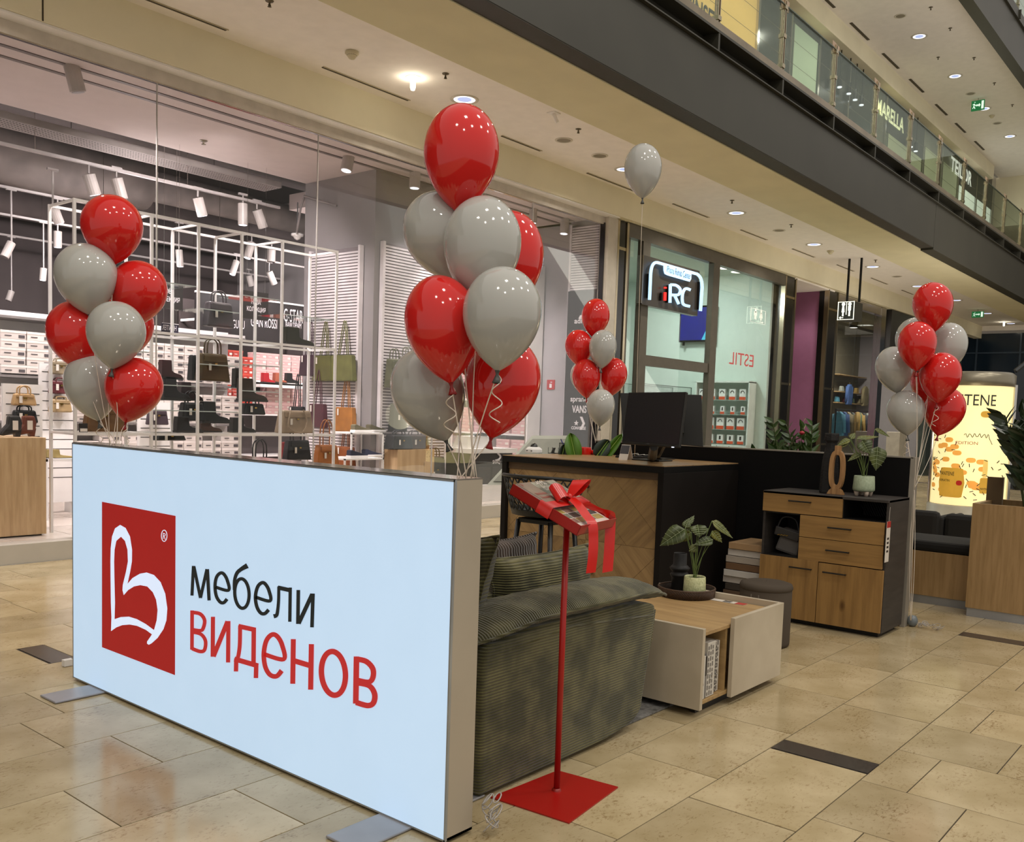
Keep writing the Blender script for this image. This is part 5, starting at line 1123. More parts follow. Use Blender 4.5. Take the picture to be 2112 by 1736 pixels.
# ================================================================ ZZ PLANTS
zl = M('zz_leaf', '3f5b26', .35, col2='2c431c', scale=10, spec=.6); zld = M('zz_leaf_dark', '35462c', .35, col2='25321f', scale=10, spec=.6); zst = M('zz_stem', '46552a', .5)
def zz(name, lab, base, n, h, spread, lm, group, lw=.045, seed=1, potf=None, lean=(0, 0), nl=9):
    random.seed(seed); t = thing(name, lab, 'plant', tuple(base), group)
    if potf: potf(t)
    for i in range(n):
        a = 2*PI*i/n+random.random()*.8; hh = h*random.uniform(.6, 1.05); sp = spread*random.uniform(.3, 1.1); b0 = Vector(base)+Vector((.04*math.cos(a), .04*math.sin(a), 0))
        tip = Vector(base)+Vector((sp*math.cos(a)+lean[0], sp*math.sin(a)+lean[1], hh)); mid = b0.lerp(tip, .5)+Vector((0, 0, h*.12)); path = sm([b0, mid, tip], 8)
        MB().tube(path, [.009*(1-.6*k/len(path)) for k in range(len(path))], 5).build('stem', zst, t, smooth=True)
        for k in range(nl*2+1):
            q = .28+.72*(k//2)/nl; p_ = path[min(len(path)-1, int(q*(len(path)-1)))]; d_ = (path[min(len(path)-1, int(q*(len(path)-1))+1)]-path[max(0, int(q*(len(path)-1))-1)]).normalized()
            sd = d_.cross(Vector((math.cos(a+.7), math.sin(a+.7), .2))).normalized()*(1 if k % 2 else -1)
            L_ = lw*(1.6 if lw > .06 else 1.9)*(1.15-.5*abs(q-.6)); tp = p_+(sd*.85+d_*.7+Vector((0, 0, .1))).normalized()*L_
            m = MB(); leaf(m, p_, tp, lw, (math.cos(a)+random.uniform(-.5, .5), math.sin(a)+random.uniform(-.5, .5), random.uniform(.1, .9)), n=5, cup=.25); m.build('leaflet', lm, t, smooth=True)
    return t
pz = onx(1620, 925, 7.75)
MB_ = None
bxp = thing('planter_box', 'long dark planter box hidden behind the low black partition', 'planter', (7.75, 3.0, 0)); MB().box(7.5, 2.45, 0, 7.95, 3.9, .75).build('trough', dblk, bxp, bevel=.01); MB().box(7.53, 2.48, .74, 7.92, 3.87, .752).build('soil', M('moss_soil', '20240f', .9), bxp)
for px_, hh, sd, lab in ((1592, .62, 21, 'green glossy leaved plant at left behind black partition'), (1628, .78, 22, 'upright glossy leaved plant in front of plum wall'), (1676, .74, 23, 'spreading glossy leaved plant left of black candle holder')):
    p = onx(px_, 925, 7.72); zz('glossy_plant', lab, (7.72, p.y, .75), 6, hh, .26, zl, 'plants behind the partition', .05, sd, nl=7)
fl_ = onx(1654, 893, 7.7); t = thing('red_flower', 'small red flower among glossy leaves behind partition', 'flower', (7.7, fl_.y, 1.2)); MB().lathe([(.003, .02), (.02, .012), (.026, 0), (.012, -.012), (.003, -.016)], (7.7, fl_.y, fl_.z), 8).build('bloom', M('bloom_red', 'b8283a', .5), t, smooth=True); MB().tube([(7.7, fl_.y, .75), (7.7, fl_.y, fl_.z)], .003, 4).build('stem', zst, t)
# ================================================================ PLANTER, BENCH
okl = wood('planter_oak', 'a5855a', '8d6f45', 2, 1.3, .45, False); stl_ = M('brushed_plinth', '9fa0a2', .35, metal=.5)
pl_ = thing('wooden_planter', 'tall oak planter box with steel plinth at right edge of picture', 'planter', (8.4, 1.2, 0))
PZ = .915
MB().box(8.02, .35, .07, 8.06, 1.87, PZ).build('front_panel', okl, pl_, bevel=.002); MB().box(8.06, 1.83, .07, 8.75, 1.87, PZ).build('side_panel', okl, pl_); MB().box(8.71, .35, .07, 8.75, 1.83, PZ).build('back_panel', okl, pl_)
MB().box(8.03, .36, 0, 8.74, 1.86, .07).build('plinth', stl_, pl_); MB().box(8.06, .39, .8, 8.71, 1.83, .84).build('soil', M('moss_soil', '20240f', .9), pl_)
random.seed(2)
zz('glossy_plant', 'large dark glossy leaved plant in the oak planter at right edge', (8.28, 1.50, .84), 15, .98, .34, zld, 'plants in the oak planter', .092, 31, nl=8)
zz('glossy_plant', 'second dark glossy leaved plant nearer the picture edge in planter', (8.30, 1.15, .84), 13, 1.02, .36, zld, 'plants in the oak planter', .092, 35, nl=8)
bb = thing('cardboard_box', 'flat brown box standing in the oak planter beside plant stems', 'box', (8.6, 1.9, PZ)); a = onx(2033, 1036, 8.5); b = onx(2070, 985, 8.5)
MB().box(8.5, b.y, .84, 8.54, a.y, b.z).build('carton', M('card_brown', '6f5a3c', .7), bb)
be = thing('bench', 'oak bench with black upholstered seat between partition and planter', 'bench', (8.6, 2.6, 0))
MB().box(8.30, 1.88, .07, 8.9, 3.6, .45).build('base', okl, be, bevel=.002); MB().box(8.31, 1.89, 0, 8.89, 3.59, .07).build('plinth', stl_, be); MB().box(8.29, 1.89, .45, 8.9, 3.6, .54).build('seat_pad', M('black_fabric', '14120f', .9), be, bevel=.03)
for i, (x0, x1, y0, D_, lab) in enumerate(((1885, 1930, 1052, 9.8, 'black upholstered armchair seen left of ad column'), (1976, 2030, 1062, 9.6, 'black upholstered armchair right of ad column beside planter'))):
    p0 = ond(x0, y0, D_); p1 = ond(x1, y0, D_); t = thing('armchair', lab, 'armchair', ((p0.x+p1.x)/2+.2, (p0.y+p1.y)/2, 0), 'black armchairs beyond the bench')
    bm_ = M('black_fabric', '14120f', .9); cxa, cya = (p0.x+p1.x)/2+.3, (p0.y+p1.y)/2+.05
    MB().box(cxa-.35, cya-.2, .12, cxa+.3, cya+.2, .42).build('seat', bm_, t, bevel=.05); MB().box(cxa-.35, cya-.2, .3, cxa-.2, cya+.2, p0.z).build('backrest', bm_, t, bevel=.05)
    for s_ in (-1, 1): MB().box(cxa-.3, cya+s_*.19-.04, .2, cxa+.3, cya+s_*.19+.04, .58).build('armrest', bm_, t, bevel=.03)
    for a in (-.28, .24):
        for c in (-.16, .16): MB().box(cxa+a-.02, cya+c-.02, 0, cxa+a+.02, cya+c+.02, .13).build('leg', dblk, t)
# ================================================================ AD COLUMN
ax_, ay_, ar = 14.6, 3.48, .50
ad = thing('advertising_column', 'round backlit hair product advertising column glowing cream yellow', 'advertising column', (ax_, ay_, 0))
MB().lathe([(ar+.12, 0), (ar+.12, .12), (ar+.04, .14), (ar+.04, .40), (ar-.01, .42)], (ax_, ay_, 0), 40).build('base', M('column_base', 'a29c8c', .4), ad, smooth=True)
cream = M('lit_poster', 'efdca0', .5, emit='f3e3a8', es=.75, var=.02); MB().lathe([(ar, .42), (ar, 2.12)], (ax_, ay_, 0), 48).build('lit_poster', cream, ad, smooth=True)
MB().lathe([(ar+.01, 2.12), (ar+.02, 2.13), (ar+.02, 2.28), (ar-.03, 2.32), (.01, 2.32)], (ax_, ay_, 0), 40).build('top_band', M('column_band', '8e8775', .3, metal=.6), ad, smooth=True)
aim = math.atan2(-ay_, -ax_)
def CY_(u, z, off=.004):    # u metres to the right of the poster centre line
    a = aim+u/ar; return Vector((ax_+(ar+off)*math.cos(a), ay_+(ar+off)*math.sin(a), z))
for sgn in (-1, 1): MB().tube([CY_(sgn*.71, .42, .02), CY_(sgn*.71, 2.15, .02)], .025, 8).build('side_post', chrome_m, ad)
def cyl_text(s, u0, z, h, w, mat):
    o = text(s, 'lettering', mat, None, (0, 0, 0), (1, 0, 0), (0, 1, 0), h, width=w)
    for v in o.data.vertices: v.co = CY_(u0+v.co.x, z+v.co.y, .014)-Vector(ad.location)
    o.parent = ad
pb_k = M('poster_black', '1f2a20', .6); cyl_text('PANTENE', -.46, 1.84, .16, .74, pb_k)
dk_ = M('poster_red', 'a03020', .6); cyl_text('EDITION', -.20, 1.29, .045, .28, dk_)
scrb = MB(); scrb.tube(sm([CY_(-.1+.022*i, 1.42+(.03*math.sin(i*2.3) if i < 15 else -.04*(i-14)), .006) for i in range(18)], 4), .004, 4); scrb.build('scribble', pb_k, ad)
pg = M('poster_gold', 'c99a3a', .4, emit='c8992f', es=.35); py_ = M('poster_orange', 'e8a54a', .6, emit='e8a54a', es=.4); random.seed(9)
def patch(u, z, w, h, nm, mat, off=.005, k=10, pw=2.5):
    A = []; B = []
    for i in range(15):
        q = -1+2*i/14; hh = h/2*max(0, 1-abs(q)**pw)**(1/pw); A.append(CY_(u+w/2*q, z+hh, off)); B.append(CY_(u+w/2*q, z-hh, off))
    MB().strip(A, B).build(nm, mat, ad)
for i in range(42):
    u = random.uniform(-.60, .50); z = random.uniform(.62, 1.35)
    if u > -.15 and z > 1.12: continue
    patch(u, z, .13, .07, 'orange_blob', py_, .004); 
for i in range(60):
    u = random.uniform(-.66, .55); z = random.uniform(.50, 1.40)
    if u > -.15 and z > 1.12: continue
    a = random.uniform(0, PI); MB().tube([CY_(u, z, .006), CY_(u+.05*math.cos(a), z+.05*math.sin(a), .006)], .006, 4).build('black_dash', pb_k, ad)
patch(.16, 1.72, .14, .09, 'gold_ring', pg, .008)
patch(-.24, .74, .38, .42, 'gold_jar', pg, .010, pw=7); cyl_text('PANTENE', -.41, .84, .055, .22, pb_k); cyl_text('KERATIN', -.41, .75, .035, .16, pb_k)
patch(-.12, .74, .08, .07, 'red_heart', M('poster_heart', 'c8261c', .5), .013); patch(.20, .72, .13, .22, 'bottle', pg, .009, pw=5); patch(.20, .96, .07, .25, 'bottle_cap', M('poster_cap', 'e7c36a', .5, emit='e7c36a', es=.4), .009, pw=5); cyl_text('PANTENE', .15, .66, .03, .1, pb_k)
lamp('POINT', 'column_glow', (ax_-1.2, ay_-.3, 1.4), 8, (1, .87, .6), .3)
# ================================================================ HANGING SIGNS
rs = thing('restroom_sign', 'hanging illuminated box sign with woman and man symbols and arrow', 'sign', (20.45, 7.6, 3.9))
c0 = onx(1727, 662, 20.45); c1 = onx(1763, 621, 20.45); zb_, zt2 = c0.z+.02, c1.z; ya, yb2 = c1.y, c0.y
MB().box(20.45, ya, zb_, 20.95, yb2, zt2).build('box', M('sign_olive_black', '26241a', .4), rs)
hw_ = (yb2-ya); hz_ = (zt2-zb_); glow = emis('sign_glow', 'f4f5e6', 1.2); RP = lambda u, v: Vector((20.44, yb2-u*hw_, zb_+v*hz_))
fr_ = MB()
for a, b in (((0, 0), (1, .03)), ((0, .97), (1, 1)), ((0, 0), (.03, 1)), ((.97, 0), (1, 1))): p, q = RP(*a), RP(*b); fr_.box(20.43, q.y, p.z, 20.448, p.y, q.z)
fr_.build('border', glow, rs)
def fig(u, woman):
    m = MB(); cc = RP(u, .86); m.lathe([(.002, -.004), (.038, -.004), (.038, .004), (.002, .004)], cc, 14, Matrix.Rotation(PI/2, 3, 'Y'))
    body = [(-.09, .42), (-.045, .42), (-.045, .20), (.045, .20), (.045, .42), (.09, .42), (.05, .78), (-.05, .78)] if woman else [(-.05, .20), (.05, .20), (.05, .50), (.085, .50), (.085, .76), (-.085, .76), (-.085, .50), (-.05, .50)]
    m.prism([RP(u+a, b) for a, b in body], (-.008, 0, 0)); m.build('pictogram', glow, rs)
fig(.33, True); fig(.72, False); p, q = RP(.51, .28), RP(.54, .95); MB().box(20.432, q.y, p.z, 20.446, p.y, q.z).build('bar', glow, rs)
MB().prism([RP(.1, .12), RP(.2, .2), RP(.2, .14), RP(.36, .14), RP(.36, .10), RP(.2, .10), RP(.2, .04)], (-.008, 0, 0)).build('arrow', glow, rs)
for x_ in (1743, 1768):
    p = onx(x_, 620, 20.5); MB().box(20.6, p.y-.02, zt2, 20.64, p.y+.02, 5.17).build('pole', dblk, rs)
def exitsign(px4, X, lab, ceilz):
    a = onx(px4[0], px4[1], X); b = onx(px4[2], px4[3], X); t = thing('exit_sign', lab, 'sign', (X, (a.y+b.y)/2, (a.z+b.z)/2), 'green exit signs')
    MB().box(X, b.y, b.z, X+.05, a.y, a.z).build('panel', emis('exit_green', '1d6b3c', .6), t); w = a.y-b.y; h = a.z-b.z; g_ = emis('exit_white', 'd8eede', .9)
    P = lambda u, v: Vector((X-.004, a.y-u*w, b.z+v*h))
    MB().box(X-.006, P(.95, 0).y, P(0, .1).z, X, P(.78, 0).y, P(0, .9).z).build('door_symbol', g_, t); MB().prism([P(.35, .42), P(.6, .42), P(.6, .3), P(.72, .5), P(.6, .7), P(.6, .58), P(.35, .58)], (-.003, 0, 0)).build('arrow', g_, t)
    m = MB(); m.tube([P(.12, .2), P(.2, .45), P(.24, .7)], .03*h, 4); m.tube([P(.2, .45), P(.3, .2)], .06*h, 4); m.tube([P(.12, .6), P(.22, .65), P(.32, .5)], .05*h, 4); m.lathe([(.001, .04*h), (.07*h, 0), (.001, -.04*h)], P(.27, .84), 8); m.build('running_figure', g_, t)
    MB().box(X+.01, (a.y+b.y)/2-.01, a.z, X+.03, (a.y+b.y)/2+.01, ceilz).build('hanger', chrome_m, t)
exitsign((2004.5, 642.5, 2028, 654), onz(2016, 641, 5.12).x, 'green exit sign under lower ceiling near right balloon bunch', 5.17); exitsign((2004, 209, 2029.5, 225), onz(2016, 207, 10.22).x, 'green exit sign under the upper gallery ceiling', 10.28)
# ================================================================ CEILING FITTINGS
def dlight(px_, py_, z, r, lab, grp, lit=True):
    p = onz(px_, py_, z); t = thing('downlight' if lit else 'ceiling_speaker', lab, 'ceiling light' if lit else 'ceiling speaker', tuple(p), grp)
    MB().lathe([(r*.82, 0), (r*.84, -.006), (r*1.08, -.006), (r*1.1, 0)], p, 28).build('trim_ring', M('downlight_ring', 'cfc8ba', .4), t, smooth=True)
    if lit:
        MB().lathe([(r*.56, -.002), (r*.83, -.004)], p, 28).build('glowing_ring', emis('downlight_white', 'f2f4ff', 1.4), t); MB().lathe([(.001, -.001), (r*.56, -.002)], p, 28).build('reflector', emis('downlight_blue', 'a9b8e6', .9), t)
    else: MB().lathe([(.001, -.004), (r*.84, -.004)], p, 28).build('grille', M('speaker_grille', '8d8474', .6), t)
    return t
LD = [(958, 205, 'downlight just above the tallest red balloon'), (1519, 439, 'downlight between lone grey balloon and dark edge beam'), (1679, 504, 'downlight left of the restroom sign poles'), (1800, 550, 'downlight just right of the restroom sign poles'), (1893, 590, 'downlight touching the top red balloon of right bunch'), (1972, 619, 'downlight right of the top red balloon of right bunch'), (2036, 646, 'downlight beside the lower green exit sign'), (2085, 667, 'downlight next to glowing bulb beyond the right bunch')]
for x_, y_, l_ in LD: dlight(x_, y_, 5.168, .155, 'round glowing '+l_, 'downlights in the lower ceiling')
dlight(1287, 349, 5.168, .13, 'round glowing downlight half hidden behind the lone grey balloon', 'downlights in the lower ceiling'); dlight(1623, 588, 4.698, .12, 'round glowing downlight above the plum corridor wall', 'downlights in the lower ceiling')
for x_, y_, l_ in ((1163, 289, 'left of the lone grey balloon'), (1237, 321, 'just left below of lone balloon'), (1607, 475, 'between the first two far downlights'), (1850, 570, 'above the right balloon bunch')): dlight(x_, y_, 5.168, .11, 'unlit round ceiling speaker grille '+l_, 'ceiling speakers', False)
for x_, y_, l_ in ((1896, 75, 'nearest downlight of the upper gallery ceiling'), (1970, 157, 'second downlight of the upper gallery ceiling'), (2030, 224, 'upper downlight beside the green exit sign'), (2083, 281, 'fourth downlight of the upper gallery ceiling near edge'), (2108, 374, 'farthest downlight of upper gallery ceiling at picture edge')): dlight(x_, y_, 10.278, .16, 'round glowing '+l_, 'downlights in the upper ceiling')
for x_, y_, l_ in ((1857, 33, 'nearest upper speaker'), (2002, 193, 'upper speaker above exit sign'), (2057, 254, 'upper speaker past exit sign')): dlight(x_, y_, 10.278, .11, 'unlit round ceiling grille, '+l_, 'ceiling speakers', False)
def bulb(px_, py_, z, lab):
    p = onz(px_, py_, z); t = thing('emergency_bulb', lab, 'lamp', tuple(p), 'bare bulbs in the lower ceiling'); MB().lathe([(.001, -.004), (.085, -.004), (.09, 0)], p, 24).build('plate', M('downlight_ring', 'cfc8ba', .4), t, smooth=True)
    MB().lathe([(.028, -.004), (.03, -.02), (.03, -.11), (.022, -.135), (.002, -.14)], p, 16).build('glowing_tube', emis('bulb_glow', 'fff6df', 3.5), t, smooth=True); lamp('POINT', 'bulb_light', p+Vector((0, 0, -.09)), 9, (1, .88, .66), .05)
bulb(852, 160, 5.168, 'bare glowing tube bulb in ceiling left of the tallest balloon'); bulb(2071, 664, 5.168, 'bare glowing bulb in far ceiling right of exit sign')
# smoke detector, sprinklers, spot camera
def detector(px_, py_, z, lab):
    p = onz(px_, py_, z); t = thing('smoke_detector', lab, 'smoke detector', tuple(p), 'smoke detectors'); MB().lathe([(.07, 0), (.072, -.02), (.055, -.035), (.03, -.07), (.004, -.078)], p, 20).build('body', M('detector_cream', 'c9c0a4', .5), t, smooth=True)
    for k in range(4): MB().tube([p+Vector(((.052-.009*k)*math.cos(a*PI/8), (.052-.009*k)*math.sin(a*PI/8), -.038-.009*k)) for a in range(17)], .002, 4).build('vent_ring', bk_, t)
detector(726, 107, 5.168, 'cream cone smoke detector in ceiling left of the bare bulb'); detector(1713, 517, 5.168, 'small smoke detector between far downlights and sign poles'); detector(2046, 238, 10.278, 'small smoke detector on upper ceiling near exit sign')
def sprinkler(px_, py_, z, i):
    p = onz(px_, py_, z); t = thing('sprinkler', 'small chrome sprinkler head under the '+('lower' if z < 6 else 'upper')+' gallery ceiling', 'sprinkler', tuple(p), 'sprinklers of the '+('lower' if z < 6 else 'upper')+' ceiling')
    MB().lathe([(.04, 0), (.035, -.006), (.01, -.008), (.008, -.03), (.014, -.034), (.012, -.05), (.02, -.052), (.001, -.056)], p, 12).build('head', M('sprinkler_metal', '6a6152', .35, metal=.7), t, smooth=True)
for i, (x_, y_) in enumerate(((556, 2), (919, 152), (1193, 266), (1510, 413), (1632, 463), (1806, 536), (1921, 584))): sprinkler(x_, y_, 5.168, i)
for i, (x_, y_) in enumerate(((1920, 15), (1960, 58), (1935, 118), (2009, 119), (2051, 171), (2088, 216))): sprinkler(x_, y_, 10.278, i)
p = onz(1142, 233, 5.168); t = thing('ceiling_spot', 'small white adjustable spot on square plate in ceiling near beam', 'spotlight', tuple(p)); MB().box(p.x-.06, p.y-.06, 5.16, p.x+.06, p.y+.06, 5.168).build('plate', white_m, t); MB().tube([p+Vector((0, 0, -.01)), p+Vector((.03, -.04, -.11))], .022, 10).build('head', white_m, t)

for i, (x_, y_) in enumerate(((1733, 158), (1752, 172), (1765, 185), (1778, 196), (1880, 285), (1890, 294))):
    p = ony(x_, y_, 8.25); t = thing('shop_spotlight', 'tiny lit black spotlight in upper gallery shop '+('left of MARELLA letters' if i < 4 else 'right of MARELLA letters'), 'spotlight', tuple(p), 'tiny spotlights in upper shop '+('a' if i < 4 else 'b'))
    MB().tube([p, p-Vector((0, 0, .22))], .055, 10).build('cylinder', blk_m, t); MB().tube([p-Vector((0, 0, .22)), p-Vector((0, 0, .24))], .05, 10).build('lens', emis('spot_lit', 'f4f4ff', 2.0), t); MB().box(p.x-.01, p.y-.01, p.z, p.x+.01, p.y+.01, 9.86).build('rod', blk_m, t)
# ================================================================ PHONE SHOP FRONT SIGN AND CONTENTS
si = thing('phone_shop_sign', 'black box sign with glowing blue white frame and letters iRC', 'sign', (14.6, 8.55, 3.45))
sa = ony(1328, 524, 8.5); sb_ = ony(1443, 560, 8.5); sc_ = ony(1325, 624, 8.5)
X0, X1, ZT, ZB_ = sa.x, sb_.x, 4.24, 3.42
MB().box(X0, 8.5, ZB_, X1, 8.62, ZT).build('panel', M('sign_taupe', '37322c', .3, var=.03), si, bevel=.003); MB().box(X0-.01, 8.5, ZB_+.02, X0, 8.62, ZT).build('side_strip', chrome_m, si)
gl = emis('sign_ice', 'a9d2f6', .85); SGN = lambda x, y: ony(1200+x/4.194, 400+y/4.194, 8.44)
def tubes(paths, w, nm, mat):
    m = MB()
    for p in paths:
        r = ribbon([(a, b, w) for a, b in p], SGN, '', None, None, 0, sm=len(p) > 3); m.add(r.v, r.f)
    o = m.build(nm, mat, si, solid=.012); return o
tubes([[(585, 915), (592, 760), (597, 670), (612, 615), (640, 592), (680, 600), (700, 606), (960, 682), (1000, 695), (1030, 735), (1040, 800), (1035, 880), (1026, 1012)]], 24, 'glowing_frame', gl)
MB().prism([SGN(*p) for p in [(703, 600), (945, 672), (943, 735), (930, 758), (905, 752), (735, 703), (712, 690), (704, 660)]], (0, -.01, 0)).build('glowing_plate', gl, si)
tubes([[(765, 780), (762, 940)], [(765, 785), (815, 790), (850, 825), (835, 870), (765, 872)], [(800, 872), (838, 952)], [(940, 830), (900, 818), (875, 850), (868, 910), (880, 955), (935, 972)]], 23, 'letters_RC', gl)
tubes([[(720, 850), (718, 922)], [(722, 803), (721, 818)]], 22, 'letter_i', emis('sign_red', 'e0201c', .9))
sh_ = MB()
for p in ([(745, 790), (740, 940)], [(690, 855), (688, 922)], [(575, 900), (582, 690)], [(1008, 1000), (1015, 760)]):
    q = [ony(1200+a/4.194, 400+b/4.194, 8.47) for a, b in p]; sh_.tube(q, .03, 4)
sh_.build('letter_backs', blk_m, si)
a = SGN(725, 675); b = SGN(932, 738); text('iPhone Rehab Center', 'lettering', M('sign_navy', '1c2c4a', .5), si, a+Vector((0, -.02, .0)), (b-a), (0, 0, 1), .12, width=(b-a).length)
TVX = 19.15; tv = thing('wall_television', 'flat television with blue screen hung on phone shop wall', 'television', (TVX, 10.6, 3.3))
c = [onx(1403, 640, TVX), onx(1475, 625, TVX), onx(1472, 705, TVX), onx(1401, 697, TVX)]; MB().box(TVX, c[1].y, 3.30, TVX+.06, c[0].y, 4.12).build('housing', blk_m, tv)
scm = M('tv_blue', '1d1f70', .3, emit='2a2f90', es=.4, col2='181a50', scale=1.2); MB().box(TVX-.004, c[1].y+.03, 3.34, TVX, c[0].y-.03, 4.08).build('screen', scm, tv)
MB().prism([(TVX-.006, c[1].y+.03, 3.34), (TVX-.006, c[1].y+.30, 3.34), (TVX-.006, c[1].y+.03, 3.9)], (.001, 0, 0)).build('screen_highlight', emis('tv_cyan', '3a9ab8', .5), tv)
for s_ in (.15, .75): MB().box(TVX, c[1].y+s_, 3.22, TVX+.04, c[1].y+s_+.04, 3.30).build('bracket', blk_m, tv)
cab = thing('glass_display_cabinet', 'white cabinet with glass shelves of phone accessories in phone shop', 'cabinet', (19.1, 9.6, 0)); cw = M('cabinet_white', 'd5ddd5', .4)
MB().box(18.95, 9.10, 0, 19.28, 10.40, .98).build('base', cw, cab); MB().box(18.95, 9.08, .98, 19.28, 9.11, 2.38).build('side', cw, cab); MB().box(18.95, 10.38, .98, 19.28, 10.41, 2.38).build('side', cw, cab); MB().box(18.95, 9.08, 2.36, 19.28, 10.41, 2.40).build('top', cw, cab)
for k in range(4): MB().box(18.93, 9.5+.3*k, .2, 18.95, 9.505+.3*k, .95).build('door_gap', grout_m, cab)
zsh = [1.0, 1.32, 1.66, 1.98]
for z in zsh[1:]: MB().box(18.97, 9.11, z-.012, 19.27, 10.38, z).build('glass_shelf', M('shelf_glass', '9ab0a6', .1), cab)
org = M('package_orange', 'd0502a', .5); pw_ = M('package_white', 'e2e4df', .5)
for r, z in enumerate(zsh):
    for k in range(5):
        if (r, k) in ((2, 4),): continue
        y = 9.2+.25*k; hh_ = (.2, .26, .18, .24)[r]; w_ = (.15, .18, .1, .15)[r]
        t = thing('accessory_package', ['pouch', 'headphone box', 'small charger pack', 'earphone box'][r]+', orange and white, on '+['bottom', 'second', 'third', 'top'][r]+' shelf of glass cabinet', 'package', (19.05, y, z), 'accessory packages in the glass cabinet')
        MB().box(19.02, y, z, 19.09, y+w_, z+hh_).build('carton', pw_, t); MB().box(19.018, y, z, 19.02, y+w_, z+hh_*.3).build('orange_band', org, t)
        if r in (1, 3): MB().tube([(19.016, y+w_*.5+w_*.28*math.cos(a*PI/6), z+hh_*.62+hh_*.22*math.sin(a*PI/6)) for a in range(7)], .008, 5).build('product_picture', bk_, t)
        else: MB().box(19.016, y+w_*.35, z+hh_*.45, 19.018, y+w_*.65, z+hh_*.85).build('product_picture', bk_, t)
vc = thing('glass_vitrine', 'clear glass vitrine with small items seen above the monitors', 'display case', (17.4, 10.8, 1.2)); vy_ = 10.6
a = ony(1322, 790, vy_); b = ony(1427, 790, vy_); MB().box(a.x, vy_, .0, b.x, vy_+.5, 1.6).build('base', cw, vc)
MB().box(a.x, vy_, 1.6, b.x, vy_+.01, a.z).build('glass_front', glass_m, vc); MB().box(a.x, vy_+.49, 1.6, b.x, vy_+.5, a.z).build('glass_back', glass_m, vc)
e = MB()
for x_ in (a.x, b.x-.015): 
    for y_ in (vy_, vy_+.49): e.box(x_, y_-.005, 1.6, x_+.015, y_+.01, a.z)
e.box(a.x, vy_-.005, a.z-.015, b.x, vy_+.01, a.z); e.box(a.x, vy_+.49, a.z-.015, b.x, vy_+.5, a.z); e.build('edges', M('vitrine_edge', '5c6b64', .3), vc)
for k, lb_ in ((.35, 'left'), (.85, 'right')): t = thing('watch', 'small dark watch on stand at '+lb_+' inside the glass vitrine', 'watch', (a.x+k*(b.x-a.x), vy_+.2, 1.6), 'watches in the vitrine'); MB().lathe([(.02, 0), (.012, .04), (.03, .08), (.03, .12), (.004, .14)], (a.x+k*(b.x-a.x), vy_+.2, 1.601), 12).build('stand', bk_, t, smooth=True)
for x_, y_ in ((1493, 553), (1522, 561)):
    p = onz(x_, y_, 4.775); t = thing('downlight', 'round bright white ceiling light in the phone shop, '+('left' if x_ < 1500 else 'right')+' of the pair', 'ceiling light', tuple(p), 'ceiling lights in the phone shop'); MB().lathe([(.001, -.004), (.14, -.004), (.15, 0)], p, 24).build('glowing_disc', emis('disc_white', 'fffbf0', 2.2), t)
# mirrored lettering and reflected symbols laid flat on the glass
st_ = thing('estil_mirrored', 'red mirrored shop lettering showing in the phone shop glass', 'lettering', (18.2, 8.67, 2.6)); a = ony(1553, 757, 8.68); b = ony(1503, 757, 8.68)
o = text('ESTIL', 'lettering', M('mirrored_red', 'c54848', .5), st_, (a.x, 8.675, a.z), (-1, 0, 0), (0, 0, 1), .26, width=a.x-b.x)
gw = M('reflection_white', 'dfe6df', .5); wcs = thing('restroom_reflection', 'white woman and man symbols with arrow on phone shop glass', 'sticker', (18.2, 8.67, 3.5)); a = ony(1549, 634, 8.67); b = ony(1578, 670, 8.67)  # mirror image of the hanging restroom sign, modelled as flat shapes
def gp(u, v): return Vector((a.x+(b.x-a.x)*u, 8.672, b.z+(a.z-b.z)*v))
fr_ = MB()
for q0, q1 in (((0, 0), (1, .03)), ((0, .97), (1, 1)), ((0, 0), (.03, 1)), ((.97, 0), (1, 1))): p, q = gp(*q0), gp(*q1); fr_.box(p.x, 8.668, p.z, q.x, 8.672, q.z)
fr_.build('border', gw, wcs)
for u_c, wm in ((.32, 0), (.70, 1)):
    bd = [(-.06, .25), (.06, .25), (.06, .5), (.1, .52), (.1, .8), (-.1, .8), (-.1, .52), (-.06, .5)] if not wm else [(-.05, .25), (.05, .25), (.05, .42), (.12, .42), (.06, .8), (-.06, .8), (-.12, .42), (-.05, .42)]
    m = MB().prism([gp(u_c+q, v) for q, v in bd], (0, .002, 0)); m.lathe([(.001, 0), (.045, 0)], gp(u_c, .88), 10, Matrix.Rotation(PI/2, 3, 'X')); m.build('pictogram', gw, wcs)
MB().prism([gp(.62, .16), (gp(.78, .16)), gp(.78, .21), gp(.9, .13), gp(.78, .05), gp(.78, .1), gp(.62, .1)], (0, .002, 0)).build('arrow', gw, wcs)
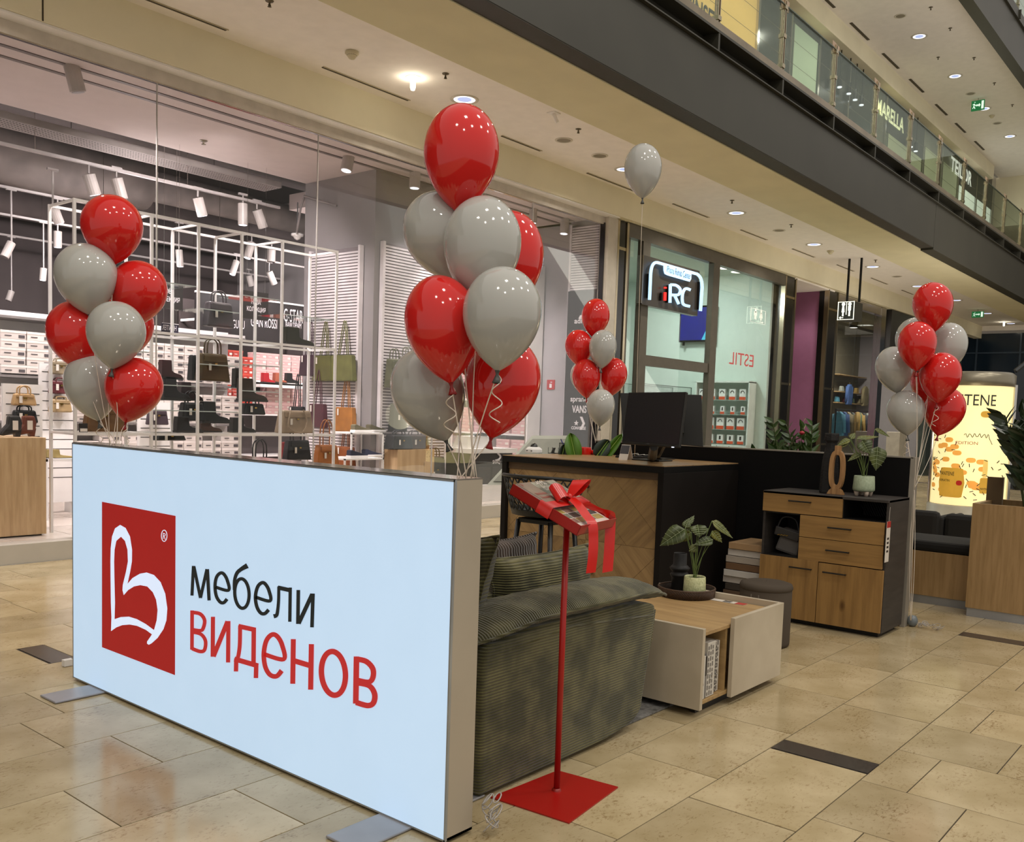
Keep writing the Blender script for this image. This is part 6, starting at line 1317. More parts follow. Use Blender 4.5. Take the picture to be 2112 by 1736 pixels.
# ================================================================ CLOTHES SHOP
cols_c = ['4f8fa8', '3d5a8c', '8b8160', '2f3a35', '6e2e33', 'a88c4a', '2a2c33', '9aa39a', '596b50', '7c4c3a']
rk = thing('clothes_rail', 'dark clothes rail loaded with jackets in the far clothes shop', 'clothes rail', (26, 9.9, 0)); xr0, xr1 = ony(1724, 850, 9.9).x, ony(1800, 850, 9.9).x; MB().tube([(xr0, 9.9, 1.95), (xr1, 9.9, 1.95)], .02, 6).build('rail', dblk, rk)
for x_ in (xr0, xr1): MB().tube([(x_, 9.9, 0.02), (x_, 9.9, 1.95)], .02, 6).build('upright', dblk, rk)
random.seed(4)
def jacket(x, y, z, c, nm, rot=0, w=.5):
    t = thing('jacket', nm, 'jacket', (x, y, z), 'garments in the far clothes shop'); m = MB()
    R = Matrix.Rotation(rot, 3, 'Z'); mt = M('cloth_'+c, c, .8, var=.15, scale=4)
    P = [(-.22, -.7), (.22, -.7), (.20, -.1), (.08, 0), (-.08, 0), (-.20, -.1)]
    MB().prism([Vector((x, y, z))+R@Vector((a*w/.5, -.05, b)) for a, b in P], R@Vector((0, .10, 0))).build('body', mt, t, bevel=.03)
    for s_ in (-1, 1): MB().tube([Vector((x, y, z))+R@Vector((s_*.18*w/.5, 0, -.08)), Vector((x, y, z))+R@Vector((s_*.27*w/.5, 0, -.6))], [.06, .045], 8).build('sleeve', mt, t, smooth=True)
    MB().tube([(x, y, z+.0), (x, y, z+.06)], .006, 4).build('hanger', chrome_m, t)
    if x > 27 and y < 9.85 and z == 1.9: MB().tube([(x, y, .02), (x, y, z-.65)], .02, 6).build('stand_pole', dblk, t)
nmsc = ['pale blue', 'blue', 'khaki', 'dark green', 'burgundy', 'mustard', 'black', 'grey', 'olive', 'rust']
for i in range(9): jacket(xr0+.25+(xr1-xr0-.5)/8*i, 9.9, 1.89, cols_c[i], nmsc[i]+' jacket hanging on the far clothes rail', 1.1)
jacket(ony(1752, 800, 11.5).x, 11.5, 2.9, cols_c[1], 'blue top pinned on back wall of the clothes shop', 0)
jacket(ony(1785, 800, 11.5).x, 11.5, 2.9, cols_c[2], 'khaki top pinned on back wall of the clothes shop', 0)
for i, (x, y, z) in enumerate(((27.2, 9.6, 1.9), (27.9, 9.8, 1.9), (28.5, 9.6, 1.9), (29.1, 9.8, 1.9))): jacket(x, y, z, cols_c[(i*3+5) % 10], nmsc[(i*3+5) % 10]+' coat on display at the open clothes shop entrance', .5)
for x, nm in ((26.9, 'left'), (29.6, 'right')): t = thing('display_plinth', 'pale grey display plinth at '+nm+' of the open shop entrance', 'plinth', (x, 9.2, 0)); MB().box(x-.35, 9.0, .02, x+.35, 9.4, 1.35).build('body', M('plinth_greige', 'a59d8c', .6), t, bevel=.01)
sh_u = thing('wall_shelving', 'shelving with folded goods and handbags on clothes shop back wall', 'shelving', (32, 11.8, 1.4)); xs0 = ony(1727, 800, 11.7).x; xs1 = min(33.7, ony(1806, 800, 11.7).x)
for z in (1.5, 2.25, 2.62, 3.2): MB().box(xs0, 11.65, z, xs1, 11.98, z+.03).build('shelf', M('shelf_oak_far', 'a48b62', .5), sh_u)
for i in range(9):
    t = thing('handbag', nmsc[(i*7) % 10]+' handbag on back wall shelf of the clothes shop', 'bag', ((xs0+.3+.36*i), 11.8, 2.28+.37*(i % 2)), 'handbags in the far clothes shop'); MB().obox(((xs0+.3+.36*i), 11.8, 2.28+.37*(i % 2)+.1), (.24, .12, .18), top=.8).build('body', M('cloth_'+cols_c[(i*7) % 10], cols_c[(i*7) % 10], .6), t, bevel=.02); MB().tube(sm([((xs0+.22+.36*i), 11.8, 2.46+.37*(i % 2)), ((xs0+.3+.36*i), 11.8, 2.56+.37*(i % 2)), ((xs0+.38+.36*i), 11.8, 2.46+.37*(i % 2))], 3), .008, 4).build('handle', bk_, t)
p = ony(1765, 605, 10.0); t = thing('pendant_lamp', 'cylinder lamp glowing under clothes shop ceiling', 'lamp', (p.x, 10.0, 4.3)); MB().lathe([(.13, .35), (.13, .0), (.11, .0)], (p.x, 10.0, 4.38), 18).build('housing', dblk, t, smooth=True); MB().lathe([(.001, .004), (.11, .004)], (p.x, 10.0, 4.38), 18).build('glowing_disc', emis('disc_white', 'fffbf0', 2.2), t)
# escalator-like blue truss in the far right
es_ = thing('escalator', 'dark blue sided escalator rising in far hall at right', 'escalator', (27, 1.5, 0)); eb = M('escalator_blue', '10161d', .35)
a = ond(2085, 885, 24); b = ond(2230, 770, 24); MB().prism([a, b, b+Vector((0, 0, .9)), a+Vector((0, 0, .9))], f_*1.2).build('truss', eb, es_); MB().tube([a+Vector((0, 0, 1.5)), b+Vector((0, 0, 1.5))], .06, 6).build('handrail', M('handrail', '23282d', .3), es_); MB().prism([a+Vector((0, 0, .9)), b+Vector((0, 0, .9)), b+Vector((0, 0, 1.5)), a+Vector((0, 0, 1.5))], f_*.02).build('glass_side', M('esc_glass', '141b22', .3), es_)
MB().box(a.x, a.y-.5, 0, a.x+1.2, a.y+.5, a.z+.1).build('base', eb, es_)
# ================================================================ SHOE SHOP INTERIOR
rack = thing('display_rack', 'white steel tube display rack just behind the shoe shop glass', 'rack', (5.7, 9.1, .17)); rw = M('rack_white', 'eae6e4', .35, var=.02)
RX = [4.12, 4.89, 5.41, 5.93, 6.46, 7.24]; YF, YBk = 8.86, 9.37; s_ = .013
for x in RX:
    MB().box(x-s_, YF-s_, .17, x+s_, YF+s_, 3.37).build('post', rw, rack); MB().box(x-s_, YBk-s_, .17, x+s_, YBk+s_, 3.37).build('post', rw, rack)
    for z in (3.355, 1.17, 2.2): MB().box(x-s_*.8, YF+s_, z-s_*.9, x+s_*.8, YBk-s_, z+s_*.9).build('cross_bar', rw, rack)
for y in (YF, YBk):
    for z in (3.357, 2.2, 1.17): MB().box(4.12, y-s_*.92, z-s_*.96, 7.24, y+s_*.92, z+s_*.96).build('rail', rw, rack)
gs = M('rack_shelf_glass', 'b5bfbb', .15)
def gshelf(x0, x1, z): MB().box(x0, YF+.02, z-.008, x1, YBk-.02, z).build('glass_shelf', glass('rack_glass', (.9, .93, .92), .4), rack); MB().box(x0, YF+.016, z-.009, x1, YF+.02, z+.001).build('shelf_edge', gs, rack)
for x0, x1, zl_ in ((4.89, 5.41, (1.42, 1.68, 2.72)), (5.41, 5.93, (1.42, 1.92, 2.50)), (5.93, 6.46, (1.66, 1.95, 2.70)), (6.46, 7.24, (2.55,)), (4.15, 4.89, (1.6, 2.0))):
    for z in zl_: gshelf(x0+.015, x1-.015, z)
# builders ---------------------------------------------------------
def boot(px_, py_, Y, Lg, H, col, lab, grp, flip=1, heel=.02, z=None):
    p = ony(px_, py_, Y); z = p.z if z is None else z; x = p.x; t = thing('boot', lab, 'boot', (x, Y, z), grp); m_ = M('leather_'+col, col, .35, var=.1, scale=10)
    F = lambda a, b: (x+flip*a*Lg, Y-.045, z+b*H)
    P = [(-.5, .12), (-.5, .5), (-.48, 1), (-.05, 1), (-.02, .45), (.1, .35), (.38, .27), (.5, .16), (.5, .08), (-.2, .08)]
    MB().prism([F(*q) for q in P], (0, .09, 0)).build('upper', m_, t, bevel=.018, smooth=False)
    MB().prism([F(*q) for q in [(-.52, 0), (-.52, .13), (.52, .09), (.52, 0)]], (0, .09, 0)).build('sole', bk_, t, bevel=.004)
    return t
def bag(px_, py_, Y, w, h, col, lab, grp, handle=.5, d=.13, z=None, taper=.8, tagc=True, cat='bag', nm='handbag'):
    p = ony(px_, py_, Y); z = p.z if z is None else z; x = p.x; t = thing(nm, lab, cat, (x, Y, z), grp); m_ = M('leather_'+col, col, .42, var=.12, scale=8)
    MB().obox((x, Y, z+h/2), (w, d, h), top=taper).build('body', m_, t, bevel=.018); MB().obox((x, Y-d/2*.92, z+h*.80), (w*taper*.9, .012, h*.22)).build('flap', m_, t, bevel=.003)
    if handle:
        for yy in (-.03, .03): MB().tube(sm([(x-w*.22, Y+yy, z+h*.9), (x-w*.2, Y+yy, z+h*(1+handle*.7)), (x, Y+yy, z+h*(1+handle)), (x+w*.2, Y+yy, z+h*(1+handle*.7)), (x+w*.22, Y+yy, z+h*.9)], 4), .008, 5).build('handle', m_, t, smooth=True)
    MB().obox((x, Y-d/2-.006, z+h*.62), (.03, .006, .018)).build('buckle', M('gold', 'b89a55', .25, metal=1), t)
    if tagc: MB().obox((x-w*.2, Y-d/2-.012, z+h*.5), (.03, .002, .07)).build('swing_tag', whp, t)
    return t
Ym = 9.1; G1 = 'bags on the white display rack'; G2 = 'boots on the white display rack'
bag(215, 895, Ym, .42, .26, '6a4a28', 'large brown bag on lowest rack shelf behind the left balloons', G1, .3, z=1.185)
pr_ = thing('price_stand', 'small black price stand at left of the brown bag', 'price tag', (4.25, 8.95, 1.185)); MB().box(4.2, 8.94, 1.185, 4.28, 8.95, 1.27).build('card', bk_, pr_); MB().box(4.205, 8.938, 1.19, 4.275, 8.94, 1.22).build('white_strip', whp, pr_)
boot(352, 782, Ym, .24, .20, '3b1a1e', 'burgundy ankle boot on upper glass shelf of rack', G2); boot(362, 826, Ym, .30, .26, '1c1a1c', 'black lace-up boot on middle glass shelf of rack', G2)
boot(392, 826, 9.25, .26, .2, '2a1a1e', 'dark purple boot behind the black lace-up boot', G2); bag(395, 868, Ym, .28, .2, '17161a', 'black handbag on lower glass shelf beside black boots', G1, .6)
boot(388, 893, 9.0, .30, .17, '1d1c1d', 'low black ankle boot at bottom shelf left of brown boot', G2, z=1.185); boot(432, 893, 9.15, .26, .17, '4a2f20', 'brown ankle boot at bottom shelf of rack', G2, z=1.185); boot(443, 873, Ym, .34, .24, '151615', 'black boot with gold badge on lower glass shelf', G2)
bag(438, 786, Ym, .38, .30, '4a3c22', 'leopard patterned olive tote on middle shelf of rack', G1, .55); bag(404, 785, 9.25, .16, .28, '15191a', 'narrow black bag behind the leopard tote', G1, 0)
bag(450, 675, Ym, .34, .27, '4a4447', 'smooth dark grey handbag on top glass shelf of rack', G1, .45)
boot(520, 828, Ym, .36, .26, '32261c', 'dark brown boot on glass shelf beside beige bag', G2); boot(497, 800, 9.25, .2, .22, '1f1a16', 'dark boot behind the dark brown boot', G2)
bag(520, 855, 9.2, .3, .13, '141414', 'small black bag below the dark brown boots', G1, .3); boot(500, 893, 9.2, .3, .17, '1c1a1a', 'black heeled boot at bottom shelf left of beige bag', G2, z=1.185)
bag(607, 897, Ym, .50, .27, '93806a', 'large beige handbag with long handles on rack', G1, 0, z=1.185); MB().tube(sm([ony(600, 845, 9.02), ony(596, 880, 9.0), ony(622, 892, 8.99), ony(633, 870, 9.0), ony(626, 845, 9.02)]), .009, 5).build('long_handle', M('leather_93806a', '93806a', .42), None).parent = None
o = [x for x in bpy.data.objects if x.name.startswith('long_handle')][0]; b_ = [x for x in bpy.data.objects if x.get('label') == 'large beige handbag with long handles on rack'][0]
for v in o.data.vertices: v.co = v.co-Vector(b_.location)
o.parent = b_
boot(615, 711, Ym, .40, .20, '2a2a1e', 'black studded boot lying on the shelf under brand letters', G2)
bag(612, 948, 9.2, .36, .24, '1c1c1f', 'black tote with gold ring under beige handbag', G1, 1.0); bag(672, 960, 9.2, .34, .26, 'a05f25', 'tan orange tote with long straps at right of rack', G1, 1.2); bag(535, 962, 9.2, .34, .1, '161616', 'black bag handle peeking above light box edge', G1, 2.2, tagc=False)
bag(585, 945, 9.35, .1, .2, '8c1a20', 'red bag half hidden behind the black tote', G1, 0)
bag(348, 908, 9.2, .36, .08, '151515', 'black clutch with silver clasps just above light box edge', G1, 0)
# slatted wall panels
def slatpanel(axis, a0, a1, z0, z1, fixed, lab, sgn):
    t = thing('slat_panel', lab, 'wall panel', ((fixed, (a0+a1)/2, z0) if axis == 'Y' else ((a0+a1)/2, fixed, z0)), 'white slatted wall panels'); wm_ = M('slat_white', 'd9d3d4', .5)
    m = MB(); n = int((z1-z0)/.042)
    for i in range(n):
        z = z0+i*.042
        if axis == 'Y': m.box(fixed, a0, z, fixed+sgn*.012, a1, z+.026)
        else: m.box(a0, fixed, z, a1, fixed+sgn*.012, z+.026)
    o = m.build('slats', wm_, t); o['kind'] = 'stuff'
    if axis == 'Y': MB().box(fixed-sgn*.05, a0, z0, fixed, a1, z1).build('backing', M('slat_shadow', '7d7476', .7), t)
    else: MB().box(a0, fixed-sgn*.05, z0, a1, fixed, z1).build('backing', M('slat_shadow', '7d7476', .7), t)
    for q in (a0, a1):
        if axis == 'Y': MB().box(fixed-sgn*.05, q-.02, z0, fixed+sgn*.02, q+.02, z1+.02).build('frame_edge', wm_, t)
        else: MB().box(q-.02, fixed-sgn*.05, z0, q+.02, fixed+sgn*.02, z1+.02).build('frame_edge', wm_, t)
    return t
yA = onx(743, 508, 8.55).y; yB = onx(641, 527, 8.55).y; zP = onx(743, 508, 8.55).z
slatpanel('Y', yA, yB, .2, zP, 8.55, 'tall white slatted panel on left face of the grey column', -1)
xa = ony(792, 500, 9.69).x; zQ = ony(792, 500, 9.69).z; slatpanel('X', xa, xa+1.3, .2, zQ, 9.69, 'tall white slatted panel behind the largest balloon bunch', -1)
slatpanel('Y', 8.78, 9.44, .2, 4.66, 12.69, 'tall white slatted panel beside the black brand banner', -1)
bn = thing('brand_banner', 'black vertical banner listing white sports shoe brand names and logos', 'banner', (12.64, 9.1, .3)); ba = onx(1172, 601, 12.64); bb_ = onx(1239, 598, 12.64)
MB().box(12.64, bb_.y, .4, 12.66, ba.y, ba.z).build('board', M('banner_black', '2b2429', .4), bn); wl = M('banner_white', 'e4e0e2', .5); wid = ba.y-bb_.y
def bl(s, z, h, w=None, bold=.02): text(s, 'lettering', wl, bn, (12.63, bb_.y+wid*.5+(w or .3)/2, z), (0, -1, 0), (0, 0, 1), h, width=w, bold=bold)
zz_ = lambda y: onx(1205, y, 12.63).z
bl('adidas', zz_(666), .09, .34); bl('Reebok', zz_(690), .08, .40); bl('sprandi', zz_(828), .09, .38); bl('VANS', zz_(851), .12, .30, .03); bl('CONVERSE', zz_(886), .05, .30, .03)
for k in range(3): q = bb_.y+wid*.5+.06-.06*k; MB().prism([(12.63, q+.03, zz_(657)), (12.63, q-.02, zz_(657)), (12.63, q-.05, zz_(657)+.06+.05*k), (12.63, q-.0, zz_(657)+.06+.05*k)], (-.002, 0, 0)).build('stripe_logo', wl, bn)
q = bb_.y+wid*.5; z_ = zz_(873); MB().prism([(12.63, q-.02, z_+.11), (12.63, q-.07, z_+.11), (12.63, q-.13, z_), (12.63, q-.07, z_-.11), (12.63, q-.02, z_-.11), (12.63, q-.08, z_)], (-.002, 0, 0)).build('chevron_logo', wl, bn)
st5 = [(12.63, q+.05+.05*math.cos(PI/2+i*PI/5)*(1 if i % 2 == 0 else .42), z_+.05*math.sin(PI/2+i*PI/5)*(1 if i % 2 == 0 else .42)) for i in range(10)]; MB().prism(st5, (-.002, 0, 0)).build('star_logo', wl, bn)
fs_ = thing('fire_extinguisher_sign', 'small red square sign with white extinguisher symbol on grey wall', 'sign', (12.98, 9.7, 2)); a = onx(1128, 783, 12.98); b = onx(1143, 803, 12.98)
MB().box(12.985, b.y, b.z, 13.0, a.y, a.z).build('plate', M('safety_red', 'b3202a', .5), fs_); ym_ = (a.y+b.y)/2; MB().box(12.98, ym_-.025, b.z+.03, 12.985, ym_+.025, a.z-.07).build('symbol', wl, fs_); MB().box(12.98, ym_-.03, a.z-.05, 12.985, ym_+.005, a.z-.035).build('symbol_handle', wl, fs_)
# hanging totes on slat panel 1 and wall
def tote(px_, py_, X, w, h, col, lab, sh=.42):
    p = onx(px_, py_, X); t = thing('tote_bag', lab, 'bag', (X, p.y, p.z), 'tote bags hanging on the slatted panel'); m_ = M('leather_'+col, col, .42, var=.12, scale=8)
    MB().obox((X, p.y, p.z+h/2), (.1, w, h), top=.85).build('body', m_, t, bevel=.015)
    for s_ in (-.05, .05): MB().tube(sm([(X+s_*.3, p.y-w*.2, p.z+h*.9), (X+s_*.3+.02, p.y-.02, p.z+h+sh), (X+s_*.3+.02, p.y+.02, p.z+h+sh), (X+s_*.3, p.y+w*.2, p.z+h*.9)], 4), .008, 5).build('strap', m_, t, smooth=True)
    MB().obox((X-.055, p.y+w*.25, p.z+h*.8), (.002, .03, .09)).build('swing_tag', whp, t)
tote(707, 786, 8.44, .50, .36, '67683a', 'olive green tote hanging highest on slatted panel'); tote(668, 786, 8.42, .42, .36, '5b5a2e', 'dark mustard tote hanging beside the olive one'); tote(637, 775, 8.4, .36, .3, '3b2530', 'dark plum tote hanging left of the mustard one')
tote(655, 882, 8.36, .36, .34, '4c2730', 'burgundy tote with white tag hanging in the middle row'); tote(712, 890, 8.44, .40, .34, 'a2692c', 'tan tote hanging right of the burgundy one'); tote(612, 880, 8.5, .34, .30, '1a1a1c', 'black tote hanging left of burgundy one'); tote(712, 965, 8.44, .36, .3, '8a4a20', 'brown tote hanging lowest behind the wire stand')
# wooden cube with boots, slatwalls at left
wc = thing('oak_display_cube', 'oak veneer display cube with white side standing at left in shop', 'display cube', (3.8, 9.4, .17)); okc = wood('cube_oak', 'c9ab82', 'ae8e65', 2, 1.0, .45)
c1 = ony(96, 1096, 9.21); MB().box(3.55, 9.21, .185, c1.x, 9.75, 1.12).build('carcass', okc, wc, bevel=.002); MB().box(3.5, 9.2, .18, 3.56, 9.76, 1.125).build('white_side', white_m, wc); MB().box(3.56, 9.25, .17, c1.x-.03, 9.7, .186).build('base', bk_, wc)
def heelboot(px_, py_, Y, col, lab):
    p = ony(px_, py_, Y); x = p.x; z = 1.121; t = thing('heeled_boot', lab, 'boot', (x, Y, z), 'heeled boots on the oak cube'); m_ = M('leather_'+col, col, .35, var=.1, scale=10)
    P = [(.06, .07), (.07, .13), (.05, .20), (-.05, .20), (-.06, .12), (-.12, .05), (-.14, .015), (-.10, .01), (.0, .03)]
    MB().prism([(x+a, Y-.04, z+b) for a, b in P], (0, .08, 0)).build('upper', m_, t, bevel=.015); MB().prism([(x+a, Y-.03, z+b) for a, b in [(.01, 0), (.05, 0), (.065, .08), (.0, .04)]], (0, .06, 0)).build('heel', m_, t); MB().obox((x-.0, Y-.045, z+.11), (.05, .002, .09)).build('swing_tag', whp, t)
heelboot(28, 900, 9.4, '262422', 'black heeled ankle boot on the oak cube'); heelboot(58, 900, 9.5, '6a3420', 'brown heeled ankle boot on the oak cube')
def slatwall(px0, py0, px1, py1, Y, lab):
    a = ony(px0, py0, Y); b = ony(px1, py1, Y); t = thing('slatwall_board', lab, 'display board', ((a.x+b.x)/2, Y, .17), 'white slotted display boards'); MB().box(a.x, Y, .3, b.x, Y+.03, a.z).build('board', white_m, t)
    z = a.z-.1
    while z > .5: MB().box(a.x+.03, Y-.002, z, b.x-.03, Y, z+.008).build('slot', bk_, t); z -= .11
    for q in (a.x+.03, b.x-.03): MB().box(q-.02, Y-.1, .17, q+.02, Y+.2, .3).build('foot', white_m, t)
    return t
slatwall(5, 790, 88, 905, 9.95, 'white slotted display board with straw bag at left edge'); slatwall(81, 748, 157, 905, 10.9, 'white slotted display board with three quilted bags'); slatwall(285, 828, 355, 905, 10.6, 'white slotted display board with dark grey bag behind rack')
bag(49, 836, 9.86, .24, .12, 'b89668', 'woven straw coloured handbag hanging on the left slotted board', 'bags on slotted boards', .65, .08); bag(50, 872, 9.86, .26, .13, '17181a', 'black shoulder bag hanging below the straw handbag', 'bags on slotted boards', .35, .08)
for i, (yy, cc, nn_) in enumerate(((772, '8a7c63', 'beige'), (812, '5c2228', 'burgundy'), (850, 'a08862', 'tan'))): bag(124, yy, 10.82, .26, .15, cc, nn_+' quilted shoulder bag on the second slotted board', 'bags on slotted boards', .2, .08)
bag(324, 876, 10.5, .28, .18, '3c3138', 'dark plum quilted bag on slotted board behind rack', 'bags on slotted boards', 0, .08)
ut = thing('low_wire_shelf', 'white wire floor stand with beige slippers under left balloons', 'stand', (4.75, 10.4, .17)); a = ony(106, 945, 10.4); MB().box(a.x-.1, 10.3, a.z-.03, a.x+.7, 10.6, a.z).build('shelf', white_m, ut)
for x_ in (a.x-.1, a.x+.68): MB().box(x_, 10.3, .17, x_+.02, 10.32, a.z).build('post', white_m, ut); MB().box(x_, 10.58, .17, x_+.02, 10.6, a.z).build('post', white_m, ut)
boot(122, 945, 10.42, .30, .1, '9c8a58', 'beige slipper on low wire stand under the left balloons', 'footwear on low stand')
# shoe box wall
whbx = M('shoe_box_white', 'd6cdc6', .6, tint=.12, var=.03); lidm = M('shoe_box_lid', 'e0d8d2', .6); prt = M('box_print', '4b4648', .6)
sw = thing('shoe_box_shelving', 'white wall shelving full of white shoe boxes across shop', 'shelving', (5.5, 12.8, .17))
for z in (.62, 1.20, 1.78, 2.52): MB().box(1.4, 12.42, z-.03, 8.4, 12.9, z).build('shelf', M('shelf_metal', '8f8a88', .35, metal=.4), sw)
MB().box(1.4, 12.9, .17, 8.4, 12.95, 2.62).build('back', white_m, sw); MB().box(1.4, 12.44, 2.52, 8.4, 12.95, 2.56).build('canopy', white_m, sw)
proto = None; cnt = 0; random.seed(8)
def boxproto(bm, lm, lab, grp, w=.30, h=.105, d=.2):
    t = thing('shoe_box', lab, 'shoe box', (0, 0, 0), grp); MB().box(0, 0, 0, w, d, h*.78).build('carton', bm, t); MB().box(-.003, -.004, h*.70, w+.003, d, h).build('lid', lm, t)
    MB().box(w*.7, -.005, h*.14, w*.95, -.001, h*.5).build('label', prt if bm == whbx else whp, t); MB().box(w*.15, -.005, h*.3, w*.42, -.001, h*.42).build('brand_print', prt if bm == whbx else whp, t); return t
def fillboxes(P, xs_, Y, shelves, hmax, h, w):
    global cnt
    first = True
    for z0 in shelves:
        for x in xs_:
            k = 0; n = hmax if random.random() > .15 else hmax-1
            while k < n:
                loc = (x+random.uniform(-.008, .008), Y, z0+k*h+.001)
                if inpx((x+w/2, Y, z0), 20):
                    if first: P.location = loc; first = False
                    else: dup(P, loc)
                    cnt += 1
                k += 1
    return P
P = boxproto(whbx, lidm, 'white shoe box with printed label stacked on the wall shelving', 'white shoe boxes on wall shelving')
fillboxes(P, [3.6+.315*i for i in range(15)], 12.44, (.62, 1.20), 4, .108, .30); fillboxes(P, [3.6+.315*i for i in range(15)], 12.44, (1.80,), 5, .108, .30)
rdx = M('shoe_box_red', 'a8372c', .6, tint=.2); pkx = M('shoe_box_pink', 'cfa7a5', .6, tint=.1)
sw2 = thing('rear_shoe_shelving', 'rear wall shelving with red and pink shoe boxes', 'shelving', (10.6, 14.7, .17))
for z in (.6, 1.35, 1.95): MB().box(8.7, 14.3, z-.03, 13.3, 14.8, z).build('shelf', white_m, sw2)
MB().box(8.7, 14.8, .17, 13.3, 14.85, 3.3).build('back', M('shop_back', '4d4646', .7), sw2)
P2 = boxproto(rdx, M('shoe_box_red_lid', 'bd4636', .6), 'red shoe box with white label stacked on the rear shelving', 'red shoe boxes on rear shelving', .2, .1); fillboxes(P2, [9.0+.21*i for i in range(4)], 14.32, (1.35, 1.95), 5, .1, .2)
P3 = boxproto(pkx, M('shoe_box_pink_lid', 'd9b6b2', .6), 'pink shoe box stacked on the rear shelving', 'pink shoe boxes on rear shelving', .26, .1); fillboxes(P3, [9.86+.27*i for i in range(8)], 14.32, (1.35, 1.95), 5, .1, .26)
for i, (c_, n_) in enumerate((('a8202a', 'red'), ('a35a44', 'coral'), ('1a1a1c', 'black'))): boot(553+24*i, 790, 14.0, .26, .18, c_, n_+' high heeled sandal in front of pink shoe boxes', 'sandals before the pink boxes')
t = thing('shelf_ledge', 'white ledge carrying the three sandals', 'shelf', (10.6, 13.9, 1.8)); a = ony(540, 792, 14.0); b = ony(625, 796, 14.0); MB().box(a.x-.1, 13.9, a.z-.05, b.x, 14.3, a.z-.0).build('board', white_m, t)
# dark fascia above rear shelving with brand letters
fb = thing('brand_fascia', 'black fascia board above rear shelving with white brand names', 'sign', (11, 14.2, 2.5)); MB().box(8.6, 14.15, 2.62, 13.3, 14.2, 3.35).build('board', M('fascia_black', '242021', .4), fb); MB().box(8.6, 14.13, 3.35, 13.3, 14.2, 3.38).build('edge', white_m, fb)
for x_ in (8.7, 11, 13.2): MB().box(x_, 14.2, 2.9, x_+.04, 14.82, 2.94).build('bracket', white_m, fb)
for s_, x0, x1, yb_, hh_ in (('GURU', 480, 505, 676, .15), ('GIAN ROSSI', 518, 572, 672, .17), ('G-STAR', 586, 625, 662, .24), ('RAW DENIM', 590, 622, 674, .10)):
    a = ony(x0, yb_, 14.13); b = ony(x1, yb_, 14.13); text(s_, 'lettering', wl, fb, (a.x, 14.14, a.z), (1, 0, 0), (0, 0, 1), hh_, width=b.x-a.x)
def hang(px0, px1, py0, py1, Y, lab, lines, dx=0):
    a = ony(px0, py0, Y); b = ony(px1, py1, Y); t = thing('hanging_board', lab, 'sign', ((a.x+b.x)/2, Y, b.z), 'black hanging boards'); MB().box(a.x, Y, b.z, b.x, Y+.02, a.z).build('board', M('board_black', '2a2725', .4), t)
    for k, s_ in enumerate(lines): text(s_, 'lettering', wl, t, ((a.x+b.x)/2-(.15 if k else .08)+dx, Y-.004, (a.z+b.z)/2+.02-.1*k), (1, 0, 0), (0, 0, 1), .06, width=(.30 if k else .15), bold=.01)
    for x_ in (a.x+.05, b.x-.05): MB().tube([(x_, Y+.01, a.z), (x_, Y+.01, 4.75)], .002, 4).build('wire', chrome_m, t)
hang(503, 553, 598, 662, 11.0, 'black hanging board reading НОВА КОЛЕКЦИЯ in middle of shop', ('НОВА', 'КОЛЕКЦИЯ')); hang(318, 377, 576, 640, 11.0, 'black hanging board half hidden behind the left balloons', ('НОВА', 'КОЛЕКЦИЯ'))
hu = thing('mirrored_brand_sign', 'small black sign with mirrored white letters HUNTER behind rack', 'sign', (6.5, 11.3, 2.4)); a = ony(334, 665, 11.3); b = ony(368, 688, 11.3); MB().box(a.x, 11.3, b.z, b.x, 11.32, a.z).build('board', M('sign_plum', '262034', .4), hu); text('HUNTER', 'lettering', wl, hu, (b.x-.03, 11.296, (a.z+b.z)/2-.03), (-1, 0, 0), (0, 0, 1), .07, width=(b.x-a.x)*.85)
for x_ in (a.x+.03, b.x-.03): MB().tube([(x_, 11.31, a.z), (x_, 11.31, 6.2)], .002, 4).build('wire', chrome_m, hu)
for y_ in (a.z-.006, b.z): MB().box(a.x, 11.29, y_, b.x, 11.3, y_+.006).build('border', wl, hu)
# wire pedestals, cubes, duffels right of the rack
def wirestand(px0, px1, py, Y, lab):
    a = ony(px0, py, Y); b = ony(px1, py, Y); t = thing('wire_stand', lab, 'stand', ((a.x+b.x)/2, Y, .17), 'white wire stands'); w_ = b.x-a.x; MB().box(a.x, Y, a.z-.02, b.x, Y+w_*.8, a.z).build('top', white_m, t)
    for x_ in (a.x, b.x-.02):
        for y_ in (Y, Y+w_*.8-.02): MB().box(x_, y_, .17, x_+.02, y_+.02, a.z).build('post', white_m, t)
    return a.z
def sneaker(px_, Y, z, col, lab):
    p = ony(px_, 900, Y); t = thing('sneaker', lab, 'sneaker', (p.x, Y, z), 'sneakers on the wire stands'); x = p.x
    MB().prism([(x+a*.3, Y-.045, z+b) for a, b in [(-.5, .03), (-.5, .10), (-.4, .11), (-.2, .09), (.2, .06), (.5, .045), (.5, .03)]], (0, .09, 0)).build('upper', M('sneaker_'+col, col, .6), t, bevel=.012); MB().prism([(x+a*.3, Y-.05, z+b) for a, b in [(-.52, 0), (-.52, .035), (.53, .035), (.50, 0)]], (0, .1, 0)).build('sole', white_m, t, bevel=.006)
z1 = wirestand(725, 792, 892, 9.45, 'taller white wire stand with olive sneakers right of rack'); sneaker(745, 9.55, z1, '6b644c', 'olive sneaker with white sole on taller wire stand'); sneaker(775, 9.7, z1, '58523c', 'second olive sneaker behind on taller wire stand')
z2 = wirestand(711, 792, 946, 9.25, 'shorter white wire stand with navy sneakers right of rack'); sneaker(738, 9.35, z2, '23283a', 'navy sneaker on the shorter wire stand'); sneaker(768, 9.5, z2, '2c3148', 'second navy sneaker on the shorter wire stand')
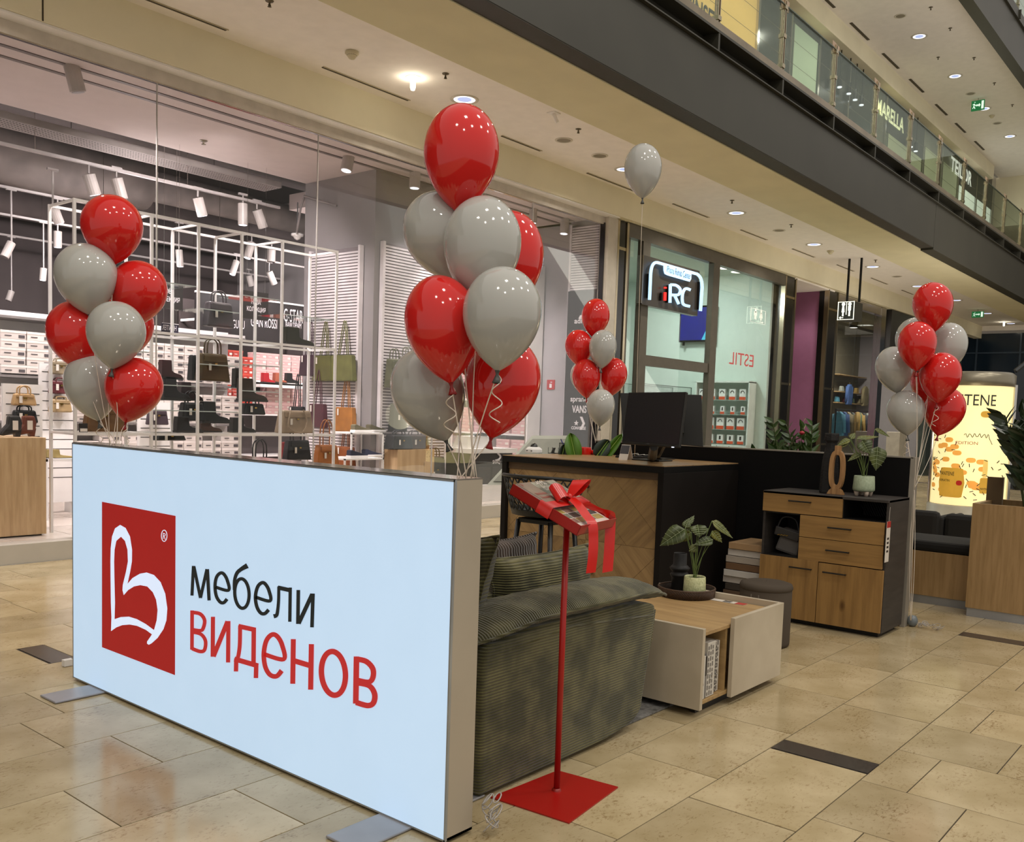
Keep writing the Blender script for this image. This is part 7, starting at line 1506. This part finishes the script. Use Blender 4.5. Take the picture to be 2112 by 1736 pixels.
a = ony(805, 926, 9.5); b = ony(881, 926, 9.5); t = thing('oak_display_cube', 'oak display cube carrying black duffel bags right of rack', 'display cube', ((a.x+b.x)/2, 9.7, .17)); MB().box(a.x, 9.35, .17, b.x, 9.62, a.z).build('carcass', okc, t, bevel=.002)
zc = a.z; bag(822, 925, 9.45, .40, .2, '1b191b', 'black duffel bag on oak cube at left', 'duffel bags', .3, .2, z=zc, taper=.85, cat='bag', nm='duffel_bag'); bag(855, 925, 9.5, .42, .2, '3a2a26', 'dark brown duffel bag on oak cube at right', 'duffel bags', .3, .2, z=zc, taper=.85, nm='duffel_bag')
bag(893, 990, 9.45, .40, .50, '2c2e35', 'large dark navy travel bag standing behind largest bunch', 'duffel bags', .25, .18, nm='travel_bag', z=.35)
for i, (x_, y_, c_, n_) in enumerate(((812, 800, '5c5d45', 'olive green backpack hanging at left on slatted panel'), (838, 795, '66654e', 'olive backpack partly behind the lower grey balloon'), (820, 890, '242322', 'black crossbody bag hanging under the olive backpacks'))): bag(x_, y_, 9.58, .26, .40, c_, n_, 'backpacks on slatted panel', .35, .14, nm='backpack', cat='backpack')
# dark counter with shoe brand, boxes
a = ony(970, 928, 9.3); b = ony(1057, 930, 9.3); sc3 = thing('shoe_counter', 'black shoe display counter with white top and basketball brand mark', 'counter', ((a.x+b.x)/2, 9.5, .17)); MB().box(a.x, 9.3, .42, b.x, 9.8, a.z-.05).build('front', M('counter_black', '221d1e', .3), sc3); MB().box(a.x-.03, 9.26, a.z-.05, b.x+.08, 9.85, a.z+.02).build('top', white_m, sc3); MB().box(a.x-.05, 9.2, .17, b.x+.3, 9.9, .42).build('base', white_m, sc3)
q = ony(1016, 956, 9.29); text('SHAQ', 'lettering', wl, sc3, (q.x, 9.292, q.z), (1, 0, 0), (0, 0, 1), .055, width=.18, bold=.02)
MB().tube(sm([ony(1026, 934, 9.285), ony(1032, 941, 9.285), ony(1029, 947, 9.285), ony(1022, 949, 9.285)], 4), .015, 5).build('figure_mark', wl, sc3)
for i in range(3): x_ = a.x+.18+.32*i; MB().box(x_, 9.295, .45, x_+.28, 9.3, .68).build('panel_inset', M('counter_inset', '2e282a', .3), sc3)
t = thing('white_display_box', 'white box with black sandal on the shoe counter', 'box', (a.x+.3, 9.5, a.z)); MB().box(a.x+.05, 9.4, a.z+.02, a.x+.5, 9.7, a.z+.2).build('box', white_m, t); 
MB().tube([(a.x+.2, 9.39, a.z+.21), (a.x+.35, 9.39, a.z+.25), (a.x+.48, 9.39, a.z+.22)], .015, 5).build('sandal', bk_, t)
sh3 = thing('side_shoe_shelving', 'white side shelving with pink shoe boxes and oak panels above', 'shelving', (12.7, 11.5, .17)); 
for y_ in (10.2, 11.1, 12.0): MB().box(12.6, y_-.02, .17, 12.95, y_+.02, 4.1).build('upright', white_m, sh3)
for z in (.6, 1.15, 1.75, 2.6): MB().box(12.6, 10.2, z-.03, 12.95, 12.0, z).build('shelf', white_m, sh3)
MB().box(12.8, 10.22, 2.62, 12.9, 12.0, 4.0).build('oak_panel', okc, sh3)
P4 = boxproto(pkx, M('shoe_box_pink_lid', 'd9b6b2', .6), 'pink shoe box on the side shelving right of largest bunch', 'pink shoe boxes on side shelving', .3, .11, .2); P4.rotation_euler = (0, 0, -PI/2)
k = 0
for z in (.6, 1.15, 1.75):
    for j in range(5):
        for y_ in (10.55, 10.90, 11.45, 11.8):
            if z+.11*(j+1) > z+.5: continue
            loc = (12.62, y_, z+.001+.112*j)
            if k == 0: P4.location = loc
            else: dup(P4, loc)
            k += 1
# lamps on tracks ---------------------------------------------------
tk_m = M('track_white', 'aaa4a1', .4)
def track(x0, x1, y, z, lab): t = tag(MB().box(x0, y-.025, z, x1, y+.025, z+.035).build('light_track', tk_m), lab, 'light track', 'white light tracks'); return t
tr_ = [track(-1, 8.5, 11.75, 4.42, 'nearest white light track hung below the open ceiling'), track(0, 9.5, 14.1, 4.42, 'second white light track in open ceiling'), track(0, 12.5, 16.2, 4.42, 'third white light track in open ceiling'), track(0, 13.3, 18.2, 4.42, 'farthest white light track in open ceiling')]
for y_ in (11.75, 14.1, 16.2, 18.2):
    w_ = MB()
    for x_ in range(1, 13, 2): w_.tube([(x_, y_, 4.45), (x_, y_, 6.195)], .004, 4)
    o = w_.build('suspension_wires', chrome_m, tr_[[11.75, 14.1, 16.2, 18.2].index(y_)]); o['kind'] = 'stuff'
def spot(x0, y0, x1, y1, w, D, z, lab, lit):
    """cylinder lamp: top px, bottom px, width px at depth of plane Y"""
    A = ony(x0, y0, D); B = ony(x1, y1, D); d = (A-CAM).dot(f_); r = w*d/F_/2; t = thing('track_spotlight', lab, 'spotlight', tuple((A+B)/2), 'white cylinder spotlights on tracks')
    MB().tube([A, B], r, 16).build('cylinder', M('spot_white', 'b9b2ad', .45), t, smooth=False, bevel=.004); ax = (B-A).normalized()
    ah = max(.14, 4.43-A.z) if D > 11 else max(.1, 4.745-A.z); MB().tube([A+Vector((0, 0, r*.2)), A+Vector((0, 0, ah))], .012, 6).build('arm', tk_m, t); MB().obox(A+Vector((0, 0, ah-.01)), (.14, .035, .03)).build('adapter', tk_m, t)
    MB().tube([B+ax*.002, B+ax*.004], r*.82, 16).build('lens', emis('spot_lit', 'f4f4ff', 2.0) if lit else M('spot_dark', '6f6a68', .3), t)
SP = [(146, 130, 161, 190, 32, 9.42, 'large spotlight nearest at top left under the soffit', 0), (183, 360, 196, 402, 25, 11.75, 'lit spotlight above the left balloon bunch', 1), (240, 368, 252, 411, 24, 11.75, 'unlit spotlight right of the one above left bunch', 0), (408, 408, 418, 446, 21, 11.75, 'lit spotlight above middle of the display rack', 1), (501, 420, 501, 464, 20, 11.75, 'straight down spotlight over the rack right part', 1), (530, 433, 543, 470, 20, 11.75, 'tilted spotlight beside straight one over rack', 0),
      (109, 425, 123, 461, 20, 12.4, 'lit spotlight behind the left rack corner', 1), (119, 477, 119, 510, 16, 14.1, 'lit spotlight in second row behind left rack post', 1), (24, 500, 9, 530, 17, 14.1, 'tilted unlit spotlight at left edge', 0), (90, 553, 88, 578, 13, 16.2, 'small lit spotlight left of the balloons', 1), (24, 600, 17, 620, 12, 18.2, 'small unlit spotlight low at left edge', 0), (369, 515, 372, 550, 14, 14.1, 'narrow lit spotlight seen through the rack frame', 1), (519, 500, 510, 532, 16, 14.1, 'tilted lit spotlight through right rack bay', 1), (560, 510, 559, 540, 17, 14.1, 'unlit spotlight at right rack bay', 0), (488, 538, 479, 566, 13, 16.2, 'lit spotlight leaning left in third row', 1), (513, 568, 519, 590, 13, 18.2, 'far spotlight above hanging board', 0), (555, 560, 566, 586, 14, 16.2, 'far tilted spotlight right of hanging board', 0),
      (723, 303, 714, 352, 24, 9.6, 'lit spotlight left of the tallest balloon', 1), (857, 340, 855, 388, 22, 9.42, 'lit spotlight touching the tallest balloon at left', 1), (813, 380, 815, 422, 19, 10.3, 'straight unlit spotlight left of upper grey balloon', 0), (1100, 422, 1099, 460, 16, 9.42, 'spotlight right of the half hidden red balloon', 1), (1166, 446, 1163, 482, 18, 9.42, 'spotlight in front of the slatted panel top', 1), (1197, 453, 1196, 490, 16, 9.6, 'rightmost spotlight in front of slatted panel', 0), (1184, 430, 1184, 452, 12, 9.7, 'small spotlight nearest the door jamb', 0)]
for s_ in SP[:-1]: spot(*s_[:6], 0, s_[6], s_[7])
# ducts, cable tray, pipes
dk2 = M('wrapped_duct', '8b827e', .7, bump=.5, scale=3, var=.12); du = thing('air_duct', 'large pale wrapped air duct under the dark open ceiling', 'air duct', (4, 14.6, 5.1)); MB().tube([(-4+.8*i, 14.7+.05*math.sin(i), 5.05+.03*math.sin(i*1.3)) for i in range(16)], [.42+.03*math.sin(i*2.1) for i in range(16)], 20).build('duct', dk2, du, smooth=True)
MB().tube([(8.0, 14.7, 5.05), (12, 15.5, 5.2)], .25, 16).build('branch', dk2, du, smooth=True)
for x_ in range(-3, 9, 3): MB().tube([(x_, 14.7, 5.4), (x_, 14.7, 6.2)], .006, 4).build('hanger', chrome_m, du)
d2 = thing('air_duct', 'dark round pipe running high along the open ceiling', 'air duct', (4, 13.4, 5.5), 'pipes'); MB().tube([(-4, 13.6, 5.45), (12.8, 13.6, 5.45)], .16, 12).build('pipe', M('dark_pipe', '5b5251', .6), d2, smooth=True)
for yy, zz2, r2, lb_ in ((16.9, 5.3, .28, 'dark far duct in third row of open ceiling'), (19.0, 5.2, .3, 'farthest dark duct in open ceiling')): d3 = thing('air_duct', lb_, 'air duct', (4, yy, zz2)); MB().tube([(-4, yy, zz2), (13, yy, zz2)], r2, 14).build('duct', M('dark_duct', '6a605e', .65, bump=.3), d3, smooth=True)
ctm = M('cable_tray_metal', 'a09894', .4, metal=.3); cy_ = thing('cable_tray', 'perforated white metal cable tray hanging along open ceiling', 'cable tray', (4, 11.9, 4.72)); m = MB()
MB().box(-3, 11.72, 4.72, 8.5, 12.12, 4.73).build('tray_bottom', ctm, cy_); MB().box(-3, 11.70, 4.72, 8.5, 11.71, 4.80).build('side_rail', ctm, cy_); MB().box(-3, 12.12, 4.72, 8.5, 12.13, 4.80).build('side_rail', ctm, cy_)
for i in range(250):
    for j in range(5): m.box(-.5+.036*i, 11.76+.07*j, 4.7185, -.5+.036*i+.018, 11.785+.07*j, 4.7195)
o = m.build('perforations', bk_, cy_); o['kind'] = 'stuff'
for x_ in (1.5, 3.5, 5.5, 7.5): MB().tube([(x_, 11.9, 4.72), (x_, 11.9, 6.2)], .005, 4).build('hanger', chrome_m, cy_)
wp = thing('wall_pipe', 'thin grey pipe bending across grey column top', 'pipe', (8.5, 10.6, 4.4)); MB().tube([onx(612, 480, 8.55), onx(620, 430, 8.55), onx(628, 404, 8.56), onx(694, 424, 8.57)], .018, 6).build('tube', M('pipe_grey', '857d7b', .5), wp, smooth=True)
dc2 = ony(613, 488, 11.5); dd = thing('dome_camera', 'small white dome camera hanging near the grey column', 'camera', tuple(dc2)); MB().lathe([(.002, -.05), (.04, -.035), (.06, 0), (.09, .01), (.09, .04), (.002, .05)], dc2, 16).build('dome', white_m, dd, smooth=True); MB().tube([dc2+Vector((0, 0, .04)), dc2+Vector((0, 0, .5))], .01, 5).build('stem', bk_, dd)
sp_ = onz(420, 290, 4.748); t = thing('sprinkler', 'small sprinkler head under the pale shop soffit', 'sprinkler', tuple(sp_)); MB().lathe([(.05, 0), (.045, -.008), (.01, -.01), (.01, -.04), (.03, -.045), (.001, -.05)], sp_, 12).build('head', M('sprinkler_metal', '6a6152', .35, metal=.7), t, smooth=True)
